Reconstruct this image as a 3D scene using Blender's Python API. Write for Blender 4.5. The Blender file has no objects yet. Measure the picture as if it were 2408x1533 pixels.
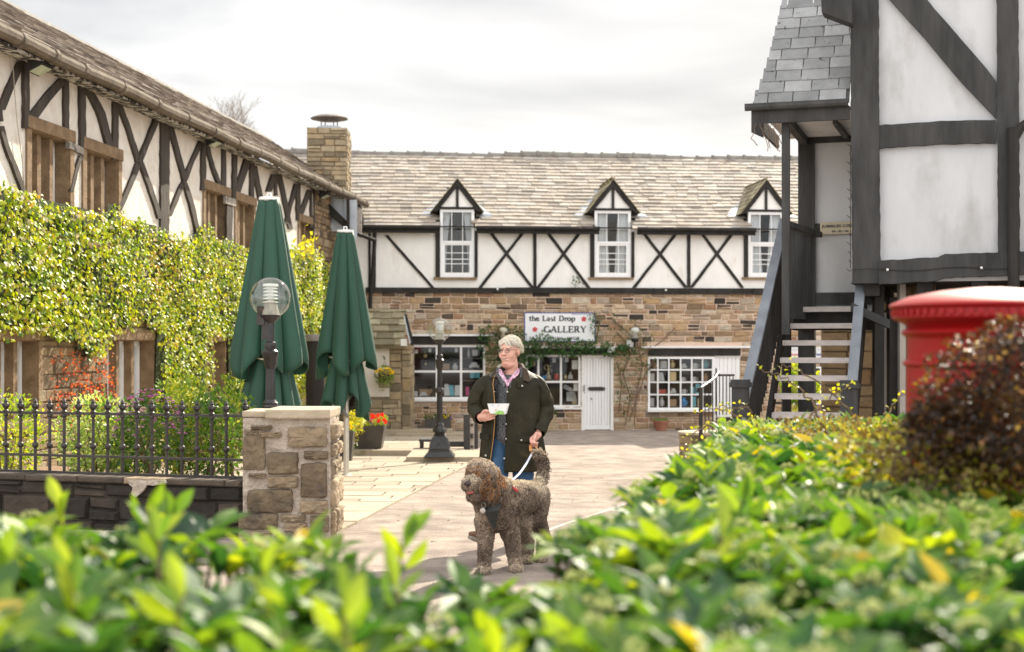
import bpy, bmesh, math, random
from mathutils import Vector, Matrix, noise as mnoise
R = math.radians
SC = bpy.context.scene
COL = SC.collection
rnd = random.Random(7)

# ------------------------------------------------------------------ camera
FPX = 3344.4            # focal length in photo pixels of a 2408 px wide picture
CX, HY = 1204.0, 810.0  # vertical axis and horizon row of that picture
HC = 1.68               # camera height
cam_d = bpy.data.cameras.new('camera'); cam = bpy.data.objects.new('camera', cam_d); COL.objects.link(cam)
cam.location = (0, 0, HC); cam.rotation_euler = (R(90), 0, 0)
cam_d.lens = 50; cam_d.sensor_width = 36; cam_d.sensor_fit = 'HORIZONTAL'; cam_d.clip_start = .05; cam_d.clip_end = 3000
cam_d.shift_y = (HY - 766.5) / 2408.0
cam_d.dof.use_dof = True; cam_d.dof.focus_distance = 12.6; cam_d.dof.aperture_fstop = 2.6
SC.camera = cam
SC.render.resolution_x = 1024; SC.render.resolution_y = 652

# ------------------------------------------------------------------ world and sun
SUN_AZ, SUN_EL = R(25), R(35)      # from behind the far building, a little to the right
W = bpy.data.worlds.new('World'); SC.world = W; W.use_nodes = True
nt = W.node_tree; nt.nodes.clear()
def wn(t, **k):
    n = nt.nodes.new(t)
    for a, b in k.items(): setattr(n, a, b)
    return n
sky = wn('ShaderNodeTexSky', sky_type='NISHITA', sun_disc=False)
sky.sun_elevation = SUN_EL; sky.sun_rotation = SUN_AZ; sky.dust_density = 3
tc = wn('ShaderNodeTexCoord')
mp = wn('ShaderNodeMapping'); mp.inputs['Scale'].default_value = (1.0, 1.0, 4.0)
nz = wn('ShaderNodeTexNoise'); nz.inputs['Scale'].default_value = 3.4; nz.inputs['Detail'].default_value = 6; nz.inputs['Roughness'].default_value = .48
nz.inputs['Distortion'].default_value = .35
cr = wn('ShaderNodeValToRGB')
cr.color_ramp.elements[0].position = .37; cr.color_ramp.elements[0].color = (.60, .61, .63, 1)
cr.color_ramp.elements[1].position = .60; cr.color_ramp.elements[1].color = (.98, .97, .95, 1)
# the cloud deck opposite the sun and overhead is brighter than the deck low in front
sep = wn('ShaderNodeSeparateXYZ')
mr = wn('ShaderNodeMapRange'); mr.inputs['From Min'].default_value = .75; mr.inputs['From Max'].default_value = -.5
mr.inputs['To Min'].default_value = 1.0; mr.inputs['To Max'].default_value = 2.6
mul = wn('ShaderNodeVectorMath', operation='SCALE')
bgc = wn('ShaderNodeBackground'); bgc.inputs['Strength'].default_value = .50
bgs = wn('ShaderNodeBackground'); bgs.inputs['Strength'].default_value = .10
mix = wn('ShaderNodeMixShader'); mix.inputs[0].default_value = .9
out = wn('ShaderNodeOutputWorld')
L = nt.links.new
L(tc.outputs['Generated'], mp.inputs[0]); L(mp.outputs[0], nz.inputs[0]); L(nz.outputs[0], cr.inputs[0])
L(tc.outputs['Generated'], sep.inputs[0]); L(sep.outputs[1], mr.inputs[0])
L(cr.outputs[0], mul.inputs[0]); L(mr.outputs[0], mul.inputs['Scale']); L(mul.outputs[0], bgc.inputs[0])
L(sky.outputs[0], bgs.inputs[0]); L(bgs.outputs[0], mix.inputs[1]); L(bgc.outputs[0], mix.inputs[2]); L(mix.outputs[0], out.inputs[0])

sd = bpy.data.lights.new('sun', 'SUN'); sd.energy = 4.6; sd.angle = R(.6); sd.color = (1, .91, .75)
sun = bpy.data.objects.new('sun', sd); COL.objects.link(sun)
sdir = Vector((math.sin(SUN_AZ)*math.cos(SUN_EL), math.cos(SUN_AZ)*math.cos(SUN_EL), math.sin(SUN_EL)))
sun.rotation_euler = sdir.to_track_quat('Z', 'Y').to_euler()

SC.view_settings.view_transform = 'Standard'; SC.view_settings.look = 'None'
SC.view_settings.exposure = 1.0; SC.view_settings.gamma = 1
SC.render.engine = 'CYCLES'
SC.cycles.max_bounces = 8; SC.cycles.transparent_max_bounces = 12; SC.cycles.transmission_bounces = 8

# ------------------------------------------------------------------ helpers
def ray(x, y): return Vector(((x-CX)/FPX, 1.0, (HY-y)/FPX))
def px(x, y, Z): return Vector((0, 0, HC)) + ray(x, y)*Z
def gz(Y):
    K = [(-50, 0), (11.9, 0), (24.4, -.35), (36.3, -.52), (400, -.6)]
    for (a, za), (b, zb) in zip(K, K[1:]):
        if Y <= b: return za + (zb-za)*(Y-a)/(b-a)
    return K[-1][1]
def GP(x, y, dz=0):
    lo, hi = 1.5, 300
    for _ in range(50):
        m = (lo+hi)/2
        if px(x, y, m).z > gz(m)+dz: lo = m
        else: hi = m
    return px(x, y, lo)

class Frame:
    def __init__(s, O, U, N): s.O = Vector(O); s.U = Vector(U).normalized(); s.N = Vector(N).normalized(); s.V = Vector((0, 0, 1))
    def pt(s, u, v, n=0): return s.O + s.U*u + s.V*v + s.N*n
    def hit(s, x, y, n=0):
        r = ray(x, y); o = Vector((0, 0, HC)); p0 = s.O + s.N*n
        t = (p0-o).dot(s.N)/r.dot(s.N); p = o+r*t-s.O
        return p.dot(s.U), p.z
    def P(s, x, y, n=0): return s.pt(*s.hit(x, y, n), n)

class MB:
    def __init__(s): s.v = []; s.f = []; s.t = []; s.tone = .5
    def add(s, vs, fs, tone=None):
        b = len(s.v); s.v += [tuple(p) for p in vs]; s.f += [tuple(b+i for i in f) for f in fs]
        s.t += [s.tone if tone is None else tone]*len(fs)
    def quad(s, a, b, c, d, tone=None): s.add([a, b, c, d], [(0, 1, 2, 3)], tone)
    def slab(s, pts, vec, tone=None):          # polygon extruded along vec
        n = len(pts); vec = Vector(vec); vs = [Vector(p) for p in pts]+[Vector(p)+vec for p in pts]
        fs = [tuple(range(n-1, -1, -1)), tuple(range(n, 2*n))]+[(i, (i+1) % n, n+(i+1) % n, n+i) for i in range(n)]
        s.add(vs, fs, tone)
    def box(s, c, X, Y, Z, tone=None):         # centre and three half axes
        c, X, Y, Z = Vector(c), Vector(X), Vector(Y), Vector(Z)
        vs = [c+X*i+Y*j+Z*k for i in (-1, 1) for j in (-1, 1) for k in (-1, 1)]
        s.add(vs, [(0, 1, 3, 2), (4, 6, 7, 5), (0, 4, 5, 1), (2, 3, 7, 6), (0, 2, 6, 4), (1, 5, 7, 3)], tone)
    def abox(s, x0, x1, y0, y1, z0, z1, tone=None):
        s.box(((x0+x1)/2, (y0+y1)/2, (z0+z1)/2), ((x1-x0)/2, 0, 0), (0, (y1-y0)/2, 0), (0, 0, (z1-z0)/2), tone)
    def fbox(s, F, u0, u1, v0, v1, n0, n1, tone=None):
        s.box(F.pt((u0+u1)/2, (v0+v1)/2, (n0+n1)/2), F.U*((u1-u0)/2), F.N*((n1-n0)/2), F.V*((v1-v0)/2), tone)
    def bbox(s, F, u0, u1, v0, v1, n0, n1, b=.01, tone=None):   # box on a wall whose front edges are chamfered
        P = F.pt
        vs = [P(u0, v0, n0), P(u1, v0, n0), P(u1, v1, n0), P(u0, v1, n0), P(u0, v0, n1-b), P(u1, v0, n1-b), P(u1, v1, n1-b), P(u0, v1, n1-b),
              P(u0+b, v0+b, n1), P(u1-b, v0+b, n1), P(u1-b, v1-b, n1), P(u0+b, v1-b, n1)]
        fs = [(i, (i+1) % 4, 4+(i+1) % 4, 4+i) for i in range(4)]+[(4+i, 4+(i+1) % 4, 8+(i+1) % 4, 8+i) for i in range(4)]+[(8, 9, 10, 11)]
        s.add(vs, fs, tone)
    def tube(s, pts, rad, n=8, tone=None, caps=True):
        pts = [Vector(p) for p in pts]; m = len(pts)
        if not hasattr(rad, '__len__'): rad = [rad]*m
        vs = []; up = None
        for i, p in enumerate(pts):
            d = (pts[min(i+1, m-1)]-pts[max(i-1, 0)])
            if d.length < 1e-9: d = Vector((0, 0, 1))
            d.normalize()
            if up is None: up = d.orthogonal().normalized()
            up = (up-d*up.dot(d));
            if up.length < 1e-6: up = d.orthogonal()
            up.normalize(); w = d.cross(up)
            vs += [p+(up*math.cos(2*math.pi*k/n)+w*math.sin(2*math.pi*k/n))*rad[i] for k in range(n)]
        fs = [(i*n+k, i*n+(k+1) % n, (i+1)*n+(k+1) % n, (i+1)*n+k) for i in range(m-1) for k in range(n)]
        if caps: fs += [tuple(range(n-1, -1, -1)), tuple((m-1)*n+k for k in range(n))]
        s.add(vs, fs, tone)
    def lathe(s, c, prof, n=20, tone=None, sq=0, caps=True, fl=0):   # profile of (radius, z) about a vertical axis
        c = Vector(c); vs = []
        for r, z in prof:
            for k in range(n):
                a = 2*math.pi*(k+.5)/n; rr = r
                if fl: rr = r*(1-fl*(.5+.5*math.cos(a*fl_n)))
                vs.append(c+Vector((rr*math.cos(a), rr*math.sin(a), z)))
        m = len(prof)
        fs = [(i*n+k, i*n+(k+1) % n, (i+1)*n+(k+1) % n, (i+1)*n+k) for i in range(m-1) for k in range(n)]
        if caps: fs += [tuple(range(n-1, -1, -1)), tuple((m-1)*n+k for k in range(n))]
        s.add(vs, fs, tone)
    def ball(s, c, r, nu=12, nv=8, tone=None, sc=(1, 1, 1)):
        c = Vector(c); vs = []
        for j in range(nv+1):
            t = math.pi*j/nv
            for k in range(nu):
                a = 2*math.pi*k/nu
                vs.append(c+Vector((r*sc[0]*math.sin(t)*math.cos(a), r*sc[1]*math.sin(t)*math.sin(a), -r*sc[2]*math.cos(t))))
        s.add(vs, [(j*nu+k, j*nu+(k+1) % nu, (j+1)*nu+(k+1) % nu, (j+1)*nu+k) for j in range(nv) for k in range(nu)], tone)
    def build(s, name, mat, parent=None, smooth=False, **kw):
        off = WL.get(parent.name, Vector()) if parent else Vector()
        me = bpy.data.meshes.new(name)
        me.from_pydata([(v[0]-off.x, v[1]-off.y, v[2]-off.z) for v in s.v], [], s.f)
        at = me.attributes.new('tone', 'FLOAT', 'FACE'); at.data.foreach_set('value', s.t)
        if smooth: me.polygons.foreach_set('use_smooth', [True]*len(me.polygons))
        me.materials.append(mat); me.validate()
        o = bpy.data.objects.new(name, me); COL.objects.link(o)
        if parent: o.parent = parent
        WL[o.name] = off
        if smooth:
            try: me.set_sharp_from_angle(angle=R(40))
            except Exception: pass
        for k, v in kw.items(): o[k] = v
        return o
WL = {}
fl_n = 8
def thing(name, loc, label, cat, group=None):
    o = bpy.data.objects.new(name, None); COL.objects.link(o); o.location = loc; o.empty_display_size = .2
    o['label'] = label; o['category'] = cat
    if group: o['group'] = group
    WL[o.name] = Vector(loc); return o
def lab(o, label, cat, group=None):
    o['label'] = label; o['category'] = cat
    if group: o['group'] = group
    return o
def struct(o, kind='structure'): o['kind'] = kind; return o

# ------------------------------------------------------------------ materials
def mat(name, c1, c2=None, scale=4, rough=.75, bump=0, bscale=None, ramp=None, tmix=1.0, metal=0, spec=.5, stretch=(1, 1, 1),
        spots=None, sscale=6, sthr=(.55, .65), detail=6, tonev=0, transl=0, coat=0, extra=None, bdist=.02, contrast=(.3, .7), sheen=0):
    m = bpy.data.materials.new(name); m.use_nodes = True; t = m.node_tree; N = t.nodes; K = t.links.new
    b = N['Principled BSDF']; b.inputs['Roughness'].default_value = rough; b.inputs['Metallic'].default_value = metal
    b.inputs['Specular IOR Level'].default_value = spec; b.inputs['Coat Weight'].default_value = coat
    b.inputs['Sheen Weight'].default_value = sheen
    tcn = N.new('ShaderNodeTexCoord'); mpn = N.new('ShaderNodeMapping'); mpn.inputs['Scale'].default_value = stretch
    K(tcn.outputs['Object'], mpn.inputs[0])
    c2 = c2 or c1
    n1 = N.new('ShaderNodeTexNoise'); n1.inputs['Scale'].default_value = scale; n1.inputs['Detail'].default_value = detail; n1.inputs['Roughness'].default_value = .6
    K(mpn.outputs[0], n1.inputs[0])
    rp = N.new('ShaderNodeValToRGB'); rp.color_ramp.elements[0].position = contrast[0]; rp.color_ramp.elements[1].position = contrast[1]
    rp.color_ramp.elements[0].color = (*c1, 1); rp.color_ramp.elements[1].color = (*c2, 1); K(n1.outputs[0], rp.inputs[0])
    col = rp.outputs[0]
    at = N.new('ShaderNodeAttribute'); at.attribute_name = 'tone'
    if ramp:
        r2 = N.new('ShaderNodeValToRGB'); e = r2.color_ramp.elements
        r2.color_ramp.interpolation = 'LINEAR'
        while len(e) < len(ramp): e.new(.5)
        for i, (p, c) in enumerate(ramp): e[i].position = p; e[i].color = (*c, 1)
        K(at.outputs['Fac'], r2.inputs[0])
        mx = N.new('ShaderNodeMix'); mx.data_type = 'RGBA'; mx.blend_type = 'MULTIPLY'; mx.inputs[0].default_value = tmix
        K(r2.outputs[0], mx.inputs[6]); K(col, mx.inputs[7]); col = mx.outputs[2]
    if tonev:
        mr_ = N.new('ShaderNodeMapRange'); mr_.inputs['To Min'].default_value = 1-tonev; mr_.inputs['To Max'].default_value = 1+tonev
        K(at.outputs['Fac'], mr_.inputs[0])
        vm = N.new('ShaderNodeVectorMath'); vm.operation = 'SCALE'; K(col, vm.inputs[0]); K(mr_.outputs[0], vm.inputs['Scale']); col = vm.outputs[0]
    if spots:
        n2 = N.new('ShaderNodeTexNoise'); n2.inputs['Scale'].default_value = sscale; n2.inputs['Detail'].default_value = 8; n2.inputs['Roughness'].default_value = .65
        K(mpn.outputs[0], n2.inputs[0])
        r3 = N.new('ShaderNodeMapRange'); r3.inputs['From Min'].default_value = sthr[0]; r3.inputs['From Max'].default_value = sthr[1]
        K(n2.outputs[0], r3.inputs[0])
        m3 = N.new('ShaderNodeMix'); m3.data_type = 'RGBA'; m3.inputs[7].default_value = (*spots, 1)
        K(r3.outputs[0], m3.inputs[0]); K(col, m3.inputs[6]); col = m3.outputs[2]
    K(col, b.inputs['Base Color'])
    if bump:
        n3 = N.new('ShaderNodeTexNoise'); n3.inputs['Scale'].default_value = bscale or scale*4; n3.inputs['Detail'].default_value = 8
        K(mpn.outputs[0], n3.inputs[0])
        bp = N.new('ShaderNodeBump'); bp.inputs['Strength'].default_value = bump; bp.inputs['Distance'].default_value = bdist
        K(n3.outputs[0], bp.inputs['Height']); K(bp.outputs[0], b.inputs['Normal'])
    if transl:
        tr = N.new('ShaderNodeBsdfTranslucent'); g = N.new('ShaderNodeVectorMath'); g.operation = 'MULTIPLY'; g.inputs[1].default_value = (2.2, 2.2, .7)
        K(col, g.inputs[0]); K(g.outputs[0], tr.inputs['Color'])
        ms = N.new('ShaderNodeMixShader'); ms.inputs[0].default_value = transl
        K(b.outputs[0], ms.inputs[1]); K(tr.outputs[0], ms.inputs[2]); K(ms.outputs[0], N['Material Output'].inputs[0])
    return m
def glass_mat(name, tint=(.95, .97, .97), alpha=.25, rough=.03):
    m = bpy.data.materials.new(name); m.use_nodes = True; t = m.node_tree; N = t.nodes
    b = N['Principled BSDF']; b.inputs['Base Color'].default_value = (*tint, 1); b.inputs['Roughness'].default_value = rough
    tr = N.new('ShaderNodeBsdfTransparent'); tr.inputs[0].default_value = (*tint, 1)
    gl = N.new('ShaderNodeBsdfGlossy'); gl.inputs['Roughness'].default_value = rough
    fr = N.new('ShaderNodeLayerWeight'); pw = N.new('ShaderNodeMath'); pw.operation = 'POWER'; pw.inputs[1].default_value = 3.5; t.links.new(fr.outputs['Facing'], pw.inputs[0])
    m7 = N.new('ShaderNodeMath'); m7.operation = 'MULTIPLY'; m7.inputs[1].default_value = .85; t.links.new(pw.outputs[0], m7.inputs[0])
    ad = N.new('ShaderNodeMath'); ad.inputs[1].default_value = alpha; t.links.new(m7.outputs[0], ad.inputs[0])
    ms = N.new('ShaderNodeMixShader'); t.links.new(ad.outputs[0], ms.inputs[0]); t.links.new(tr.outputs[0], ms.inputs[1]); t.links.new(gl.outputs[0], ms.inputs[2])
    t.links.new(ms.outputs[0], N['Material Output'].inputs[0]); return m

STONE = [(0, (.03, .025, .02)), (.10, (.06, .05, .04)), (.15, (.28, .19, .11)), (.3, (.47, .32, .18)), (.42, (.30, .225, .155)), (.55, (.58, .46, .32)), (.68, (.40, .29, .19)), (.78, (.33, .18, .105)), (.86, (.62, .54, .43)), (1, (.28, .22, .17))]
M_stone = mat('sandstone', (.62, .62, .62), (1.15, 1.12, 1.05), scale=9, ramp=STONE, rough=.9, bump=.6, bscale=30, spots=(.06, .045, .035), sscale=9, sthr=(.60, .70))
M_mortar = mat('mortar', (.60, .43, .33), (.70, .54, .43), scale=8, rough=.95, bump=.5, bscale=40)
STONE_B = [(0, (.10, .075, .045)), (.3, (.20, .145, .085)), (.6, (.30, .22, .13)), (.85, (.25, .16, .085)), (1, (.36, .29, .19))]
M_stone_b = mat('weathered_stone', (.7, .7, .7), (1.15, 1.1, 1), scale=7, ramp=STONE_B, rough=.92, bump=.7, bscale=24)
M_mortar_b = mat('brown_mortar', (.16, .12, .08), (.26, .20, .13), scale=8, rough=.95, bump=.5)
STONE_P = [(0, (.14, .105, .068)), (.4, (.24, .185, .12)), (.7, (.34, .265, .18)), (1, (.44, .345, .24))]
M_stone_p = mat('pillar_stone', (.6, .6, .58), (1.2, 1.15, 1.1), scale=7, ramp=STONE_P, rough=.92, bump=1.0, bscale=14, bdist=.05, spots=(.07, .055, .045), sscale=5, sthr=(.56, .72))
M_mortar_p = mat('pale_mortar', (.38, .31, .245), (.54, .46, .38), scale=14, rough=.95, bump=1.0, bscale=26, spots=(.25, .2, .15), sscale=9, sthr=(.62, .75), bdist=.04)
M_stone_d = mat('blackish_stone', (.6, .6, .6), (1.2, 1.2, 1.1), scale=6, ramp=[(0, (.018, .014, .011)), (.6, (.040, .031, .024)), (1, (.075, .056, .043))], rough=.92, bump=.9, bscale=20)  # near-black ramp for all stones of the low wall
M_mortar_d = mat('dark_mortar', (.02, .016, .012), (.06, .048, .038), scale=6, rough=.95, bump=.8)
SLATE = [(0, (.25, .22, .19)), (.3, (.36, .305, .25)), (.55, (.42, .365, .305)), (.8, (.385, .345, .30)), (.93, (.47, .43, .375)), (1, (.30, .28, .26))]
M_slate = mat('stone_slate', (.80, .80, .80), (1.12, 1.1, 1.06), scale=6, ramp=SLATE, rough=.85, bump=.5, bscale=24, spots=(.20, .16, .13), sscale=7, sthr=(.62, .76))
M_slate_l = mat('brown_slate', (.6, .6, .6), (1.1, 1.1, 1.05), scale=5, ramp=[(0, (.15, .12, .10)), (.5, (.27, .22, .18)), (1, (.40, .34, .29))], rough=.85, bump=.5)
M_slate_g = mat('grey_slate', (.8, .8, .8), (1.1, 1.1, 1.1), scale=6, ramp=[(0, (.20, .20, .20)), (.5, (.28, .28, .28)), (1, (.36, .36, .355))], rough=.8, bump=.3, spots=(.06, .06, .06), sscale=14, sthr=(.62, .68))
M_slate_o = mat('mossy_stone_slate', (.7, .7, .65), (1.1, 1.1, 1), scale=7, ramp=[(0, (.18, .15, .10)), (.5, (.33, .28, .20)), (1, (.44, .39, .28))], rough=.9, bump=.7, spots=(.10, .11, .035), sscale=5, sthr=(.56, .7))
M_plaster = mat('white_render', (.76, .74, .71), (.86, .84, .81), scale=3, rough=.9, bump=.35, bscale=16, spots=(.62, .54, .46), sscale=2.2, sthr=(.6, .8), stretch=(1, 1, .5))
M_plaster_l = mat('roughcast_white', (.66, .59, .50), (.82, .77, .70), scale=5, rough=.95, bump=.9, bscale=30, spots=(.50, .40, .30), sscale=2.5, sthr=(.60, .78))  # tan warmth of shadow and flare put into the plaster colour
M_plaster_r = mat('smooth_grey_white_render', (.50, .50, .505), (.59, .59, .595), scale=2.2, rough=.85, bump=.3, bscale=9, spots=(.38, .37, .36), sscale=2.6, sthr=(.50, .78), stretch=(1, 1, .45))
M_black = mat('black_painted_timber', (.014, .012, .010), (.034, .030, .027), scale=5, rough=.65, spec=.25, bump=.6, bscale=14, stretch=(1, 1, .25))
M_blackr = mat('hazed_black_timber', (.022, .021, .020), (.074, .072, .070), scale=4, rough=.7, spec=.25, bump=.9, bscale=10, stretch=(1, 1, .2))  # black timber lightened to grey, flare haze put into its colour
M_timber_l = mat('brown_black_timber', (.020, .014, .009), (.058, .042, .028), scale=6, rough=.7, bump=.8, bscale=12, stretch=(1, 1, .3), spots=(.30, .25, .20), sscale=6, sthr=(.64, .72))
M_brownstone = mat('brown_stone_surround', (.15, .095, .05), (.29, .195, .11), scale=6, rough=.9, bump=.6)
M_white = mat('white_gloss_paint', (.78, .78, .78), (.85, .85, .85), scale=3, rough=.35)
M_whiteold = mat('old_white_paint', (.72, .71, .68), (.82, .81, .79), scale=4, rough=.5, bump=.2, stretch=(1, 1, .2), spots=(.5, .42, .33), sscale=6, sthr=(.68, .76))
M_ironb = mat('black_iron_paint', (.012, .011, .011), (.03, .028, .027), scale=6, rough=.3, bump=.15)
M_iron = mat('black_railing_paint', (.02, .016, .014), (.045, .036, .03), scale=8, rough=.5, bump=.2)
M_gutter = mat('old_brown_gutter', (.10, .08, .06), (.19, .155, .115), scale=6, rough=.85, bump=.4, spec=.2)
M_lead = mat('lead_flashing', (.36, .39, .43), (.50, .53, .57), scale=6, rough=.45, metal=.3, bump=.4)
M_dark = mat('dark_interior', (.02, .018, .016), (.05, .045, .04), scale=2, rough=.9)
M_glass = glass_mat('window_glass', alpha=.05)
M_globe = glass_mat('clear_globe', tint=(.88, .90, .86), alpha=.12, rough=.02)
# ------------------------------------------------------------------ generic builders
def wallholes(mb, F, u0, u1, v0, v1, holes, depth=.15, n=0, tone=.5):
    us = sorted({u0, u1, *[h[0] for h in holes], *[h[1] for h in holes]}); us = [u for u in us if u0 <= u <= u1]
    vs = sorted({v0, v1, *[h[2] for h in holes], *[h[3] for h in holes]}); vs = [v for v in vs if v0 <= v <= v1]
    for a, b in zip(us, us[1:]):
        for c, d in zip(vs, vs[1:]):
            m, k = (a+b)/2, (c+d)/2
            if any(h[0] < m < h[1] and h[2] < k < h[3] for h in holes): continue
            mb.quad(F.pt(a, c, n), F.pt(b, c, n), F.pt(b, d, n), F.pt(a, d, n), tone)
    for a, b, c, d in holes:
        for p, q in (((a, c), (b, c)), ((b, c), (b, d)), ((b, d), (a, d)), ((a, d), (a, c))):
            mb.quad(F.pt(*p, n), F.pt(*q, n), F.pt(*q, n-depth), F.pt(*p, n-depth), tone)

def stones(mb, F, u0, u1, v0, v1, holes=(), n=0, proud=.02, hr=(.09, .18), wr=(.16, .50), joint=.012, rg=None, jit=.008, bev=.012, inside=None):
    rg = rg or rnd; v = v0
    while v < v1-.03:
        h = min(rg.uniform(*hr), v1-v)
        if v1-(v+h) < .04: h = v1-v
        iv = [(u0, u1)]
        for a, b, c, d in holes:
            ov = min(v+h, d)-max(v, c)
            if ov > h*.35:
                new = []
                for p, q in iv:
                    if b <= p or a >= q: new.append((p, q)); continue
                    if a > p: new.append((p, a))
                    if b < q: new.append((b, q))
                iv = new
        for p, q in iv:
            u = p
            while u < q-.02:
                w = min(rg.uniform(*wr), q-u)
                if q-(u+w) < .08: w = q-u
                parts = [(v, h)]
                if h > .13 and rg.random() < .22: parts = [(v, h*.5), (v+h*.5, h*.5)]
                for vv, hh in parts:
                    if inside and not inside(u+w/2, vv+hh/2): continue
                    j = lambda: rg.uniform(-jit, jit)
                    g = joint/2
                    o = [(u+g+j(), vv+g+j()), (u+w-g+j(), vv+g+j()), (u+w-g+j(), vv+hh-g+j()), (u+g+j(), vv+hh-g+j())]
                    pr = proud*rg.uniform(.5, 1.4)
                    b_ = min(bev, w*.25, hh*.25)
                    ii = [(o[0][0]+b_, o[0][1]+b_), (o[1][0]-b_, o[1][1]+b_), (o[2][0]-b_, o[2][1]-b_), (o[3][0]+b_, o[3][1]-b_)]
                    vs = [F.pt(a, b, n) for a, b in o]+[F.pt(a, b, n+pr*rg.uniform(.75, 1.2)) for a, b in ii]
                    mb.add(vs, [(4, 5, 6, 7)]+[(i, (i+1) % 4, 4+(i+1) % 4, 4+i) for i in range(4)], rg.random())
                u += w
        v += h

def slates(mb, O, U, S, N, width, length, rw, rh, th=.015, cut=None, rg=None, jit=.25, sag=0, gap=.006, umin=None):
    rg = rg or rnd; O = Vector(O); U = Vector(U).normalized(); S = Vector(S).normalized(); N = Vector(N).normalized()
    nr = int(length/rh+.5); wob = [rg.uniform(-1, 1) for _ in range(12)]
    for r in range(nr+1):
        v = r*rh; u = -rw*rg.random()
        while u < width:
            w = rw*rg.uniform(1-jit, 1+jit)
            a, b = max(umin(v+rh*.5) if umin else 0, u+gap/2), min(width, u+w-gap/2)
            if b-a > .03:
                top = min(v+rh*1.35, length)
                if not (cut and cut((a+b)/2, v+rh*.5)):
                    j = lambda s_=.004: rg.uniform(-s_, s_)
                    wv = lambda uu: sag*math.sin(uu*.7+wob[0]*3+r*.05)+sag*.5*math.sin(uu*1.9+wob[1]*5)
                    d0, d1 = j(.006), j(.006)
                    t = th*rg.uniform(.8, 1.5)
                    c = [(a, v+d0+wv(a)), (b, v+d1+wv(b)), (b, top+wv(b)), (a, top+wv(a))]
                    hi = [t+rg.uniform(0, .004), t+rg.uniform(0, .004), .002, .002]
                    vs = [O+U*p[0]+S*p[1]+N*(h) for p, h in zip(c, hi)]+[O+U*p[0]+S*p[1]-N*.004 for p in c]
                    mb.add(vs, [(0, 1, 2, 3), (4, 5, 1, 0), (5, 6, 2, 1), (7, 4, 0, 3)], rg.random())
            u += w

def pxpoly(F, pts, n): return [F.P(x, y, n) for x, y in pts]
def member(mb, F, pts, w, n0, n1, horiz=False, rough=0, rg=None):
    """a timber along a centre line given on the wall; w in picture px measured across"""
    rg = rg or rnd; fine = []
    for (a, b), (c, d) in zip(pts, pts[1:]):
        k = max(1, int(math.hypot(c-a, d-b)/14))
        fine += [(a+(c-a)*i/k, b+(d-b)*i/k) for i in range(k)]
    fine.append(pts[-1]); A = []; B = []
    for x, y in fine:
        e1, e2 = rg.uniform(-rough, rough), rg.uniform(-rough, rough)
        if horiz: A.append(F.P(x, y-w/2+e1, n1)); B.append(F.P(x, y+w/2+e2, n1))
        else: A.append(F.P(x-w/2+e1, y, n1)); B.append(F.P(x+w/2+e2, y, n1))
    off = F.N*(n0-n1)
    for i in range(len(A)-1):
        t = rg.random()
        mb.quad(A[i], B[i], B[i+1], A[i+1], .5)
        mb.quad(A[i], A[i+1], A[i+1]+off, A[i]+off, .5); mb.quad(B[i], B[i]+off, B[i+1]+off, B[i+1], .5)
    mb.quad(A[0], A[0]+off, B[0]+off, B[0], .5); mb.quad(A[-1], B[-1], B[-1]+off, A[-1]+off, .5)

def sash(F, parent, u0, u1, v0, v1, cols, rows, n, fw=.05, bar=.022, name='window', glass=True, curtains=False, mid=None, bow=0, fm=None):
    """window with frame, glazing bars and panes; cols/rows are lists of fractions"""
    w = MB(); fm = fm or M_white
    bo = lambda u: n+bow*(1-((u-(u0+u1)/2)/((u1-u0)/2))**2)
    def hbar(va, vb, d):
        k = 6 if bow else 1
        for i in range(k):
            a, b = u0+(u1-u0)*i/k, u0+(u1-u0)*(i+1)/k
            P = F.pt
            vs = [P(a, va, bo(a)-d), P(b, va, bo(b)-d), P(b, vb, bo(b)-d), P(a, vb, bo(a)-d), P(a, va, bo(a)+d), P(b, va, bo(b)+d), P(b, vb, bo(b)+d), P(a, vb, bo(a)+d)]
            w.add(vs, [(4, 5, 6, 7), (0, 1, 5, 4), (2, 3, 7, 6), (0, 4, 7, 3), (1, 2, 6, 5)])
    hbar(v0, v0+fw, .03); hbar(v1-fw, v1, .03)
    for a, b in ((u0, u0+fw), (u1-fw, u1)): w.fbox(F, a, b, v0+fw, v1-fw, bo((a+b)/2)-.03, bo((a+b)/2)+.028)
    for c in cols:
        u = u0+(u1-u0)*c; w.fbox(F, u-bar/2, u+bar/2, v0+fw, v1-fw, bo(u)-.018, bo(u)+.016)
    for r in rows:
        v = v0+(v1-v0)*r; hbar(v-bar/2, v+bar/2, .014)
    if mid is not None:
        v = v0+(v1-v0)*mid; hbar(v-.03, v+.03, .034)
    o = w.build(name, fm, parent)
    if glass:
        g = MB(); k = 6
        for i in range(k):
            a, b = u0+(u1-u0)*i/k, u0+(u1-u0)*(i+1)/k
            g.quad(F.pt(a, v0, bo(a)-.008), F.pt(b, v0, bo(b)-.008), F.pt(b, v1, bo(b)-.008), F.pt(a, v1, bo(a)-.008))
        g.build('pane', M_glass, o)
    return o
def recess(mb, F, u0, u1, v0, v1, n0, n1):       # the room behind a window
    P = F.pt
    mb.quad(P(u0, v0, n1), P(u1, v0, n1), P(u1, v1, n1), P(u0, v1, n1))
    for a, b in (((u0, v0), (u1, v0)), ((u1, v0), (u1, v1)), ((u1, v1), (u0, v1)), ((u0, v1), (u0, v0))):
        mb.quad(P(*a, n0), P(*b, n0), P(*b, n1), P(*a, n1))

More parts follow.
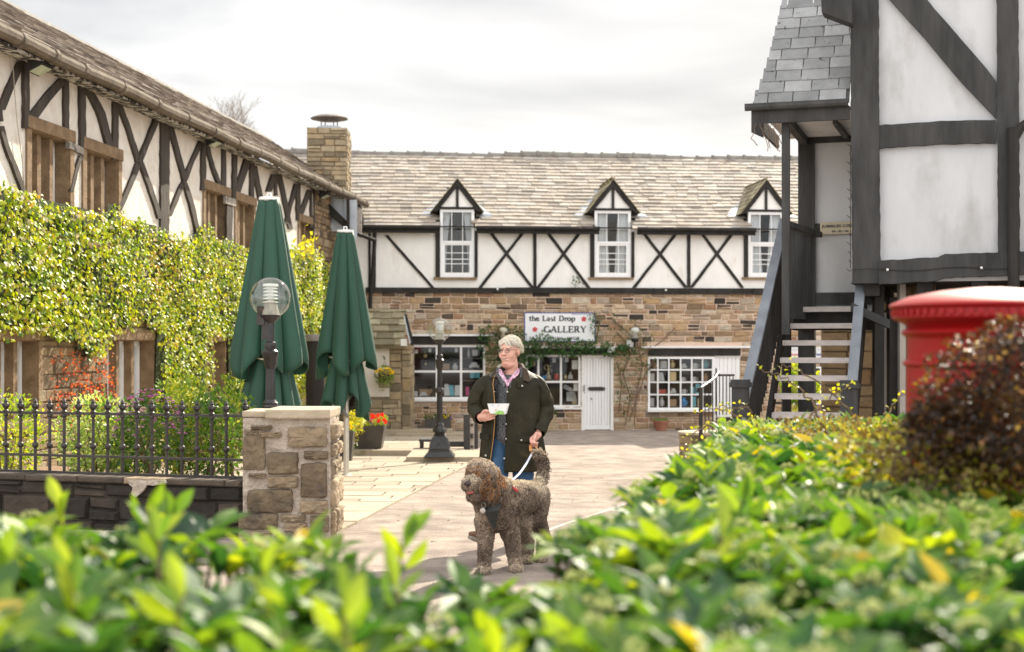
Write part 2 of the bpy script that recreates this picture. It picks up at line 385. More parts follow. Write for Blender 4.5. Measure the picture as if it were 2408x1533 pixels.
# ------------------------------------------------------------------ ground
g = MB()
Ys = [-6, 0, 4, 8, 11.9]+[12+i*.5 for i in range(26)]+[26, 30, 33, 36.3, 45, 80, 400]
Xs = [-300, -40, -15, -8, -4, -2, 0, 2, 4, 8, 15, 40, 300]
vs = [(x, y, gz(y)) for y in Ys for x in Xs]; n = len(Xs)
g.add(vs, [(j*n+i, j*n+i+1, (j+1)*n+i+1, (j+1)*n+i) for j in range(len(Ys)-1) for i in range(n-1)])
M_ground = mat('gritty_asphalt', (.25, .196, .162), (.43, .35, .288), scale=2.2, rough=.95, bump=.7, bscale=70, spots=(.13, .10, .085), sscale=85, sthr=(.53, .66), detail=12, bdist=.03, contrast=(.38, .62))
struct(g.build('ground', M_ground))

lt = MB(); rg = random.Random(61)
for k in range(900):
    y = rg.uniform(8, 27); x = rg.gauss(0, 1)*3 if rg.random() < .5 else rg.uniform(-5, 5); z = gz(y)+.004; s_ = rg.uniform(.006, .02); a = rg.random()*6.28
    u_ = Vector((math.cos(a), math.sin(a), 0)); w_ = Vector((-u_.y, u_.x, 0)); c = Vector((x, y, z))
    lt.add([c+u_*s_, c+w_*s_*.6+Vector((0, 0, s_*.4)), c-u_*s_, c-w_*s_*.6], [(0, 1, 2, 3)], rg.random())
struct(lt.build('ground_litter', mat('leaf_litter', (.8, .8, .8), (1.1, 1.1, 1.1), ramp=[(0, (.05, .035, .025)), (.6, (.20, .12, .06)), (1, (.34, .24, .15))], rough=.9)), 'stuff')
# flagstone paving: rows of slabs, each clipped at the diagonal edge
Bp = [GP(1104, 1094), GP(870, 1215), GP(800, 1262)]
dirB = (Bp[1]-Bp[0]); 
def xb(Y): return Bp[0].x+dirB.x/dirB.y*(Y-Bp[0].y)
fl = MB(); rg = random.Random(3); y = 12.7; fdx = Vector((math.cos(R(3)), math.sin(R(3)), 0))
while y < 25.2:
    h = rg.choice([.45, .6, .75, .38]); x = -7.5+rg.random()
    while True:
        w = rg.uniform(.5, 1.15); e0, e1 = xb(y), xb(y+h)
        if x > max(e0, e1): break
        a0, b0, a1, b1 = min(x, e0), min(x+w-.015, e0-.0), min(x, e1), min(x+w-.015, e1)
        if (b0-a0) > .05 or (b1-a1) > .05:
            b0 = max(b0, a0+.01); b1 = max(b1, a1+.01); t = rg.uniform(0, .008)
            yy0, yy1 = y+.012, y+h-.012
            base = [Vector((a0+.012, yy0, 0)), Vector((b0, yy0, 0)), Vector((b1, yy1, 0)), Vector((a1+.012, yy1, 0))]
            for p in base: p.z = gz(p.y)+.001
            top = [p+Vector((0, 0, .018+t+rg.uniform(-.003, .003))) for p in base]
            fl.add(base+top, [(4, 5, 6, 7)]+[(i, (i+1) % 4, 4+(i+1) % 4, 4+i) for i in range(4)], rg.random())
        x += w
    y += h
M_flag = mat('sandstone_flags', (.86, .86, .84), (1.1, 1.08, 1.05), scale=3, ramp=[(0, (.30, .24, .175)), (.5, (.38, .315, .235)), (1, (.43, .365, .28))], rough=.9, bump=.5, bscale=18, spots=(.34, .27, .19), sscale=5, sthr=(.6, .8))
struct(fl.build('paving', M_flag))
# pale painted line across the asphalt
ln = MB(); pts = [GP(x, y) for x, y in ((1250, 1262), (1330, 1232), (1420, 1203), (1520, 1168))]
for a, b in zip(pts, pts[1:]):
    ln.quad(a+Vector((0, -.05, .004)), b+Vector((0, -.05, .004)), b+Vector((0, .05, .004)), a+Vector((0, .05, .004)))
struct(ln.build('drain_line', mat('worn_white_line', (.42, .36, .31), (.60, .55, .50), scale=20, rough=.9, spots=(.30, .24, .2), sscale=25, sthr=(.5, .6))))
# raised terrace behind the kerb, and the plinth of the lamp
kb = MB(); Zk = 26.3; zt = gz(Zk)+.09
kb.abox(-8, px(1095, 0, Zk).x, Zk, Zk+.14, gz(Zk)-.1, zt+.01, .4); kb.abox(px(1095, 0, Zk).x+.01, px(1125, 0, Zk).x, Zk, Zk+.14, gz(Zk)-.1, zt+.008, .8)
struct(kb.build('kerb', mat('kerb_stone', (.32, .26, .18), (.46, .38, .28), scale=4, rough=.9, bump=.6, spots=(.14, .13, .06), sscale=4, sthr=(.55, .7))))
tr = MB(); rg = random.Random(5); y = Zk+.141
while y < 31:
    h = rg.uniform(.5, .8); x = -8
    while x < -.9:
        w = rg.uniform(.6, 1.2); tr.abox(x, min(x+w-.015, -.9), y, y+h-.015, -.7, zt+rg.uniform(-.004, .004)-(y-Zk)*.012, rg.random()); x += w
    y += h
struct(tr.build('terrace', M_flag))
pl = MB(); a = GP(955, 1089); Zp = a.y
pl.abox(a.x, px(1128, 0, Zp).x, Zp, Zp+1.5, gz(Zp)-.1, gz(Zp)+.105, .4)
PLZ = gz(Zp)+.105
struct(pl.build('lamp_plinth_step', bpy.data.materials['kerb_stone']))

# ------------------------------------------------------------------ far building (gallery)
TB = R(5.5)
BK = Frame((0, 36.3, 0), (math.cos(TB), math.sin(TB), 0), (math.sin(TB), -math.cos(TB), 0))
hb = lambda x, y, n=0: BK.hit(x, y, n)
root = thing('gallery_building', BK.pt(0, gz(36), 0), 'long stone and timber shop building with three dormers across the back of the yard', 'building')
ub0 = hb(640, 800)[0]; ub1 = hb(2120, 800)[0]
vbeam = hb(1204, 689)[1]; veave = hb(1204, 548)[1]; vg = gz(37)-.1
def rect(F, x0, y0, x1, y1, n=0):
    a = F.hit(x0, y1, n); b = F.hit(x1, y0, n); return (a[0], b[0], a[1], b[1])
winA = rect(BK, 968, 811, 1141, 939); winB = rect(BK, 1236, 834, 1365, 958); door = rect(BK, 1367, 836, 1442, 1011)
winC = rect(BK, 1523, 839, 1678, 963); pan = rect(BK, 1678, 838, 1741, 981); winD = rect(BK, 1863, 862, 1931, 951)
doorh = (door[0], door[1], vg, door[3])
grp = [winA, (winB[0], winB[1], winB[2], winB[3]), doorh, winC, pan, winD]
# lintel bands
linA = rect(BK, 969, 787, 1147, 811); linB = rect(BK, 1236, 815, 1447, 834.5); linC = rect(BK, 1523, 815, 1745, 838.5)
w = MB(); wallholes(w, BK, ub0, ub1, vg, vbeam, grp, .18); w.build('wall', M_mortar, root)
s = MB(); rg = random.Random(11)
stones(s, BK, ub0, ub1, vg, vbeam, grp+[linA, linB, linC], proud=.03, rg=rg, joint=.022, jit=.012, bev=.016); s.build('stonework', M_stone, root)
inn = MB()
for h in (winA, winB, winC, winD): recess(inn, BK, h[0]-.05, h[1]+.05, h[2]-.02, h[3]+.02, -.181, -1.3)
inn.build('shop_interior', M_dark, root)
# upper plaster, dormer windows cut into it
DORM = [(1034, 1116, 1075, 417, 492), (1397, 1484, 1444, 419, 495), (1758, 1842, 1802, 419, 498)]
dh = []
for x0, x1, xa, ya, yt in DORM: dh.append(rect(BK, x0, yt, x1, 652))
w = MB(); vtop = veave+.12
wallholes(w, BK, hb(845, 600)[0], ub1, vbeam, vtop, [(a, b, c, vtop) for a, b, c, d in dh], .12, n=.03)
w.quad(BK.pt(ub0, vbeam, .03), BK.pt(ub0, vtop, .03), BK.pt(hb(845, 600)[0], vtop, .03), BK.pt(hb(845, 600)[0], vbeam, .03))
w.build('plaster_panel', M_plaster, root)
t = MB(); bl, br = hb(860, 683)[0], hb(1815, 683)[0]
u = bl; rg = random.Random(2)
while u < ub1:
    l = min(rg.uniform(2.2, 3.6), ub1-u); t.fbox(BK, u, u+l-.004, hb(1204, 690)[1]+rg.uniform(-.01, .01), hb(1204, 676.5)[1]+rg.uniform(-.008, .012), 0, .09+rg.uniform(0, .02)); u += l
t.build('bressummer_beam', M_black, root)
for pts in (((909, 553), (1018, 676)), ((1155, 548), (1252, 676)), ((1229, 548), (1129, 676)), ((1289, 548), (1385, 676)), ((1363, 548), (1265, 676)), ((1514, 548), (1613, 676)), ((1591, 548), (1491, 676)), ((1650, 548), (1746, 676)), ((1723, 548), (1626, 676))):
    t = MB(); member(t, BK, pts, 8.5, .03, .062 if pts[0][0] > pts[1][0] else .066, rough=.5); t.build('timber_brace', M_black, root)
for x in (869, 881, 1258, 1620):
    t = MB(); member(t, BK, ((x, 548), (x, 676)), 7.5 if x > 900 else 6, .03, .068, rough=.3); t.build('timber_post', M_black, root)
# gutters and fascia
for x0, x1 in ((848, 1035), (1121, 1410), (1499, 1778), (1850, 2100)):
    t = MB(); a, b = hb(x0, 540, .35)[0], hb(x1, 540, .35)[0]; v0, v1 = hb(1204, 549, .35)[1], hb(1204, 534, .35)[1]
    t.fbox(BK, a, b, v0, v1-.05, .28, .31)
    P = [BK.pt(a, v1-.02, .36), BK.pt(b, v1-.02, .36)]; t.tube(P, .055, 10)
    t.build('gutter', M_black, root)
t = MB(); t.tube([BK.pt(hb(1030, 533, .36)[0], hb(1204, 534, .36)[1], .36), BK.pt(hb(1850, 533, .36)[0], hb(1204, 534, .36)[1], .36)], .018, 6); t.build('gutter_pipe', M_black, root)
# soffit
t = MB(); a, b = ub0, ub1; t.fbox(BK, a, b, vtop-.02, vtop, 0.031, .30)
# main roof
eN, ridgeN = .38, -4.0
ve = hb(1204, 536, eN)[1]; vr = hb(1204, 366, ridgeN)[1]
Sv = (BK.V*(vr-ve)+BK.N*(ridgeN-eN)); SL = Sv.length; Sv.normalize(); Nr = BK.U.cross(Sv).normalized()
if Nr.z < 0: Nr = -Nr
def dorm_cut(uu, vv):
    u = uu+ub0-.3
    for (a, b, c, d), D in zip(dh, DORM):
        m = (a+b)/2; top = 1.75
        z = ve+vv*Sv.z
        if z < hb(1204, 492, .1)[1]:
            if a+.0 < u < b-.0: return True
        elif abs(u-m) < .5*(hb(1204, D[3]+6, 0)[1]-z): return True
    return False
sl = MB(); slates(sl, BK.pt(ub0-.3, ve, eN), BK.U, Sv, Nr, ub1-ub0+.3, SL, .32, .235, .030, cut=dorm_cut, rg=random.Random(21), sag=.018)
rf = sl.build('roof', M_slate, root)
und = MB(); und.quad(BK.pt(ub0-.3, ve-.02, eN), BK.pt(ub1, ve-.02, eN), BK.pt(ub1, vr-.03, ridgeN), BK.pt(ub0-.3, vr-.03, ridgeN))
und.quad(BK.pt(ub0-.3, ve-.4, ridgeN*2-.4), BK.pt(ub1, ve-.4, ridgeN*2-.4), BK.pt(ub1, vr-.03, ridgeN), BK.pt(ub0-.3, vr-.03, ridgeN))
# cut the underlay at the dormer windows
und2 = MB(); zc = hb(1204, 492, .1)[1]; kk = (zc-ve)/(vr-ve); n_c = eN+(ridgeN-eN)*kk
us = [ub0-.3]
for h in dh: us += [h[0], h[1]]
us.append(ub1)
for i in range(0, len(us), 2):
    und2.quad(BK.pt(us[i], ve-.02, eN), BK.pt(us[i+1], ve-.02, eN), BK.pt(us[i+1], zc-.02, n_c), BK.pt(us[i], zc-.02, n_c))
und2.quad(BK.pt(ub0-.3, zc-.02, n_c), BK.pt(ub1, zc-.02, n_c), BK.pt(ub1, vr-.03, ridgeN), BK.pt(ub0-.3, vr-.03, ridgeN))
und2.quad(BK.pt(ub0-.3, ve-.4, ridgeN*2-.4), BK.pt(ub1, ve-.4, ridgeN*2-.4), BK.pt(ub1, vr-.03, ridgeN), BK.pt(ub0-.3, vr-.03, ridgeN))
und2.build('roof_underlay', M_dark, rf)
# ridge tiles
rt = MB(); u = ub0-.2; rg = random.Random(4)
while u < ub1:
    dz = .03*math.sin(u*.8)+.02*math.sin(u*2.1)
    rt.tube([BK.pt(u, vr-.015+dz, ridgeN), BK.pt(u+.44, vr-.015+dz+rg.uniform(-.008, .008), ridgeN)], [.115, .105], 10)
    rt.tube([BK.pt(u-.02, vr-.01+dz, ridgeN), BK.pt(u+.035, vr-.01+dz, ridgeN)], .135, 10)
    u += .46
M_ridge = mat('ridge_tile', (.16, .145, .13), (.27, .25, .22), scale=6, rough=.85, bump=.4)
rt.build('ridge_tiles', M_ridge, rf)
# gable side wall so the building is solid
t = MB(); t.slab([BK.pt(ub1, vg, 0), BK.pt(ub1, ve, 0), BK.pt(ub1, vr-.1, ridgeN), BK.pt(ub1, ve, -8), BK.pt(ub1, vg, -8)], BK.U*-.2); t.slab([BK.pt(ub0, vg, -.2), BK.pt(ub0, ve, -.2), BK.pt(ub0, vr-.1, ridgeN), BK.pt(ub0, ve, -8), BK.pt(ub0, vg, -8)], BK.U*.2)
t.fbox(BK, ub0, ub1, vg, ve-.3, -8, -7.8); t.build('gable_wall', M_mortar_b, root)
# dormers
M_curt = mat('net_curtain', (.50, .52, .54), (.66, .67, .68), scale=3, rough=.9, stretch=(14, 14, .6))
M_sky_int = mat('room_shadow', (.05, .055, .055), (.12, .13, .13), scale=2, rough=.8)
for (x0, x1, xa, ya, yt), (a, b, c, d) in zip(DORM, dh):
    D = thing_d = MB()
    m = (a+b)/2; vb = d; vap = hb(xa, ya, .12)[1]-.05
    hw = (b-a)/2+.13
    # gable triangle
    D.slab([BK.pt(m-hw+.05, vb, .04), BK.pt(m+hw-.05, vb, .04), BK.pt(m, vap-.12, .04)], BK.N*-.08)
    dm = D.build('dormer', M_plaster, root)
    bg = MB()
    for sgn in (-1, 1):
        p0 = BK.pt(m, vap, .10); p1 = BK.pt(m+sgn*(hw+.06), vb-.06, .10); q1 = BK.pt(m+sgn*(hw-.06), vb-.06, .10); q0 = BK.pt(m, vap-.17, .10)
        mid = (p1+p0)/2; qm = (q0+q1)/2-BK.V*.02
        bg.slab([p0, p1, q1, qm, q0] if sgn < 0 else [p0, q0, qm, q1, p1], BK.N*-.05)
    bg.fbox(BK, m-.035, m+.035, vb, vap-.15, .04, .075); bg.fbox(BK, m-hw+.12, m+hw-.12, vb-.005, vb+.05, .04, .072)
    bg.build('bargeboard', M_black, dm)
    ln_ = (vap-ve)/(vr-ve)*(eN-ridgeN)      # how far the dormer ridge runs back
    nb = eN-ln_
    for sgn in (-1, 1):
        rr = MB(); S2 = (BK.pt(m, vap+.02, 0)-BK.pt(m+sgn*(hw+.09), vb-.08, 0)); L2 = S2.length
        Nn = BK.N.cross(S2).normalized();
        if Nn.z < 0: Nn = -Nn
        def cutd(uu, vv, sgn=sgn):
            z = vb-.08+vv*S2.normalized().z; nn = .14-uu
            return nn < eN-(z-ve)/(vr-ve)*(eN-ridgeN)-.10
        slates(rr, BK.pt(m+sgn*(hw+.09), vb-.08, .14), -BK.N, S2, Nn, .14-nb, L2, .26, .17, .016, cut=cutd, rg=random.Random(int(x0)+sgn))
        P = lambda uu, vv: BK.pt(m+sgn*(hw+.09), vb-.08, .14)-BK.N*uu+S2.normalized()*vv
        nlow = .14-(eN-(vb-.08-ve)/(vr-ve)*(eN-ridgeN))
        rr.add([P(0, 0), P(max(.05, nlow), 0), P(.14-nb, L2), P(0, L2)], [(0, 1, 2, 3)], .2)
        rr.build('dormer_roof', M_slate_o, dm)
        fz = MB()    # lead flashing in the valley
        z0 = vb-.1; n_ = eN-(z0-ve)/(vr-ve)*(eN-ridgeN)
        A0 = BK.pt(m+sgn*(hw+.05), z0, n_+.05); A1 = BK.pt(m+sgn*(hw+.34), z0-.02, n_+.06); B0 = BK.pt(m+sgn*.04, vap-.05, nb+.06); B1 = BK.pt(m+sgn*(.16), vap-.05, nb+.05)
        A2 = BK.pt(m+sgn*(hw-.0), z0-.13, n_+.20); A3 = BK.pt(m+sgn*(hw+.30), z0-.14, n_+.21)
        fz.slab([A0, A1, B1, B0], Nr*.02); fz.slab([A2, A3, A1, A0], Nr*.02)
        fz.build('flashing', M_lead, dm)
    o = sash(BK, dm, a+.01, b-.01, c, d-.01, (.34, .66), (.2, .36, .52), .06 if False else .0, fw=.07, mid=.52, bar=.018)
    # lower panes are set within a second white frame
    lo = MB(); vm = c+(d-c)*.50
    for q in ((a+.08, a+.13, c+.07, vm), (b-.13, b-.08, c+.07, vm), (a+.13, b-.13, c+.07, c+.12), (a+.13, b-.13, vm-.05, vm)): lo.fbox(BK, *q, .0, .02)
    lo.fbox(BK, a+.13, b-.13, c+.07+(vm-c-.07)*.48, c+.09+(vm-c-.07)*.48, -.005, .012)
    lo.build('inner_sash', M_white, o)
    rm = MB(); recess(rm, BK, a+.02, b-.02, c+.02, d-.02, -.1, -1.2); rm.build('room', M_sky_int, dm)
    k = 14
    for side in (0, 1):
        cu = MB()
        for i in range(k):
            f0, f1 = i/k, (i+1)/k
            wd = .36 if x0 > 1100 else .22
            for j in range(6):
                g0, g1 = j/6, (j+1)/6
                def cp(f, gg):
                    wv = wd*(1.0-.55*math.sin(gg*1.5) if x0 < 1100 else 1.0-.25*(1-gg))
                    uu = a+.06+f*wv if side == 0 else b-.06-f*wv
                    return BK.pt(uu, d-.06-(d-c-.12)*gg, -.10+.018*math.sin(f*26))
                cu.quad(cp(f0, g0), cp(f1, g0), cp(f1, g1), cp(f0, g1))
        cu.build('curtain', M_curt, o)
    sl2 = MB(); sl2.fbox(BK, a-.16, b+.05, c-.06, c-.002, .03, .12); sl2.build('sill', M_brownstone, dm)
    for q in ((a-.11, a-.002), (b+.002, b+.075)):
        t = MB(); t.fbox(BK, q[0], q[1], c, hb(1204, 548)[1]+.05, .03, .075); t.build('timber_post', M_black, dm)
# lintels
for nm, x0, x1, ys, y0, y1 in (('A', 970, 1147, 788, 791, 809.5), ('B', 1236, 1447, 816, 820, 833.5), ('C', 1525, 1741, 816, 820, 836.5)):
    t = MB(); r_ = rect(BK, x0, y0, x1, y1, .06); t.fbox(BK, *r_, .0, .07); lt = t.build('lintel', M_black, root)
    t = MB(); xx0, xx1 = (970, 1160) if nm == 'A' else ((1236, 1470) if nm == 'B' else (1509, 1768)); r_ = rect(BK, xx0, ys-2, xx1, ys+2.0, .1); t.fbox(BK, *r_, .0, .13); t.build('white_trim', M_white, lt)
sash(BK, root, *winA, ((1027-968)/173, (1084-968)/173), ((939-873.5)/128,), .0, fw=.055, bar=.055, name='shop_window', fm=M_whiteold)
sash(BK, root, *winB, ((1266-1236)/129, (1319-1236)/129), ((958-898)/124,), .0, fw=.055, bar=.05, name='shop_window', fm=M_whiteold)
sash(BK, root, *winC, tuple((v-1185)/610 for v in (1272, 1370, 1477, 1580, 1683)), tuple((1130-v)/490 for v in (760, 875, 990)), .02, fw=.05, bar=.035, bow=.14, name='bow_window', fm=M_white)
sash(BK, root, *winD, (.25, .5, .75), (.35, .58), .0, fw=.04, bar=.03, name='shop_window', fm=M_white)
for h_ in (winA, winB, winC):
    t = MB(); t.fbox(BK, h_[0]-.04, h_[1]+.02, h_[2]-.05, h_[2]-.002, .0, .09 if h_ is not winC else .24); t.build('sill', M_whiteold, root)
# boarded door
t = MB(); rg = random.Random(9); du = (door[1]-door[0]-.16)/9
for i in range(9):
    t.bbox(BK, door[0]+.08+i*du, door[0]+.08+(i+1)*du-.006, door[2]+.12, door[3]-.06, -.04, .0+rg.uniform(-.003, .003), .006, rg.random())
t.fbox(BK, door[0]+.08, door[1]-.08, door[2]+.01, door[2]+.119, -.04, .012)
M_door = mat('boarded_white_paint', (.76, .755, .75), (.84, .835, .83), scale=4, rough=.5, bump=.3, stretch=(3, 3, .3), tonev=.05, spots=(.42, .33, .25), sscale=9, sthr=(.72, .80))
dr = t.build('door', M_door, root)
t = MB(); t.fbox(BK, door[0]+.07, door[1]-.07, door[2], door[3]-.05, -.06, -.041); t.build('door_backing', M_dark, dr)
t = MB()
for q in ((door[0], door[0]+.075, door[2]-.02, door[3]), (door[1]-.075, door[1], door[2]-.02, door[3]), (door[0]+.075, door[1]-.075, door[3]-.055, door[3])): t.fbox(BK, *q, -.05, .03)
t.build('door_frame', M_whiteold, dr)
t = MB(); r_ = rect(BK, 1388, 909.5, 1418, 918.5); t.bbox(BK, *r_, .0, .03, .006)
for x in (1385.5, 1420.5):
    t.fbox(BK, *rect(BK, x-3.5, 913, x+3.5, 915), .0, .028); t.fbox(BK, *rect(BK, x-1.2, 909.8, x+1.2, 918.2), .0, .026)
t.build('letter_plate', M_ironb, dr)
t = MB(); t.fbox(BK, *rect(BK, 1370.8, 904, 1373.2, 925), .0, .03)
for y in (906, 911, 917.5, 922.5): t.fbox(BK, *rect(BK, 1369, y-1.2, 1375.5, y+1.2), .0, .026)
t.tube([BK.P(1372, 908, .05), BK.P(1374, 914, .07), BK.P(1372, 920, .05)], .008, 6); t.build('door_handle', M_ironb, dr)
for x, y in ((1371.5, 895), (1371, 878), (1390.5, 938)): t = MB(); t.ball(BK.P(x, y, .012), .02, 8, 6); t.build('lock', M_ironb, dr)
# boarded panel beside bow window
t = MB(); du = (pan[1]-pan[0]-.06)/6
for i in range(6): t.bbox(BK, pan[0]+.05+i*du, pan[0]+.05+(i+1)*du-.005, pan[2], pan[3]-.03, -.04, .0+.003*(i % 2), .006, rg.random())
t.fbox(BK, pan[0], pan[0]+.045, pan[2]-.1, pan[3], -.05, .03); t.fbox(BK, pan[0], pan[1], pan[3]-.03, pan[3]+.02, -.05, .03)
t.build('boarded_panel', M_door, root)
# black downpipes at the left corner
t = MB(); t.tube([BK.P(881, 545, .3), BK.P(881, 560, .25), BK.P(877, 640, .12), BK.P(871, 700, .1), BK.P(871, 730, .1)], .05, 8); t.build('downpipe', M_black, root)
# small satellite-like vents and bulbs along the beam
M_bulb = mat('frosted_bulb', (.75, .75, .72), (.85, .85, .82), rough=.3)
for x, y in ((1320, 547), (1170, 680), (1820, 682), (1384, 553), (1566, 682), (912, 545)): t = MB(); t.ball(BK.P(x, y, .13), .03, 8, 6); t.build('festoon_bulb', M_bulb, root)
# ------------------------------------------------------------------ left building
TL = R(6.13)
P0 = Vector(((70-CX)/FPX*18, 18, 0))
LF = Frame(P0, (math.sin(TL), math.cos(TL), 0), (math.cos(TL), -math.sin(TL), 0))
lh = lambda x, y, n=0: LF.hit(x, y, n)
uA, uB = lh(-60, 800)[0], lh(778, 800)[0]; uS = lh(735, 800)[0]
root = thing('timber_framed_building', LF.pt(uA, 0, 0), 'long ivy clad black and white timbered building receding along the left side', 'building')
vtopL = lh(372, 262, .3)[1]; vmid = lh(300, 640)[1]
c1 = lambda x, y: (x*.2659, y*.2659+94)      # zoom views of the photograph to picture px
c2 = lambda x, y: (x*.2455+501.7, y*.2455+219.5)
def lrect(x0, yt0, yb0, x1): a = LF.hit(x0, yb0); b = LF.hit(x0, yt0); c = LF.hit(x1, 800); return (a[0], c[0], a[1], b[1])
upw = [lrect(70, 304, 470, 161), lrect(200, 352, 505, 275), lrect(481, 445, 560, 533), lrect(555, 472, 580, 594), lrect(703, 520, 620, 733)]
low = [lrect(-35, 800, 1000, 86), lrect(247, 800, 968, 356), lrect(478, 802, 935, 525)]
for i in range(5): upw[i] = (upw[i][0], upw[i][1], upw[i][3]-1.25, upw[i][3])
w = MB(); wallholes(w, LF, uA, uS, vmid, vtopL, upw, .34); w.build('upper_wall', M_plaster_l, root)
w = MB(); wallholes(w, LF, uA, uB, -.7, vmid, low, .34); w.quad(LF.pt(uS, vmid), LF.pt(uB, vmid), LF.pt(uB, vtopL), LF.pt(uS, vtopL)); w.build('lower_wall', M_mortar_b, root)
s = MB(); stones(s, LF, uA, uS, -.7, vmid, low, rg=random.Random(31), proud=.03, hr=(.12, .24), wr=(.2, .6)); stones(s, LF, uS, uB, -.7, vtopL, [], rg=random.Random(32), proud=.03, hr=(.1, .2), wr=(.2, .5)); s.build('stonework', M_stone_b, root)
# chimney breast and stack at the far end
ZC = 34.2; xa_, xb_ = px(722, 0, ZC).x, px(814, 0, ZC).x
CF = Frame((xa_, ZC, 0), (math.cos(R(3)), math.sin(R(3)), 0), (math.sin(R(3)), -math.cos(R(3)), 0))
cw = (xb_-xa_); ztop = CF.hit(766, 300)[1]
CR = Frame(CF.pt(cw, 0, 0), -CF.N, CF.U)
ch = MB(); cd = 1.5
for a, b, c, d in ((CF.pt(0, -.6), CF.pt(cw, -.6), CF.pt(cw, ztop), CF.pt(0, ztop)), (CF.pt(cw, -.6), CF.pt(cw, -.6, -cd), CF.pt(cw, ztop, -cd), CF.pt(cw, ztop)), (CF.pt(0, -.6, -cd), CF.pt(0, -.6), CF.pt(0, ztop), CF.pt(0, ztop, -cd)), (CF.pt(cw, -.6, -cd), CF.pt(0, -.6, -cd), CF.pt(0, ztop, -cd), CF.pt(cw, ztop, -cd)), (CF.pt(0, ztop), CF.pt(cw, ztop), CF.pt(cw, ztop, -cd), CF.pt(0, ztop, -cd))): ch.quad(a, b, c, d)
cho = ch.build('chimney', M_mortar_b, root)
s = MB(); rg = random.Random(8)
stones(s, CF, 0, cw, -.6, ztop-.0, [], rg=rg, proud=.03, hr=(.09, .17), wr=(.18, .45)); stones(s, CR, 0, cd, -.6, ztop, [], rg=rg, proud=.03, hr=(.09, .17), wr=(.18, .45))
M_stone_c = mat('buff_chimney_stone', (.7, .7, .68), (1.15, 1.12, 1.05), scale=7, ramp=[(0, (.15, .12, .08)), (.3, (.28, .225, .15)), (.6, (.38, .31, .21)), (.85, (.32, .23, .13)), (1, (.44, .37, .27))], rough=.92, bump=.7, bscale=24)
s.build('stonework', M_stone_c, cho)
t = MB()
for k in range(4): t.slab([CF.pt(-.01+.28*k, ztop-1.20-.18*k, .04), CF.pt(.36+.28*k, ztop-1.20-.18*k, .04), CF.pt(.36+.28*k, ztop-2.1-.2*k, .04), CF.pt(-.01+.28*k, ztop-2.1-.2*k, .04)], CF.N*.012)
t.build('lead_flashing', M_lead, cho)
M_cowl = mat('weathered_metal', (.13, .11, .10), (.22, .19, .17), scale=5, rough=.6, metal=.3)
t = MB(); cc = CF.pt(cw*.52, ztop, -.6)
t.lathe(cc, [(.30, 0), (.30, .10), (.27, .11)], 18); cu_ = t.build('chimney_pot', M_lead, cho)
t = MB(); t.lathe(cc, [(.0, .42), (.30, .38), (.455, .32), (.455, .30), (.28, .26), (.0, .25)], 24)
for a in range(4): t.tube([cc+Vector((.22*math.cos(a*1.57+.6), .22*math.sin(a*1.57+.6), .08)), cc+Vector((.22*math.cos(a*1.57+.6), .22*math.sin(a*1.57+.6), .30))], .014, 6)
t.build('cowl', M_cowl, cho)
# timbers of the upper storey
TIM = [  # (points in the close-up view, width there)
 (c1, [(195, 190), (150, 300), (90, 430), (15, 620)], 60), (c1, [(8, 590), (20, 720)], 26), (c1, [(15, 760), (80, 980), (150, 1150), (215, 1340)], 40), (c1, [(240, 175), (243, 780)], 45),
 (c1, [(585, 340), (500, 420), (400, 540), (290, 690)], 95), (c1, [(592, 330), (592, 890)], 42), (c1, [(735, 395), (742, 960)], 48), (c1, [(760, 395), (830, 500), (900, 640), (950, 830), (1005, 1030)], 62),
 (c1, [(1030, 520), (1025, 1060)], 48), (c1, [(1045, 530), (1140, 780), (1235, 1085)], 42), (c1, [(1245, 1060), (1330, 1290), (1425, 1580)], 42), (c1, [(1405, 670), (1330, 860), (1245, 1065)], 44),
 (c1, [(1230, 1090), (1150, 1300), (1060, 1500)], 44), (c1, [(1468, 690), (1460, 1760)], 76), (c1, [(1500, 715), (1570, 960), (1640, 1240)], 40), (c1, [(1640, 1260), (1700, 1450), (1760, 1700)], 36),
 (c1, [(1790, 890), (1700, 1080), (1625, 1275)], 40), (c1, [(1620, 1270), (1560, 1420), (1500, 1560)], 36), (c1, [(1807, 890), (1805, 1330)], 36), (c1, [(1835, 920), (1890, 1130), (1982, 1360)], 30),
 (c1, [(1985, 960), (1985, 1380)], 34), (c1, [(2082, 990), (2080, 1420)], 38), (c1, [(2200, 1050), (2140, 1230), (2090, 1390)], 56), (c1, [(2238, 1090), (2234, 1470)], 30), (c1, [(2035, 1440), (2030, 1900)], 50),
 (c1, [(725, 1020), (690, 1120), (640, 1340)], 28), (c2, [(400, 690), (430, 860), (465, 1030)], 40), (c2, [(590, 775), (540, 940)], 44), (c2, [(605, 775), (603, 980)], 26), (c2, [(632, 775), (680, 980), (745, 1300)], 40),
 (c2, [(800, 865), (740, 1080), (700, 1250)], 34), (c2, [(818, 865), (820, 1215)], 34), (c2, [(930, 925), (880, 1060), (828, 1200)], 44), (c2, [(948, 940), (945, 1290)], 24)]
rg = random.Random(77)
for i, (cv, pts, wd) in enumerate(TIM):
    t = MB(); member(t, LF, [cv(*p) for p in pts], wd*(.2659 if cv is c1 else .2455), 0, .035+.004*(i % 4), rough=.8, rg=rg); t.build('timber_post' if abs(pts[0][0]-pts[-1][0]) < 20 else 'timber_brace', M_timber_l, root)
M_greywood = mat('weathered_grey_timber', (.24, .21, .18), (.42, .38, .33), scale=6, rough=.85, bump=.6, spots=(.08, .07, .06), sscale=7, sthr=(.55, .65))
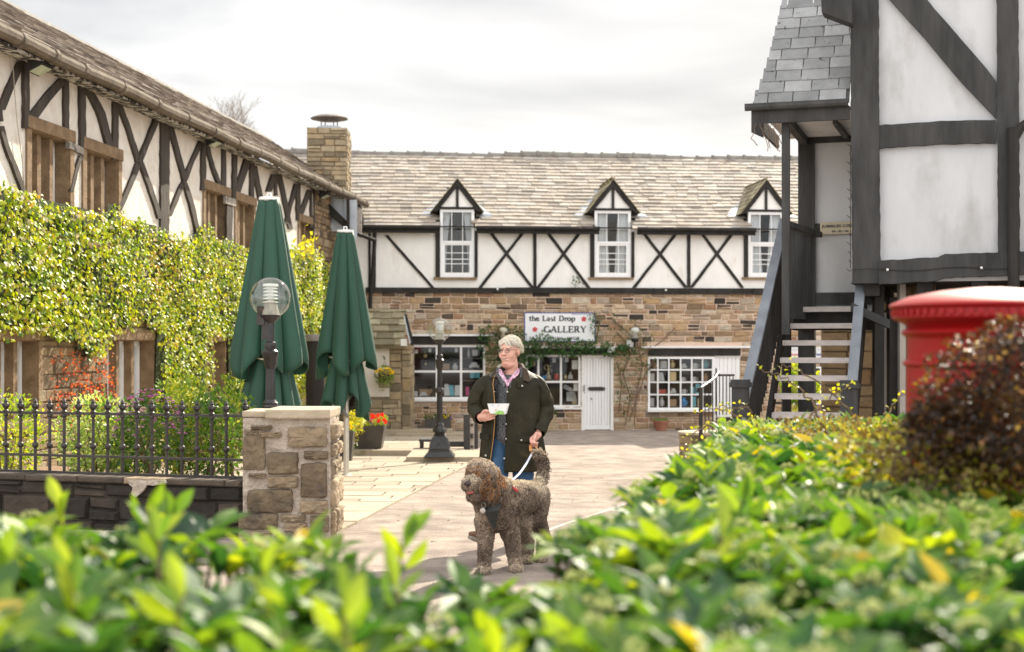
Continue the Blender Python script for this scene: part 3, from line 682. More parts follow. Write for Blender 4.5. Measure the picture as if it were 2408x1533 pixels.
for pts, wd in ((((612, 925), (740, 985)), 60), (((1998, 1410), (2088, 1440)), 66)):
    t = MB(); member(t, LF, [c1(*p) for p in pts], wd*.2659, 0, .05, horiz=True, rough=.6); t.build('timber_rail', M_greywood, root)
t = MB(); t.fbox(LF, uS-.12, uS, -.3, vtopL, .0, .06); t.build('timber_post', M_timber_l, root)
# windows: deep brown stone surrounds with mullions
def stone_window(h, deep=.30, mull=(.34, .66), frame=True):
    u0, u1, v0, v1 = h; s = MB()
    s.bbox(LF, u0-.14, u1+.14, v1+.001, v1+.17, 0, .05); s.fbox(LF, u0-.13, u0, v0, v1, -.33, .03)
    s.fbox(LF, u1, u1+.13, v0, v1, -.33, .03); s.bbox(LF, u0-.14, u1+.14, v0-.13, v0-.001, 0, .08)
    for f in mull: u = u0+(u1-u0)*f; s.fbox(LF, u-.055, u+.055, v0, v1, -.28, -.06)
    s.fbox(LF, u1-.014, u1, v0, v1, -.33, .0); s.fbox(LF, u0, u0+.014, v0, v1, -.33, .0); s.fbox(LF, u0, u1, v1-.012, v1, -.33, -.0); s.fbox(LF, u0, u1, v0, v0+.012, -.33, .0)
    o = s.build('window', M_brownstone, root)
    f = MB(); us = [u0]+[u0+(u1-u0)*q for q in mull]+[u1]
    for a, b in zip(us, us[1:]):
        a += .03; b -= .03
        for q in ((a, a+.07, v0, v1), (b-.07, b, v0, v1), (a, b, v0, v0+.07), (a, b, v1-.07, v1)): f.fbox(LF, *q, -.25, -.18)
    f.build('frame', M_white, o)
    g = MB(); g.quad(LF.pt(u0, v0, -.22), LF.pt(u1, v0, -.22), LF.pt(u1, v1, -.22), LF.pt(u0, v1, -.22)); g.build('pane', M_glass, o)
    r_ = MB(); recess(r_, LF, u0, u1, v0, v1, -.34, -1.4); r_.build('room', M_sky_int, o)
    bl = MB(); bl.quad(LF.pt(u0, v0, -.36), LF.pt(u1, v0, -.36), LF.pt(u1, v1, -.36), LF.pt(u0, v1, -.36)); bl.build('blind', M_curt, o)
for h in upw: stone_window(h)
for h in low: stone_window(h)
# eaves: black soffit board, rough mortared edge, gutter and roof
GN = .42; vg0 = vtopL+.12
uE = lh(862, 480, GN)[0]; uW = lh(-90, 60, GN)[0]
vgut = LF.hit(372, 248, GN)[1]
t = MB(); t.slab([LF.pt(uA-1, vtopL-.02, 0), LF.pt(uE-.3, vtopL-.02, 0), LF.pt(uE-.3, vgut-.10, GN-.07), LF.pt(uA-1, vgut-.10, GN-.07)], (0, 0, .03)); t.build('soffit', mat('stained_soffit', (.03, .026, .022), (.60, .57, .52), scale=9, rough=.9, bump=1.0, contrast=(.47, .56), detail=10), root)
t = MB(); rg = random.Random(6); n_ = 60
pts = [LF.pt(uW+(uE-uW)*i/n_, vgut+.012*math.sin(i*.6), GN) for i in range(n_+1)]
t.tube(pts, .085, 10)
u = uW
while u < uE:
    t.tube([LF.pt(u, vgut, GN), LF.pt(u+.1, vgut, GN)], .10, 10); u += 1.35 if int(u*10) % 3 else .9
t.build('gutter', M_gutter, root)
pr = R(32.5); Sl = (LF.V*math.sin(pr)-LF.N*math.cos(pr)); Nl = (LF.V*math.cos(pr)+LF.N*math.sin(pr))
RL = 2.9
s = MB(); slates(s, LF.pt(uW, vgut+.06, GN-.02), LF.U, Sl, Nl, uE-uW-.25, RL, .34, .23, .026, rg=random.Random(91), sag=.02)
rfl = s.build('roof', M_slate_l, root)
t = MB(); O_ = LF.pt(uW, vgut+.03, GN-.02); Wd = LF.U*(uE-uW-.25)
t.quad(O_, O_+Wd, O_+Wd+Sl*RL, O_+Sl*RL); B2 = O_+Sl*RL; t.quad(B2, B2+Wd, B2+Wd-LF.N*4-LF.V*3, B2-LF.N*4-LF.V*3); t.build('roof_underlay', M_dark, rfl)
t = MB(); t.tube([B2, B2+Wd], .09, 8); t.build('ridge_tiles', M_ridge, rfl)
# timber bracket and grey boarded panel at the eaves end
t = MB(); a = px(818, 485, 34.0); 
t.abox(px(815, 0, 33.9).x, px(822, 0, 33.9).x, 33.86, 33.98, px(0, 640, 33.9).z, px(0, 470, 33.9).z)
t.slab([px(735, 455, 33.95), px(745, 450, 33.95), px(816, 520, 33.95), px(816, 540, 33.95), px(780, 512, 33.95)], (0, .10, 0)); t.build('eaves_bracket', M_black, root)
t = MB(); t.slab([px(823, 475, 34.6), px(851, 492, 34.6), px(849, 560, 34.6), px(823, 545, 34.6)], (0, .08, 0)); t.build('boarded_panel', M_greywood, root)
t = MB(); t.tube([px(845, 480, 35.2), px(848, 500, 35.2), px(851, 515, 35.2), px(850, 530, 35.2)], .05, 8); t.tube([px(835, 548, 34.4), px(884, 566, 34.7)], .045, 8); t.build('gutter_outlet', M_black, root)
# cables on the plaster
M_cable = mat('pale_cable', (.40, .34, .27), rough=.6)
t = MB(); t.tube([LF.P(*c1(*p), .42 if i == 0 else .06+.3*(1-min(1, i/2))) for i, p in enumerate(((560, 160), (640, 270), (720, 370), (800, 440), (900, 490), (1000, 500)))], .009, 5); t.build('cable', M_cable, root); t = MB(); t.tube([LF.P(*c1(*p), .04) for p in ((110, 140), (125, 400), (150, 720), (200, 1100), (215, 1350))], .006, 5); t.build('cable', M_cable, root); t = MB(); t.tube([LF.P(*c2(*p), .03) for p in ((945, 960), (950, 1150), (965, 1400), (970, 1530))], .02, 6); t.build('cable', M_cable, root); t = MB(); t.tube([LF.P(*c1(*p), .1) for p in ((1590, 780), (1700, 850), (1800, 900), (1830, 905))], .008, 5)
t.build('cable', M_cable, root)
# three flood lights under the eaves: things of their own
M_lens = mat('greenish_lens', (.42, .46, .34), (.58, .62, .48), scale=9, rough=.25)
for (x, y), sc_, lb in (((104, 156), 1.0, 'large black flood light under the nearest stretch of the left eave'), ((512, 333), .9, 'black flood light under the middle of the left eave'), ((770, 458), .9, 'farthest black flood light under the left eave beside the chimney')):
    u, v = LF.hit(x, y, .32); r_ = thing('flood_light', LF.pt(u, v, .3), lb, 'light', 'flood lights under the left eave')
    t = MB(); c = LF.pt(u, v, .25); nn = (LF.N*.5-LF.V).normalized(); aa = LF.U; bb = aa.cross(nn).normalized()
    t.box(c, aa*.17*sc_, bb*.11*sc_, nn*.05); t.box(c-nn*.07, aa*.10*sc_, bb*.07, nn*.03); t.tube([c-nn*.08, LF.pt(u, v+.2, .05)], .02, 6); t.build('housing', M_black, r_)
    t = MB(); t.box(c+nn*.053, aa*.14*sc_, bb*.085*sc_, nn*.006); t.build('lens', M_lens, r_)

# ------------------------------------------------------------------ right building
TR = R(18); Z0 = 16.7
RB = Frame(((2000-CX)/FPX*Z0, Z0, 0), (math.cos(TR), -math.sin(TR), 0), (-math.sin(TR), -math.cos(TR), 0))
rh = lambda x, y, n=0: RB.hit(x, y, n)
root = thing('half_timbered_house', RB.pt(0, 0, 0), 'tall black and grey-white half timbered house at the right edge on dark posts', 'building')
uR = 5.2; vT = 6.1; vJ = rh(2000, 664)[1]
w = MB(); P = RB.pt
w.fbox(RB, .05, uR, vJ, vT, -6, 0); w.build('wall_panel', M_plaster_r, root)
t = MB(); member(t, RB, [(2033, -60), (2033, 200), (2035, 420), (2037, 666)], 66, -.1, .10, rough=1.0, rg=random.Random(1)); t.build('corner_post', M_blackr, root)
t = MB()
A = [(2085, -8), (2129, 42), (2173, 90), (2216, 142), (2259, 193), (2300, 236), (2342, 280)]; Bq = [(2173, -8), (2200, 26), (2229, 58), (2264, 99), (2299, 139), (2322, 166), (2342, 193)]
for i in range(6): t.slab([RB.P(*A[i], 0.001), RB.P(*Bq[i], .001), RB.P(*Bq[i+1], .001), RB.P(*A[i+1], .001)], RB.N*.065)
t.build('timber_brace', M_blackr, root)
t = MB(); member(t, RB, [(2067, 321), (2200, 312), (2342, 308)], 54, 0, .075, horiz=True, rough=1, rg=random.Random(2)); t.build('timber_rail', M_blackr, root)
t = MB(); member(t, RB, [(2369, -60), (2371, 300), (2373, 600)], 52, 0, .085, rough=1, rg=random.Random(3)); t.build('timber_post', M_blackr, root)
t = MB(); member(t, RB, [(2067, 641), (2205, 632), (2222, 625), (2420, 618), (2600, 600)], 56, -.05, .13, horiz=True, rough=1.2, rg=random.Random(4)); t.build('jetty_beam', M_blackr, root)
t = MB(); t.tube([RB.P(2382, 300, .16), RB.P(2382, 500, .16), RB.P(2384, 700, .16)], .065, 10); t.tube([RB.P(2382, 330, .16), RB.P(2400, 300, .16), RB.P(2430, 280, .16)], .055, 8); t.build('downpipe', M_black, root)
# underside of the jetty with joists, and the shaded ground floor behind
t = MB()
for i in range(9): t.fbox(RB, .15+i*.6, .33+i*.6, vJ-.16, vJ-.003, -3.2, -.02, .4)
t.fbox(RB, 0, uR, vJ-.012, vJ-.004, -3.3, -.03); t.build('jetty_joists', M_black, root)
t = MB(); wv = MB()
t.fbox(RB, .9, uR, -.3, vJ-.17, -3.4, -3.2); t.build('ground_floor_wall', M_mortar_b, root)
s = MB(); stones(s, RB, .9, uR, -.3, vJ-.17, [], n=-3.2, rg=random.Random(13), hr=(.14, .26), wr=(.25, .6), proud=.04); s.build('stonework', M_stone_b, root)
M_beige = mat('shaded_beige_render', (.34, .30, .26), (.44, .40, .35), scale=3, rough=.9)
def zpost(x0, x1, y0, y1, Z, d, m, nm):
    t = MB(); a, b = px(x0, y1, Z), px(x1, y0, Z); t.abox(a.x, b.x, Z, Z+d, a.z if y1 < 1100 else -.3, b.z); return t.build(nm, m, root)
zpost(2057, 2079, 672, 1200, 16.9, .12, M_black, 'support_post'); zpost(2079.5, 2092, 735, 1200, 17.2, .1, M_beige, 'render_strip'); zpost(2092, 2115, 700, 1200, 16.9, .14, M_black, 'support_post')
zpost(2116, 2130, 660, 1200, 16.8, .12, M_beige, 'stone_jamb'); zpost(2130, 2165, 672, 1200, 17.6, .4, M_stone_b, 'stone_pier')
t = MB(); a, b = px(2005, 712, 16.55), px(2092, 752, 16.45); t.slab([a, b, b-Vector((0, 0, .10)), a-Vector((0, 0, .10))], (0, .1, 0)); t.build('timber_brace', M_blackr, root)
t = MB(); t.slab([px(2150, 668, 17), px(2200, 666, 17), px(2200, 700, 17), px(2150, 700, 17)], (0, .06, 0)); t.build('board', M_brownstone, root)
# porch over the stair landing: floor, back wall, posts, ceiling, slate roof
NB = -2.2                                   # how far the porch back wall stands behind the front
uL = rh(1905, 500, NB)[0]
vL = rh(1925, 718, -1.2)[1]                  # landing level
vLand = 1.68+.42
t = MB(); t.fbox(RB, uL, .1, vLand, rh(1950, 322, NB)[1]+.25, NB-.2, NB); t.build('porch_wall', M_plaster_r, root)
t = MB(); a = RB.hit(1878, 500, NB)[0]; b = RB.hit(1916, 500, NB)[0]; t.fbox(RB, a, b, -.2, rh(1900, 322, NB)[1], NB-.15, NB+.07); t.build('timber_post', M_blackr, root)
t = MB(); t.fbox(RB, a, .1, rh(1950, 336, NB)[1], rh(1950, 321, NB)[1], NB, NB+.09); t.build('timber_rail', M_blackr, root); t = MB(); t.fbox(RB, a, .1, rh(1950, 717, NB)[1], rh(1950, 688, NB)[1], NB, NB+.05); t.build('timber_rail', M_blackr, root)
t = MB(); e0 = rh(1838, 400, -.1)[0]; e1 = rh(1856, 400, -.1)[0]; vce = rh(1850, 288, -.1)[1]
t.fbox(RB, e0, e1, vLand-.3, vce, -.19, -.1); t.build('porch_post', M_blackr, root)
# ceiling and its beams
uF = rh(1768, 270, 0)[0]
t = MB(); t.fbox(RB, uF+.12, .0, vce+.10, vce+.14, NB, -.0); t.build('porch_ceiling', M_plaster_r, root)
t = MB(); t.slab([RB.P(1958, 280, -.2), RB.P(1967, 279, -.2), RB.P(1999, 318, NB), RB.P(1985, 318, NB)], (0, 0, -.06)); t.build('ceiling_beam', M_blackr, root); t = MB(); t.fbox(RB, e0, e1, vce+.0, vce+.10, NB, -.2); t.build('ceiling_beam', M_blackr, root)
v0, v1 = rh(1830, 288, .05)[1], rh(1830, 256, .05)[1]
t = MB(); t.fbox(RB, uF, -.01, v0, v1, .0, .05); t.slab([RB.pt(uF, v0, .0), RB.pt(uF+.14, v0, .0), RB.pt(uF+.14, v0-.17, .0), RB.pt(uF, v0-.1, .0)], RB.N*.05)
t.fbox(RB, uF, uF+.04, v0-.0, v1, NB, -.001); t.build('fascia', M_blackr, root)
t = MB(); gu = rh(1752, 252, .1)[0]; gv = (rh(1800, 245, .1)[1]+rh(1800, 256, .1)[1])/2; t.tube([RB.pt(gu, gv, .1), RB.pt(-.02, gv, .1)], .045, 10); t.fbox(RB, gu, -.01, gv, gv+.04, .06, .14); t.build('gutter', M_blackr, root)
eO = RB.pt(rh(1767, 243, .08)[0], gv+.03, .08); pitch = R(57)
Sr = RB.V*math.sin(pitch)-RB.N*math.cos(pitch); Nrr = RB.V*math.cos(pitch)+RB.N*math.sin(pitch)
wR = -RB.hit(1767, 243, .08)[0]-.01
# the verge leans in as the roof rises
vg_r = lambda s_: .30*(1-math.exp(-s_*2.6))*.32+s_*.088
s = MB(); slates(s, eO, RB.U, Sr, Nrr, wR, 1.75, .31, .175, .012, umin=vg_r, rg=random.Random(44), jit=.06, gap=.012)
rr = s.build('porch_roof', M_slate_g, root)
t = MB(); pp = [eO+RB.U*vg_r(i*.2)+Sr*(i*.2)-Nrr*.012 for i in range(9)]+[eO+Sr*1.6+RB.U*wR-Nrr*.012, eO+RB.U*wR-Nrr*.012]; t.slab(pp, -Nrr*.03); t.build('roof_edge', mat('slate_edge', (.10, .10, .10), rough=.9), rr)
t = MB(); t.slab([RB.P(1930, -20, .35), RB.P(2003, -20, .35), RB.P(2003, 54, .35), RB.P(1990, 50, .35), RB.P(1932, 28, .35)], RB.N*-.3); t.build('eaves_bracket', M_blackr, root)
# landing
t = MB(); t.fbox(RB, e0, .95, vLand-.04, vLand, NB, -1.2); t.fbox(RB, e0, .95, vLand-.24, vLand-.041, -1.3, -1.22); t.fbox(RB, e0, e0+.08, vLand-.24, vLand-.041, NB, -1.31); t.build('landing', M_black, root)
# dark post seen through the open treads
t = MB(); a = px(1842, 0, 18.9); t.abox(px(1841, 0, 18.9).x, px(1861, 0, 18.9).x, 18.9, 19.0, -.3, vLand-.05); t.build('support_post', M_black, root)
# back part of the house behind the stairs: stone wall in shade
BW = Frame(px(1931, 800, 22), (math.cos(TR), -math.sin(TR), 0), (-math.sin(TR), -math.cos(TR), 0)); BW.O.z = 0
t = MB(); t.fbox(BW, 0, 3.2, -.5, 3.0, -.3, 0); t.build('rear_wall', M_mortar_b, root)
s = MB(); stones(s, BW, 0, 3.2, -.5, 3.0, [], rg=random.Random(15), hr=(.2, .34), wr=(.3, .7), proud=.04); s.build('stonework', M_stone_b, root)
t = MB(); a = px(1800, 0, 21.5); b = px(1960, 0, 20.6); t.slab([Vector((a.x, a.y, 1.9)), Vector((b.x, b.y, 1.9)), Vector((b.x, b.y, 2.35)), Vector((a.x, a.y, 2.35))], (0, .2, 0)); t.build('rear_beam', M_black, root)

# ------------------------------------------------------------------ stairs
M_tread = mat('worn_grey_oak_tread', (.58, .51, .47), (.78, .70, .66), scale=5, rough=.8, bump=.5, stretch=(.3, 3, 3))
M_rail = mat('blue_grey_handrail', (.12, .13, .15), (.20, .215, .24), scale=4, rough=.45, bump=.2)
st = thing('wooden_staircase', RB.pt(-.6, 0, 1.5), 'open tread black wooden staircase with grey handrails climbing to the slate roofed porch', 'staircase')
TRD = [(1850, 2004, 722), (1841, 2016, 760.5), (1834, 2011, 800.5), (1825, 2005, 841), (1817, 1999, 884), (1808, 1979+8, 926.5), (1799, 1979+6, 970)]
stD = Vector((math.sin(TR), math.cos(TR), 0)); stR = Vector((math.cos(TR), -math.sin(TR), 0))
top = px(1850, 722, 18.05); top.z = 0
ZT = [2.154-.212*i for i in range(12)]
run = .245
for i in range(11):
    # left ends follow the stair line; depth chosen so each tread meets its photographed height
    c = top-stD*(run*i); z = ZT[i]
    if z < .1: break
    t = MB(); t.box(c+stR*.47+stD*.12+Vector((0, 0, z-.03)), stR*.46, stD*.13, Vector((0, 0, .032)), .5); t.build('tread', M_tread, st)
bot = top-stD*(run*10); 
def strng(off, nm, m, w_, h0, h1, z_off=0, i0=0, i1=10.3):
    a = top-stD*(run*i0)+stR*off; b = top-stD*(run*i1)+stR*off; za, zb_ = ZT[0]-.212*i0+z_off, ZT[0]-.212*i1+z_off
    t = MB(); t.slab([Vector((a.x, a.y, za+h0)), Vector((b.x, b.y, zb_+h0)), Vector((b.x, b.y, zb_+h1)), Vector((a.x, a.y, za+h1))], stR*w_); return t.build(nm, m, st)
strng(-.045, 'stringer', M_black, .045, -.26, .05); strng(.935, 'stringer', M_black, .045, -.26, .05)
hr0 = .93
for off, ob in ((-.08, -.24), (.93, .93)):
    a = top+stR*off; b = top-stD*(run*10.0)+stR*ob
    t = MB(); A_ = Vector((a.x, a.y, ZT[0]+hr0+.16)); B_ = Vector((b.x, b.y, ZT[0]-.212*10+hr0)); nrm = (B_-A_).cross(stR).normalized()
    t.slab([A_, A_+stR*.11, B_+stR*.11, B_], nrm*.05); t.build('handrail', M_rail, st)
    t = MB()
    for k in range(26):
        f = (k+.5)/26*10; p = top-stD*(run*f)+stR*(off+(ob-off)*f/10+.055); z = ZT[0]-.212*f
        t.box(p+Vector((0, 0, z+.02+hr0/2-.02)), stR*.012, stD*.022, Vector((0, 0, hr0/2)), .5)
    t.build('balusters', M_black, st)
    p = top-stD*(run*10.35)+stR*(ob+.05)
    t = MB(); t.box(p+Vector((0, 0, .6)), stR*.085, stD*.085, Vector((0, 0, .62))); t.box(p+Vector((0, 0, 1.235)), stR*.11, stD*.11, Vector((0, 0, .025))); t.box(p+Vector((0, 0, 1.275)), stR*.095, stD*.095, Vector((0, 0, .018))); t.build('newel_post', M_blackr, st)
# landing balustrade running back from the porch post
t = MB()
for k in range(11): f = k/10; t.fbox(RB, e0+.02+.16*f, e0+.07+.16*f, vLand-.1, vLand+.98, -.3-1.45*f, -.27-1.45*f)
t.build('landing_balusters', M_blackr, st)
t = MB(); t.slab([RB.pt(e0, vLand+1.0, -.2), RB.pt(e0+.08, vLand+1.0, -.2), RB.pt(e0+.28, vLand+1.0, NB+.1), RB.pt(e0+.2, vLand+1.0, NB+.1)], (0, 0, .07)); t.build('landing_rail', M_blackr, st)
# ------------------------------------------------------------------ low wall, iron railing, stone pier
ZF0, ZF1 = 13.35, 12.55                     # the wall comes a little nearer towards the pier
fp0 = px(-60, 0, ZF0); fp1 = px(572, 0, ZF1); fp0.z = fp1.z = 0
fd = (fp1-fp0).normalized(); FW = Frame(fp0, fd, (fd.y, -fd.x, 0)); fL = (fp1-fp0).length
ztw = FW.hit(300, 1122)[1]
lw = thing('low_wall', fp0, 'low blackish stone wall under the black iron railing', 'wall')
t = MB(); t.fbox(FW, 0, fL, -.1, ztw-.06, -.34, 0); t.build('core', M_mortar_d, lw)
s = MB(); stones(s, FW, 0, fL, -.1, ztw-.055, [], rg=random.Random(41), proud=.04, hr=(.13, .24), wr=(.25, .6), jit=.012, bev=.02); s.build('stonework', M_stone_d, lw)
t = MB(); rg = random.Random(2); u = 0
while u < fL-.02:
    l = min(rg.uniform(.3, .6), fL-u); t.bbox(FW, u, u+l-.008, ztw-.055, ztw+rg.uniform(-.006, .004), -.36, .05+rg.uniform(-.02, .015), .012, rg.random()); u += l
t.build('coping', mat('dark_coping', (.7, .7, .7), (1.2, 1.15, 1.1), scale=6, ramp=[(0, (.06, .048, .036)), (.7, (.13, .10, .075)), (1, (.30, .23, .15))], rough=.9, bump=.8), lw)
t = MB(); rg = random.Random(3)          # pale mortar smear
pts = [FW.P(x, y, .062) for x, y in ((300, 1128), (345, 1130), (385, 1128), (392, 1136), (360, 1142), (345, 1140), (335, 1156), (318, 1170), (308, 1162), (312, 1146), (304, 1140))]
t.slab(pts, FW.N*-.03); t.build('mortar_patch', M_mortar_p, lw)
# railing: bars at a regular spacing, each a part
fr = thing('iron_railing', fp0+Vector((0, 0, ztw)), 'black cast iron railing with spiked finials on the low stone wall', 'railing')
bx = [-20, 14, 48.5, 83, 117, 151, 185, 219, 253.5, 288, 322, 357, 392, 428, 463, 498, 532]
hgt = FW.hit(300, 940)[1]-ztw
def bar_mesh(c):
    t = MB(); h = hgt
    t.tube([c, c+Vector((0, 0, h*.78))], .0150, 8)
    t.ball(c+Vector((0, 0, h*.37)), .031, 10, 8)
    t.lathe(c, [(.013, h*.44), (.013, h*.45)], 8)
    t.lathe(c, [(.015, h*.745), (.024, h*.76), (.024, h*.775), (.015, h*.79), (.025, h*.81), (.027, h*.825), (.015, h*.845), (.022, h*.86), (.034, h*.885), (.030, h*.91), (.016, h*.935), (.021, h*.95), (.013, h*.975), (.002, h*1.0)], 10)
    for a in (0, math.pi/2):
        d = FW.U*math.cos(a)+FW.N*math.sin(a)
        for sg in (-1, 1):
            p = c+Vector((0, 0, h*.885)); t.tube([p, p+d*sg*.030+Vector((0, 0, .006)), p+d*sg*.042+Vector((0, 0, .024))], [.010, .010, .004], 6)
    return t
for x in bx:
    u = FW.hit(x, 1000, -.16)[0]; bar_mesh(FW.pt(u, ztw, -.16)).build('baluster', M_iron, fr, smooth=True)
for y in (974, 1075, 1115):
    t = MB(); v = FW.hit(300, y, -.16)[1]; t.fbox(FW, -.1, fL+.02, v-.011, v+.011, -.175, -.145); t.build('rail', M_iron, fr)
# second railing going back beside the pier
t = MB(); 
rr2 = thing('iron_railing', px(577, 1000, 12.9), 'short end bar of iron railing against the stone pier', 'railing')
for x in (577,):
    c = px(x, 0, 12.9); c.z = ztw; bar_mesh(c).build('baluster', M_iron, rr2, smooth=True)
t = MB(); a = px(560, 978, 12.75); b = px(585, 978, 13.0); b.z = a.z; t.tube([a, b], .008, 6); t.build('rail', M_iron, rr2)
# stone pier
ZPp = 12.3; a = px(571, 0, ZPp); b = px(777, 0, ZPp)
PF = Frame((a.x, ZPp, 0), (1, 0, 0), (0, -1, 0)); pw = b.x-a.x; PR = Frame((b.x, ZPp, 0), (0, 1, 0), (1, 0, 0)); pd = .62
PZ = PF.hit(680, 974)[1]
pr_ = thing('stone_pier', (a.x+pw/2, ZPp+pd/2, 0), 'square rubble stone pier with flat slab cap at the end of the railing', 'pier')
rg = random.Random(17)
def roughbox(F, u0, u1, v0, v1, n0, n1, m, k=(18, 24)):
    t = MB(); A = [[None]*(k[1]+1) for _ in range(k[0]+1)]
    return t
def rough_face(t, F, u0, u1, v0, v1, amp, nu, nv, seed):
    g_ = []
    for j in range(nv+1):
        for i in range(nu+1):
            u = u0+(u1-u0)*i/nu; v = v0+(v1-v0)*j/nv; p = F.pt(u, v, 0)
            e = min(i, nu-i, 1)
            nn = mnoise.noise(p*6+Vector((seed, 0, 0)))*amp+mnoise.noise(p*17)*amp*.5
            g_.append(F.pt(u, v, nn*e))
    t.add(g_, [(j*(nu+1)+i, j*(nu+1)+i+1, (j+1)*(nu+1)+i+1, (j+1)*(nu+1)+i) for j in range(nv) for i in range(nu)])
t = MB(); rough_face(t, PF, 0, pw, -.05, PZ-.03, .02, 30, 40, 1); rough_face(t, PR, 0, pd, -.05, PZ-.03, .02, 20, 40, 2)
t.quad(PF.pt(0, -.05, -pd), PF.pt(0, -.05), PF.pt(0, PZ), PF.pt(0, PZ, -pd)); t.quad(PF.pt(pw, -.05, -pd), PF.pt(0, -.05, -pd), PF.pt(0, PZ, -pd), PF.pt(pw, PZ, -pd)); t.build('mortar', M_mortar_p, pr_, smooth=True)
# stones read from the photograph, in picture px on the front face
st_px = [(676, 1003, 770, 1052), (628, 1063, 703, 1115), (630, 1119, 702, 1147), (707, 1088, 770, 1171), (571, 1022, 625, 1108), (580, 1150, 690, 1205), (560, 1206, 655, 1245), (706, 1176, 772, 1207), (612, 1015, 662, 1029), (574, 1010, 610, 1022), (715, 1060, 772, 1080), (585, 1112, 626, 1124), (590, 1000, 640, 1010), (660, 1210, 720, 1225), (730, 1212, 774, 1250), (668, 1228, 722, 1250), (560, 1248, 640, 1275), (648, 1254, 730, 1280)]
s = MB()
def blob_stone(s, F, u0, u1, v0, v1, pr, rg, tone):
    n = 28; cu, cv = (u0+u1)/2, (v0+v1)/2; hu, hv = (u1-u0)/2, (v1-v0)/2; rings = []
    for sc_, nn in ((1.0, -.02), (.97, pr*.7), (.86, pr*1.05), (.5, pr*1.15)):
        ring = []
        for k in range(n):
            a = 2*math.pi*(k+.5)/n; c_, s_ = math.cos(a), math.sin(a); p = 14.0
            r = (abs(c_)**p+abs(s_)**p)**(-1/p)
            jj = 1+.09*mnoise.noise(Vector((cu*7+c_*2, cv*7+s_*2, 3)))
            ring.append(F.pt(cu+hu*c_*r*sc_*jj, cv+hv*s_*r*sc_*jj, nn+.016*mnoise.noise(Vector((cu*9+c_*3, cv*9+s_*3, sc_*4)))))
        rings.append(ring)
    vs = [p for r_ in rings for p in r_]+[F.pt(cu, cv, pr*1.15)]
    fs = [(j*n+k, j*n+(k+1) % n, (j+1)*n+(k+1) % n, (j+1)*n+k) for j in range(3) for k in range(n)]+[(3*n+k, 3*n+(k+1) % n, 4*n) for k in range(n)]
    s.add(vs, fs, tone)
for x0, y0, x1, y1 in st_px:
    u0, v0 = PF.hit(x0, y1); u1, v1 = PF.hit(x1, y0); blob_stone(s, PF, u0, u1, v0, v1, rg.uniform(.02, .045), rg, rg.random()*.7)
v = 0
while v < PZ-.08:
    h = rg.uniform(.12, .28); h = min(h, PZ-.05-v); us = [0, pd] if rg.random() < .5 else [0, rg.uniform(.2, .4), pd]
    for a_, b_ in zip(us, us[1:]): blob_stone(s, PR, a_+.02, b_-.03, v+.02, v+h-.015, rg.uniform(.02, .05), rg, .4+rg.random()*.6)  # right-face stones lighter than the front, sunlight put into their tone
    v += h
s.build('stonework', M_stone_p, pr_, smooth=True)
t = MB(); cz0, cz1 = PZ-.035, PZ+.03
c0 = px(568, 968, 12.25); 
def slabrough(x0, x1, y0, y1, z0, z1, tn):
    n = 14; top = []; bot = []
    per = [(x0+(x1-x0)*i/n, y0) for i in range(n)]+[(x1, y0+(y1-y0)*i/n) for i in range(n)]+[(x1-(x1-x0)*i/n, y1) for i in range(n)]+[(x0, y1-(y1-y0)*i/n) for i in range(n)]
    cx, cy = (x0+x1)/2, (y0+y1)/2; vs = []
    for z, f in ((z0, .985), (z0+.012, 1), (z1-.010, 1), (z1, .98)):
        for x, y in per:
            w_ = 1+.012*mnoise.noise(Vector((x*9, y*9, z*30))); vs.append((cx+(x-cx)*f*w_, cy+(y-cy)*f*w_, z+.004*mnoise.noise(Vector((x*5, y*5, 0)))))
    m = len(per); fs = [(j*m+k, j*m+(k+1) % m, (j+1)*m+(k+1) % m, (j+1)*m+k) for j in range(3) for k in range(m)]+[tuple(range(3*m, 4*m)), tuple(range(m-1, -1, -1))]
    t.add(vs, fs, tn)
slabrough(c0.x, c0.x+.20, ZPp-.02, ZPp+pd*.9, cz0+.012, cz1-.004, .9); slabrough(c0.x+.205, px(777, 0, 12.25).x, ZPp-.06, ZPp+pd+.05, cz0, cz1+.012, .6)
t.build('cap_slab', mat('cap_stone', (.36, .29, .20), (.50, .42, .31), scale=4, rough=.9, bump=.7, bscale=18), pr_)

# ------------------------------------------------------------------ street lamps
M_lampw = mat('white_louvre', (.80, .80, .78), (.86, .86, .84), rough=.4)
M_lampg = mat('grey_lamp_holder', (.30, .28, .26), (.40, .38, .35), rough=.4)
def globe(r_, c, R_, louv=True, tint=None, holder=True):
    t = MB(); t.ball(c, R_, 28, 18); t.build('globe', tint or M_globe, r_, smooth=True)
    if holder:
        t = MB(); t.lathe(c, [(R_*.32, -R_*.92), (R_*.46, -R_*.86), (R_*.34, -R_*.4), (R_*.30, -R_*.25), (R_*.1, -R_*.22)], 16); t.build('lamp_holder', M_lampg, r_, smooth=True)
    if louv:
        t = MB()
        for k in range(5):
            z = -R_*.22+R_*.17*k; rr = R_*(.40-.012*k)
            t.lathe(c, [(rr*.55, z+.02*R_), (rr, z-.02*R_), (rr, z+.0), (rr*.58, z+.06*R_)], 18)
        t.lathe(c, [(R_*.28, R_*.60), (R_*.38, R_*.56), (R_*.36, R_*.68), (.001, R_*.70)], 18); t.lathe(c, [(R_*.15, -R_*.25), (R_*.15, R_*.6)], 10)
        t.build('louvre', M_lampw, r_)
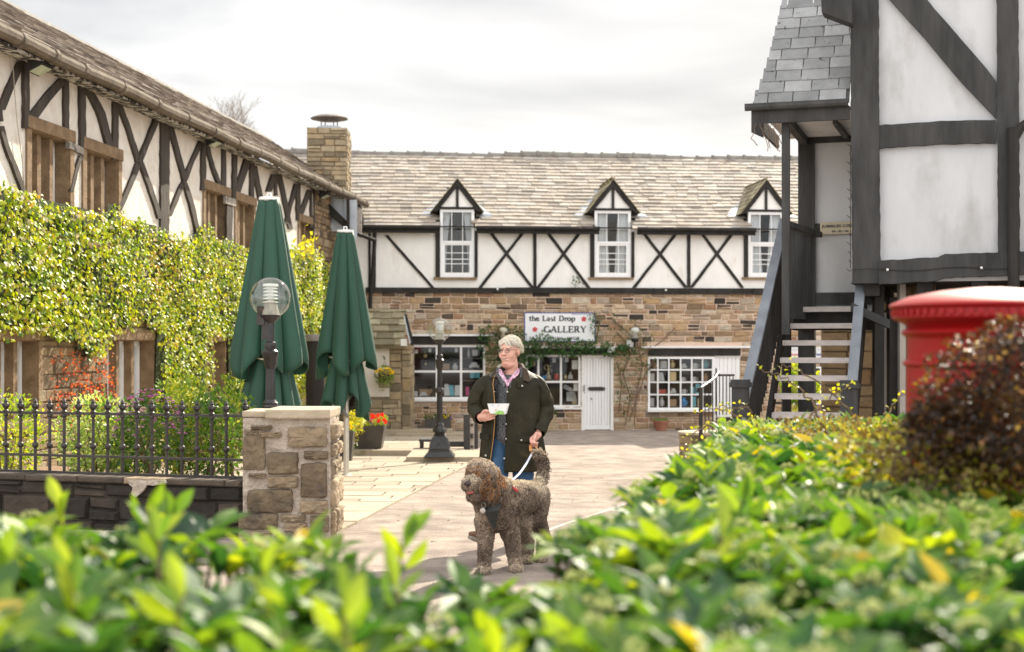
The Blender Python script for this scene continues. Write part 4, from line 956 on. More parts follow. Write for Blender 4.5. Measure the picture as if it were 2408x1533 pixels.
def street_lamp(c, H, R_, label, ladder=False):
    """c on the ground, H height of globe centre"""
    r_ = thing('street_lamp', c, label, 'street lamp', 'black lamp posts with clear globes')
    k = H/2.05
    t = MB(); C = Vector(c)
    # square tapering pedestal
    def sqr(prof, tn=.5):
        vs = []
        for w, z in prof: vs += [C+Vector((sx*w*k, sy*w*k, z*k)) for sx, sy in ((-1, -1), (1, -1), (1, 1), (-1, 1))]
        m = len(prof); t.add(vs, [(i*4+q, i*4+(q+1) % 4, (i+1)*4+(q+1) % 4, (i+1)*4+q) for i in range(m-1) for q in range(4)]+[(3, 2, 1, 0), tuple((m-1)*4+q for q in range(4))], tn)
    sqr([(.245, 0), (.245, .012), (.185, .085), (.185, .088)]); sqr([(.17, .088), (.17, .125), (.162, .13), (.125, .27), (.125, .27)])
    # gabled panels of the pedestal
    for a in range(4):
        d = Vector((math.sin(a*math.pi/2), -math.cos(a*math.pi/2), 0)); e = Vector((math.cos(a*math.pi/2), math.sin(a*math.pi/2), 0))
        b0 = C+d*.168*k; t.slab([b0-e*.12*k+Vector((0, 0, .135*k)), b0+e*.12*k+Vector((0, 0, .135*k)), C+d*.150*k+e*.11*k+Vector((0, 0, .22*k)), C+d*.128*k+Vector((0, 0, .30*k)), C+d*.150*k-e*.11*k+Vector((0, 0, .22*k))], -d*.03)
        for q in ((-.03, .19), (.03, .19), (0, .225)): t.ball(C+d*.163*k+e*q[0]*k+Vector((0, 0, q[1]*k)), .009*k, 6, 4)
    sqr([(.125, .27), (.12, .31), (.085, .345), (.06, .35)])
    t.build('pedestal', M_ironb, r_)
    t = MB()
    t.lathe(C, [(r*k, z*k) for r, z in ((.10, .335), (.105, .35), (.085, .37), (.09, .385), (.115, .40), (.11, .43), (.075, .48), (.065, .51), (.072, .52), (.055, .54), (.052, .56))], 18)
    t.build('base_moulding', M_ironb, r_, smooth=True); t = MB()
    for a in range(8): an = a*math.pi/4; t.ball(C+Vector((.10*math.cos(an)*k, .10*math.sin(an)*k, .435*k)), .018*k, 6, 5)
    t.build('base_bosses', M_ironb, r_, smooth=True); t = MB()
    t.lathe(C, [(r*k, z*k) for r, z in ((.05, 1.02), (.065, 1.035), (.075, 1.055), (.066, 1.075), (.072, 1.09), (.058, 1.105), (.05, 1.12))], 16)
    t.build('column_collar', M_ironb, r_, smooth=True); t = MB()
    t.lathe(C, [(r*k, z*k) for r, z in ((.046, 1.40), (.05, 1.42), (.06, 1.44), (.062, 1.50), (.07, 1.51), (.072, 1.56), (.05, 1.58), (.055, 1.60), (.052, 1.64), (.035, 1.65), (.035, H/k-R_/k*.98))], 16)
    t.build('column_head', M_ironb, r_, smooth=True)
    t = MB(); n = 24; vs = []
    for z, rr in ((.55, .050), (1.03, .047), (1.12, .046), (1.42, .040)):
        for q in range(n): rq = rr*k*(1 if q % 2 else .86); vs.append(C+Vector((rq*math.cos(2*math.pi*q/n), rq*math.sin(2*math.pi*q/n), z*k)))
    t.add(vs, [(i*n+q, i*n+(q+1) % n, (i+1)*n+(q+1) % n, (i+1)*n+q) for i in range(3) for q in range(n)]); t.build('fluted_column', M_ironb, r_)
    t = MB(); cc = C+Vector((0, 0, H)); t.lathe(cc, [(.035*k, -R_*1.25), (R_*.20, -R_*1.2), (R_*.50, -R_*.95), (R_*.53, -R_*.86), (R_*.50, -R_*.84)], 20); t.build('globe_cup', M_ironb, r_, smooth=True)
    globe(r_, cc, R_)
    return r_
c = px(1037, 1076, 24.4); c.z = PLZ
cy = px(1033, 775, 24.4); c.x = px(1034, 0, 24.4).x
street_lamp((c.x, c.y, PLZ), cy.z-PLZ, 27.5/FPX*24.4, 'black fluted lamp post with clear globe standing on the kerb step before the shops')
Z1 = 13.9; g0 = px(636, 700, Z1)
nl = street_lamp((g0.x, Z1, gz(Z1)), g0.z-gz(Z1), 48/FPX*Z1, 'nearer black lamp post with clear globe behind the stone pier')
t = MB(); t.box((g0.x-.09, Z1-.02, px(0, 742, Z1).z), (.035, 0, 0), (0, .03, 0), (0, 0, .09)); t.box((g0.x-.03, Z1, px(0, 770, Z1).z), (.05, 0, 0), (0, .03, 0), (0, 0, .12)); t.build('switch_box', M_iron, nl)

# ------------------------------------------------------------------ closed parasols
M_green = mat('dark_green_canvas', (.006, .046, .025), (.009, .070, .039), scale=3, rough=.62, bump=.15, bscale=200, sheen=.1, stretch=(1, 1, .4))
M_alu = mat('brushed_aluminium', (.55, .52, .46), (.66, .63, .57), scale=4, rough=.35, metal=.6)
M_yel = mat('yellow_plastic', (.72, .55, .03), rough=.5)
M_grip = mat('grey_plastic_handle', (.16, .14, .13), (.22, .2, .18), rough=.45)
M_cord = mat('pale_cord', (.62, .55, .44), rough=.8)
def parasol(x, ytop, Z, label, lean, seed, polex=None):
    rg = random.Random(seed); s = FPX/Z; T = px(x, ytop, Z); base = gz(Z)
    r_ = thing('closed_parasol', (T.x, Z, base), label, 'parasol', 'closed green parasols')
    nf = 8; n = 96; ph = [rg.uniform(0, 6.28) for _ in range(6)]
    def fold(z01, R0, deep, seedp):
        out = []
        for k in range(n):
            a = 2*math.pi*k/n
            f = abs(math.sin(a*nf/2+seedp+.25*math.sin(3*a+ph[0])))
            f2 = .5+.5*math.sin(a*23+ph[1]+z01*3)
            r = R0*((1-deep)+deep*f**.6)*(1+.06*math.sin(a*2+ph[2])+.04*f2*deep*(.3+z01))
            out.append((r, a))
        return out
    # upper skirt: widens downwards, its hem in scallops that hang free above the cord
    H1 = 1.98; t = MB(); rings = []; m = 26
    for j in range(m+1):
        z01 = j/m; R0 = .10+.318*z01**.95
        if z01 > .93: R0 *= 1-.6*(z01-.93)
        ring = fold(z01, R0, .16+.34*z01, ph[3])
        pts = []
        for (r, a) in ring:
            hem = 0
            if z01 > .5: hem = (z01-.5)*2*(.14*math.cos(a*4+ph[4])+.07*math.cos(a*3+ph[5])-.03)
            pts.append(Vector((T.x+r*math.cos(a)*1.08+lean*z01, Z+r*math.sin(a), T.z-.03-H1*z01-hem)))
        rings.append(pts)
    vs = [p for q in rings for p in q]
    t.add(vs, [(j*n+k, j*n+(k+1) % n, (j+1)*n+(k+1) % n, (j+1)*n+k) for j in range(m) for k in range(n)])
    cn = t.build('canopy', M_green, r_, smooth=True)
    md = cn.modifiers.new('Solidify', 'SOLIDIFY'); md.thickness = .012
    # lower bunch beneath the cord
    t = MB(); rings = []; m = 14
    for j in range(m+1):
        z01 = j/m; R0 = .20+.16*z01; ring = fold(z01, R0, .22+.40*z01, ph[1]); pts = []
        for (r, a) in ring:
            hem = z01*(.16*math.cos(a*5+ph[0])+.06*math.cos(a*2+ph[3]))
            pts.append(Vector((T.x+r*math.cos(a)+lean*.6, Z+r*math.sin(a), T.z-H1+.16-.78*z01-hem)))
        rings.append(pts)
    vs = [p for q in rings for p in q]
    t.add(vs, [(j*n+k, j*n+(k+1) % n, (j+1)*n+(k+1) % n, (j+1)*n+k) for j in range(m) for k in range(n)])
    lo = t.build('canopy_hem', M_green, cn, smooth=True); md = lo.modifiers.new('Solidify', 'SOLIDIFY'); md.thickness = .012
    t = MB(); t.tube([Vector((T.x+lean*.6+.245*math.cos(a/24*6.283), Z+.245*math.sin(a/24*6.283), T.z-H1+.10+.03*math.sin(a/24*6.283*2+1))) for a in range(25)], .010, 6); t.build('cord', M_cord, r_)
    t = MB(); t.lathe(T, [(.02, .01), (.118, .0), (.122, -.03), (.105, -.045)], 24); t.tube([T+Vector((-.025, 0, 0)), T+Vector((-.02, 0, .05)), T+Vector((.02, 0, .05)), T+Vector((.025, 0, 0))], .009, 6); t.build('cap', M_lampw, r_)
    pxx = T.x if polex is None else px(polex, 0, Z).x
    t = MB(); t.tube([(pxx, Z-.05, base+.02), (pxx, Z-.05, T.z-H1-.2)], .042, 14); t.lathe((pxx, Z-.05, base+.012), [(.09, 0), (.09, .015), (.05, .03)], 16); t.build('pole', M_alu, r_)
    hz = px(0, 945, Z).z if Z > 18 else px(0, 942, Z).z
    t = MB(); t.tube([(pxx-.075, Z-.10, hz+.08), (pxx-.07, Z-.12, hz-.04), (pxx-.02, Z-.14, hz-.16), (pxx+.045, Z-.15, hz-.22)], [.035, .04, .035, .012], 8); t.build('crank_handle', M_grip, r_)
    t = MB(); t.box((pxx-.07, Z-.135, hz+.05), (.028, 0, 0), (0, .02, 0), (0, 0, .035)); t.build('yellow_tag', M_yel, r_)
parasol(633, 464, 16.7, 'nearer and larger closed green parasol behind the globe lamp', .0, 3, polex=628)
parasol(812, 541, 20.8, 'farther closed green parasol beside the stone outhouse', .02, 9, polex=815)

# black flue pipe between the parasols
fz = 24.0; t = MB(); r_ = thing('black_flue_pipe', (px(745, 0, fz).x, fz, gz(fz)), 'tall black cylindrical flue pipe between the two parasols', 'pipe')
c = (px(742, 0, fz).x, fz, 0); t = MB(); t.lathe(c, [(.16, gz(fz)), (.16, px(0, 800, fz).z)], 20); t.build('pipe', M_black, r_, smooth=True)
t = MB(); t.lathe(c, [(.185, px(0, 802, fz).z), (.19, px(0, 791, fz).z), (.17, px(0, 786, fz).z)], 20); t.build('collar', M_grip, r_, smooth=True)
# wooden post behind the second parasol
t = MB(); c = px(781, 0, 23.5); t.abox(c.x-.03, c.x+.05, 23.5, 23.6, gz(23.5), px(0, 870, 23.5).z); lab(t.build('wooden_post', M_greywood), 'grey wooden post standing beside the black flue pipe', 'post')

# ------------------------------------------------------------------ stone outhouse with slab roof
ZO = 33.6
OF = Frame(px(845, 800, ZO), (1, .02, 0), (.02, -1, 0)); OF.O.z = 0
oh = thing('stone_outhouse', OF.pt(.6, gz(ZO), 0), 'small stone lean-to with heavy stone slab roof beside the gallery window', 'outhouse')
def orc(x0, y0, x1, y1, n=0): a = OF.hit(x0, y1, n); b = OF.hit(x1, y0, n); return (a[0], b[0], a[1], b[1])
R_ = orc(835, 812, 943, 1030); vb_ = gz(ZO)-.1
t = MB(); t.fbox(OF, R_[0], R_[1], vb_, R_[3], -2.2, 0); t.build('wall', M_mortar_b, oh)
pn = orc(835, 806, 916, 933)
s = MB(); stones(s, OF, R_[0], R_[1], vb_, R_[3], [pn], rg=random.Random(52), proud=.03, hr=(.14, .22), wr=(.2, .5))
OR_ = Frame(OF.pt(R_[1], 0, 0), -OF.N, OF.U); stones(s, OR_, 0, 2.1, vb_, R_[3], [], rg=random.Random(53), proud=.03, hr=(.14, .22), wr=(.25, .5)); s.build('stonework', M_stone_c, oh)
t = MB(); t.fbox(OF, pn[0], pn[1]-.0, pn[2], pn[3], 0, .03); t.build('plaster_panel', mat('cream_plaster', (.62, .55, .47), (.70, .64, .56), rough=.9, bump=.3), oh)
q = orc(891, 868, 916, 912, .03); t = MB(); t.bbox(OF, q[0], q[1], q[2], q[3], .0, .06, .02); t.build('quoin', M_stone_c, oh)
# buttress column to the right, in front
t = MB(); q = orc(945, 812, 966, 1020, .0); t.fbox(OF, q[0], q[1], vb_, q[3], -1.2, .0); t.build('buttress', M_mortar_b, oh)
s = MB(); stones(s, OF, q[0], q[1], vb_, q[3], [], rg=random.Random(54), proud=.03, hr=(.2, .34), wr=(.5, .6)); OR2 = Frame(OF.pt(q[1], 0, 0), -OF.N, OF.U); stones(s, OR2, 0, 1.2, vb_, q[3], [], rg=random.Random(55), proud=.03, hr=(.2, .34), wr=(.4, .6)); s.build('stonework', M_stone_c, oh)
rp_ = R(42); e = OF.pt(OF.hit(835, 812, .25)[0], OF.hit(900, 814, .25)[1], .25); So = OF.V*math.sin(rp_)-OF.N*math.cos(rp_); No = OF.V*math.cos(rp_)+OF.N*math.sin(rp_)
wO = OF.hit(950, 812, .25)[0]-OF.hit(835, 812, .25)[0]
s = MB(); slates(s, e, OF.U, So, No, wO, 1.28, .42, .24, .05, rg=random.Random(56), jit=.3, umin=lambda v: 0); 
s.slab([e, e+OF.U*wO, e+OF.U*wO+So*1.35, e+So*1.35], -No*.08, .4); s.build('roof', M_slate_o, oh)
t = MB(); t.slab([px(951, 738, 33.2), px(956, 738, 33.2), px(972, 803, 32.9), px(972, 812, 32.9), px(966, 812, 32.9)], (0, .05, 0)); t.build('bargeboard', M_black, oh)
t = MB(); t.slab([px(949, 742, 33.15), px(951, 742, 33.15), px(966, 806, 32.85), px(963, 808, 32.85)], (0, .05, 0)); t.build('lead_edge', M_lead, oh)
t = MB(); t.abox(px(943, 0, 33).x, px(957, 0, 33).x, 32.95, 33.1, px(0, 813, 33).z, px(0, 797, 33).z); t.build('white_box', M_whiteold, oh)
t = MB(); t.fbox(OF, -.6, 2.2, gz(ZO)-.1, gz(ZO)+.16, -.3, .45); t.fbox(OF, .9, 2.9, gz(ZO)-.1, gz(ZO)+.09, -.3, .9); t.build('stone_step', bpy.data.materials['kerb_stone'], oh)

# ------------------------------------------------------------------ gallery sign and house name board
M_sign = mat('white_sign_face', (.74, .75, .77), (.80, .81, .82), scale=2, rough=.35)
M_blue = mat('blue_sign_border', (.03, .06, .28), rough=.4)
M_letter = mat('dark_lettering', (.035, .04, .045), rough=.5)
M_red = mat('red_rose_paint', (.55, .02, .03), rough=.4)
def text(parent, body, F, x, y, hpx, mat_, n, wpx=None, serif=True, align='LEFT', bold=0):
    cu = bpy.data.curves.new('lettering', 'FONT'); cu.body = body; cu.size = 1; cu.align_x = align; cu.extrude = .01; cu.offset = bold
    cu.fill_mode = 'BOTH' if hasattr(cu, 'fill_mode') else cu.fill_mode
    tmp = bpy.data.objects.new('tmp', cu); COL.objects.link(tmp); bpy.context.view_layer.update()
    dg = bpy.context.evaluated_depsgraph_get(); me = bpy.data.meshes.new_from_object(tmp.evaluated_get(dg)); bpy.data.objects.remove(tmp)
    xs = [v.co.x for v in me.vertices]; ys = [v.co.y for v in me.vertices]
    wx = max(xs)-min(xs); p = F.P(x, y, n); s = FPX/p.y; hh = hpx/s; sy = hh/.73; sx = (wpx/s)/wx if wpx else sy
    off = WL.get(parent.name, Vector())
    for v in me.vertices:
        q = p+F.U*((v.co.x-min(xs))*sx)+F.V*(v.co.y*sy)+F.N*(v.co.z*.3)-off; v.co = q
    me.materials.clear(); me.materials.append(mat_)
    o = bpy.data.objects.new('lettering', me); COL.objects.link(o); o.parent = parent; WL[o.name] = off; return o
def serif(parent, body, F, x, y, hpx, wpx, mat_, n, cap=1.0):
    """letters drawn as thick and thin strokes with serifs, so the board reads as in the photograph"""
    s = FPX/F.P(x, y, n).y; t = MB()
    K, k_ = .25, .13                        # thick and thin stroke in em of cap height
    G = {  # strokes: polyline of (x, y, thick?), serifs as short bars; widths per glyph
     'G': (.86, [('a', .44, .5, .36, .46, 50, 320, 1), ('l', .80, .40, .80, .04, 1), ('s', .64, .42, .92)]),
     'A': (.86, [('l', .10, 0, .42, 1, 0), ('l', .44, 1, .74, 0, 1), ('l', .22, .36, .62, .36, 0), ('s', -.0, 0, .24), ('s', .58, 0, .90)]),
     'L': (.72, [('l', .20, 0, .20, 1, 1), ('s', .04, 1, .38), ('l', .10, .03, .64, .03, 0), ('l', .64, .03, .66, .26, 0)]),
     'E': (.76, [('l', .20, 0, .20, 1, 1), ('l', .06, .97, .66, .97, 0), ('l', .06, .03, .68, .03, 0), ('l', .2, .5, .54, .5, 0), ('l', .65, .97, .66, .76, 0), ('l', .68, .03, .70, .26, 0), ('l', .54, .38, .54, .62, 0)]),
     'R': (.84, [('l', .20, 0, .20, 1, 1), ('s', .04, 0, .36), ('s', .04, 1, .36), ('a', .38, .74, .22, .23, -90, 90, 1), ('l', .2, .97, .4, .97, 0), ('l', .2, .50, .42, .50, 0), ('l', .42, .5, .70, .02, 1), ('s', .60, 0, .86)]),
     'Y': (.84, [('l', .14, 1, .42, .46, 1), ('l', .74, 1, .44, .46, 0), ('l', .43, 0, .43, .48, 1), ('s', .02, 1, .30), ('s', .60, 1, .88), ('s', .27, 0, .59)]),
     'D': (.88, [('l', .20, 0, .20, 1, 1), ('s', .04, 0, .3), ('s', .04, 1, .3), ('a', .36, .5, .40, .47, -90, 90, 1), ('l', .2, .97, .4, .97, 0), ('l', .2, .03, .4, .03, 0)]),
     't': (.42, [('l', .18, .08, .18, .88, 1), ('l', .02, .64, .38, .64, 0), ('l', .18, .04, .38, .06, 0)]),
     'h': (.66, [('l', .16, 0, .16, 1, 1), ('s', .04, 0, .28), ('s', .04, 1, .16), ('a', .34, .44, .16, .22, 0, 180, 0), ('l', .50, 0, .50, .46, 1), ('s', .38, 0, .62)]),
     'e': (.56, [('a', .28, .33, .23, .31, 40, 330, 1), ('l', .08, .36, .48, .36, 0)]),
     'a': (.58, [('a', .24, .18, .17, .17, 0, 360, 0), ('l', .42, 0, .42, .46, 1), ('a', .26, .46, .17, .18, 0, 150, 0)]),
     's': (.48, [('a', .24, .48, .15, .15, 60, 270, 0), ('a', .24, .17, .16, .16, -120, 90, 1)]),
     'r': (.48, [('l', .16, 0, .16, .64, 1), ('s', .02, 0, .30), ('s', .02, .64, .16), ('a', .32, .44, .14, .18, 30, 150, 1)]),
     'o': (.62, [('a', .30, .32, .24, .31, 0, 360, 1)]),
     'p': (.66, [('l', .16, -.32, .16, .64, 1), ('s', .02, -.32, .30), ('s', .02, .64, .16), ('a', .34, .32, .22, .30, -130, 130, 1)]),
     ' ': (.40, [])}
    tot = sum(G[ch][0] for ch in body); sx = wpx/s/tot; sy = hpx/s; ox = 0; lay = 0
    def seg(ax, ay, bx_, by, w):
        nonlocal lay
        A = Vector((ax*sx, ay*sy, 0)); B = Vector((bx_*sx, by*sy, 0)); d = B-A
        if d.length < 1e-6: return
        d.normalize(); q = Vector((-d.y, d.x, 0))*w*sy/2; lay = (lay+1) % 9
        z = n+.0006*lay
        P = [A-q-d*w*.1*sy, B-q+d*w*.1*sy, B+q+d*w*.1*sy, A+q-d*w*.1*sy]; o_ = F.hit(x, y, n)
        t.add([F.pt(o_[0]+p.x, o_[1]+p.y, z) for p in P], [(0, 1, 2, 3)])
    for ch in body:
        w_, st_ = G[ch]
        for g_ in st_:
            if g_[0] == 'l': seg(ox+g_[1], g_[2], ox+g_[3], g_[4], K if g_[5] else k_)
            elif g_[0] == 's': seg(ox+g_[1], g_[2]+(.02 if g_[2] < .5 else -.02), ox+g_[3], g_[2]+(.02 if g_[2] < .5 else -.02), .06)
            else:
                _, cx, cy_, rx, ry, a0, a1, th = g_; m = 12
                for i in range(m):
                    b0, b1 = R(a0+(a1-a0)*i/m), R(a0+(a1-a0)*(i+1)/m)
                    thick = K if (th and abs(math.cos((b0+b1)/2)) > .55) else k_*1.1
                    seg(ox+cx+rx*math.cos(b0), cy_+ry*math.sin(b0), ox+cx+rx*math.cos(b1), cy_+ry*math.sin(b1), thick)
        ox += w_
    return t.build('lettering', mat_, parent)
sg = thing('gallery_sign', BK.P(1316, 770, .06), 'white blue-edged gallery sign with red roses above the boarded door', 'sign')
a0_ = rect(BK, 1233, 735, 1400, 804, .08); t = MB(); t.bbox(BK, a0_[0], a0_[1], a0_[2], a0_[3], .03, .08, .004); t.build('board', M_sign, sg)
t = MB(); b_ = .022
for q in ((a0_[0], a0_[1], a0_[3]-b_, a0_[3]), (a0_[0], a0_[1], a0_[2], a0_[2]+b_), (a0_[0], a0_[0]+b_, a0_[2]+b_, a0_[3]-b_), (a0_[1]-b_, a0_[1], a0_[2]+b_, a0_[3]-b_)): t.fbox(BK, *q, .078, .084)
b2_ = .055
for q in ((a0_[0]+b2_, a0_[0]+b2_+.01, a0_[2]+.03, a0_[2]+.22), (a0_[1]-b2_-.01, a0_[1]-b2_, a0_[3]-.30, a0_[3]-.08), (a0_[1]-.62, a0_[1]-.10, a0_[3]-.05, a0_[3]-.038)): t.fbox(BK, *q, .078, .083)
t.build('border', M_blue, sg)
serif(sg, 'the Last Drop', BK, 1244, 754.5, 12.2, 110, M_letter, .086)
serif(sg, 'GALLERY', BK, 1279, 781.6, 14.8, 101, M_letter, .086)
text(sg, 'Tel', BK, 1244, 798, 6, M_letter, .083, wpx=11, bold=.02); text(sg, '01204 - 593528', BK, 1299, 798, 6.2, M_letter, .083, wpx=63, bold=.02)
for cx_, cy__ in ((1373, 750), (1258, 774.5)):
    t = MB(); o_ = BK.hit(cx_, cy__, .087); rr = 6.3*36.3/FPX
    for k in range(5):
        a = math.pi/2+k*2*math.pi/5; cc = (o_[0]+.55*rr*math.cos(a), o_[1]+.55*rr*math.sin(a)); n_ = 12
        t.add([BK.pt(cc[0]+.44*rr*math.cos(2*math.pi*i/n_), cc[1]+.44*rr*math.sin(2*math.pi*i/n_), .087+.0008*k) for i in range(n_)], [tuple(range(n_))])
    t.add([BK.pt(o_[0]+.40*rr*math.cos(2*math.pi*i/12), o_[1]+.4*rr*math.sin(2*math.pi*i/12), .093) for i in range(12)], [tuple(range(12))]); ro = t.build('rose', M_red, sg)
    t = MB()
    for k in range(5):
        a = math.pi/2+(k+.5)*2*math.pi/5; u_, v_ = o_[0], o_[1]; c_, s_ = math.cos(a), math.sin(a)
        t.add([BK.pt(u_+rr*(.38*c_-.07*s_), v_+rr*(.38*s_+.07*c_), .095), BK.pt(u_+rr*(.38*c_+.07*s_), v_+rr*(.38*s_-.07*c_), .095), BK.pt(u_+rr*.85*c_, v_+rr*.85*s_, .095)], [(0, 1, 2)])
    t.build('rose_lines', M_sign, ro)
# cottage name board on the porch wall
M_tan = mat('tan_name_board', (.50, .42, .29), (.57, .49, .35), scale=3, rough=.6)
hs = thing('house_name_board', RB.P(1965, 536, NB+.1), 'tan cottage name board on the white porch wall above the stairs', 'sign')
q = RB.hit(1928, 551, NB+.1); q1 = RB.hit(2003, 521, NB+.1); v_ = .155
t = MB(); t.bbox(RB, q[0], q[0]+.62, q[1], q[1]+.165, NB+.02, NB+.06, .004); t.build('board', M_tan, hs)
text(hs, 'JUMBLES COTTAGES', RB, 1932, 535, 6.5, M_letter, NB+.064, wpx=108, bold=.015); text(hs, '84 - 85 - 86', RB, 1956, 546, 4.6, M_letter, NB+.064, wpx=38, bold=.015)
t = MB(); q = RB.hit(1917, 550, NB+.05); t.fbox(RB, q[0], q[0]+.055, q[1], q[1]+.14, NB, NB+.05); t.build('fixing_block', M_black, hs)
# shop sign above the small window seen through the stairs
h2 = thing('tapestry_shop_sign', BK.P(1897, 840, .1), 'white fascia sign over the small window seen between the stair treads', 'sign')
q = rect(BK, 1860, 820, 1931, 852, .1); t = MB(); t.fbox(BK, *q, 0, .08); t.fbox(BK, q[0]-.02, q[1]+.02, q[3], q[3]+.04, 0, .12); t.build('board', M_sign, h2)
mm = [M_red, M_blue, mat('green_letter', (.04, .22, .08), rough=.5), mat('purple_letter', (.22, .05, .22), rough=.5)]
xx = 1858.5
for i, (w_, ch) in enumerate(((9, 'Tr'), (5, 'a'), (6, 'd'), (3, 'i'), (4, 't'), (3, 'i'), (6, 'o'), (6, 'n'), (5, 'a'), (3, 'l'))):
    pass
text(h2, 'Traditional', BK, 1834, 836, 6.2, mm[0], .084, wpx=48, bold=.02); text(h2, 'Tapestries', BK, 1888, 836, 7, mm[1], .086, wpx=44, bold=.02)
# wall globe lamps by the gallery
M_globe2 = glass_mat('smoky_globe', tint=(.86, .82, .70), alpha=.10)
for (x, y), lb, tn in (((1183, 781), 'old yellowed globe wall lamp above the left shop window behind the man', M_globe2), ((1493, 781), 'globe wall lamp on the stone pier right of the boarded door', M_globe)):
    c = BK.P(x, y, .35); r_ = thing('wall_lamp', c, lb, 'lamp', 'globe lamps on the gallery wall'); globe(r_, c, 17/FPX*36, louv=False, tint=tn)
    t = MB(); t.lathe(c, [(.07, -.26), (.10, -.20), (.10, -.16)], 12); t.tube([c+Vector((0, 0, -.22)), c+Vector((0, .1, -.34)), c+Vector((0, .36, -.36))], .022, 6); t.build('bracket', M_black, r_)
    t = MB(); t.lathe(c, [(.02, -.05), (.10, .03), (.11, .08), (.02, .12)], 12); t.build('reflector', M_lampw, r_)
for (x, y), lb in (((1481, 808), 'small white security lamp under the globe wall lamp'), ((1440, 822), 'small white box light at the end of the shop lintel')):
    t = MB(); c = BK.P(x if x > 1450 else 1437, y, .12)
    t.box(c, (.09, 0, 0), (0, .06, 0), (0, 0, .09)); t.box(c+Vector((0, -.05, -.03)), (.06, 0, 0), (0, .03, 0), (0, 0, .05)); lab(t.build('security_light', M_whiteold), lb, 'light')
# ------------------------------------------------------------------ foliage
def proj(p): return CX+p[0]/p[1]*FPX, HY-(p[2]-HC)/p[1]*FPX
def inpoly(x, y, P):
    c = False; j = len(P)-1
    for i in range(len(P)):
        if (P[i][1] > y) != (P[j][1] > y) and x < (P[j][0]-P[i][0])*(y-P[i][1])/(P[j][1]-P[i][1])+P[i][0]: c = not c
        j = i
    return c
def rdir(rg):
    z = rg.uniform(-1, 1); a = rg.uniform(0, 6.2832); r = math.sqrt(1-z*z); return Vector((r*math.cos(a), r*math.sin(a), z))
def leaf(mb, p, d, nrm, L_, W_, tone, fold=.25, curl=.2, seg=1):
    """a folded, curling leaf from base p towards d"""
    d = d.normalized(); s_ = d.cross(nrm)
    if s_.length < 1e-4: s_ = d.orthogonal()
    s_.normalize(); n_ = s_.cross(d).normalized(); b = len(mb.v)
    if seg == 1:
        m = p+d*L_*.45; up = n_*W_*fold
        mb.v += [tuple(p), tuple(m-s_*W_*.5+up), tuple(m), tuple(m+s_*W_*.5+up), tuple(p+d*L_-n_*curl*L_)]
        mb.f += [(b, b+2, b+4, b+1), (b, b+3, b+4, b+2)]; mb.t += [tone, tone]
        return
    prof = {4: (.10, .62, 1.0, .72, .02), 6: (.08, .5, .82, 1.0, .92, .55, .02)}[seg]
    for i in range(seg+1):
        f = i/seg; c = p+d*(L_*f)-n_*(curl*L_*f*f); w = W_*.5*prof[i]; up = n_*w*fold*2
        mb.v += [tuple(c-s_*w+up), tuple(c), tuple(c+s_*w+up)]
    for i in range(seg):
        q = b+i*3; mb.f += [(q, q+1, q+4, q+3), (q+1, q+2, q+5, q+4)]; mb.t += [tone, tone]
def leafmat(name, ramp, rough=.45, transl=.35, spec=.5, coat=0):
    return mat(name, (.8, .8, .8), (1.15, 1.15, 1.1), scale=12, ramp=ramp, rough=rough, transl=transl, spec=spec, coat=coat)
M_ivy = leafmat('ivy_leaf', [(0, (.03, .075, .010)), (.25, (.08, .17, .014)), (.5, (.26, .36, .015)), (.75, (.50, .50, .02)), (.9, (.60, .52, .04)), (.95, (.42, .20, .04)), (1, (.55, .52, .40))], rough=.42)
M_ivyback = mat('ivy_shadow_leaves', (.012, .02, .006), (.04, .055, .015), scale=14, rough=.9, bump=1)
M_redl = leafmat('red_creeper_leaf', [(0, (.35, .04, .02)), (.5, (.60, .10, .04)), (1, (.55, .22, .10))], rough=.5)
M_hedge = leafmat('skimmia_leaf', [(0, (.014, .050, .022)), (.28, (.028, .084, .026)), (.5, (.070, .155, .025)), (.72, (.17, .26, .022)), (.92, (.32, .38, .02)), (.985, (.42, .42, .02)), (1, (.50, .30, .03))], rough=.52, transl=.34, spec=.55, coat=.0)
M_bud = mat('pale_green_bud', (.34, .39, .10), (.58, .58, .20), scale=60, rough=.6, tonev=.3)
M_twig = mat('brown_twig', (.10, .06, .035), (.2, .13, .08), scale=10, rough=.8)
M_green_l = leafmat('bright_shrub_leaf', [(0, (.03, .08, .015)), (.4, (.09, .19, .02)), (.75, (.26, .34, .03)), (1, (.52, .50, .05))])
M_vari = leafmat('variegated_leaf', [(0, (.06, .13, .03)), (.5, (.22, .33, .08)), (1, (.62, .62, .34))])
M_rosel = leafmat('rose_leaf', [(0, (.012, .04, .012)), (.5, (.035, .10, .02)), (1, (.09, .17, .03))])
M_berb = leafmat('dark_red_leaf', [(0, (.018, .011, .008)), (.45, (.055, .026, .012)), (.72, (.14, .055, .018)), (.9, (.36, .16, .03)), (1, (.50, .32, .05))], rough=.4, transl=.2)
M_yelleaf = leafmat('yellow_twig_leaf', [(0, (.12, .16, .02)), (.5, (.35, .34, .03)), (1, (.60, .50, .04))])
M_purple = leafmat('purple_petal', [(0, (.25, .05, .30)), (.5, (.50, .12, .52)), (1, (.62, .30, .66))], rough=.6)
def petal(name, c): return mat(name, c, tuple(min(1, q*1.25) for q in c), scale=30, rough=.6, tonev=.15, transl=.25)
M_redp = petal('red_petal', (.62, .02, .012)); M_pinkp = petal('pink_petal', (.62, .06, .30)); M_yelp = petal('yellow_petal', (.72, .52, .02)); M_whip = petal('white_petal', (.75, .74, .72)); M_viop = petal('violet_petal', (.20, .06, .40))

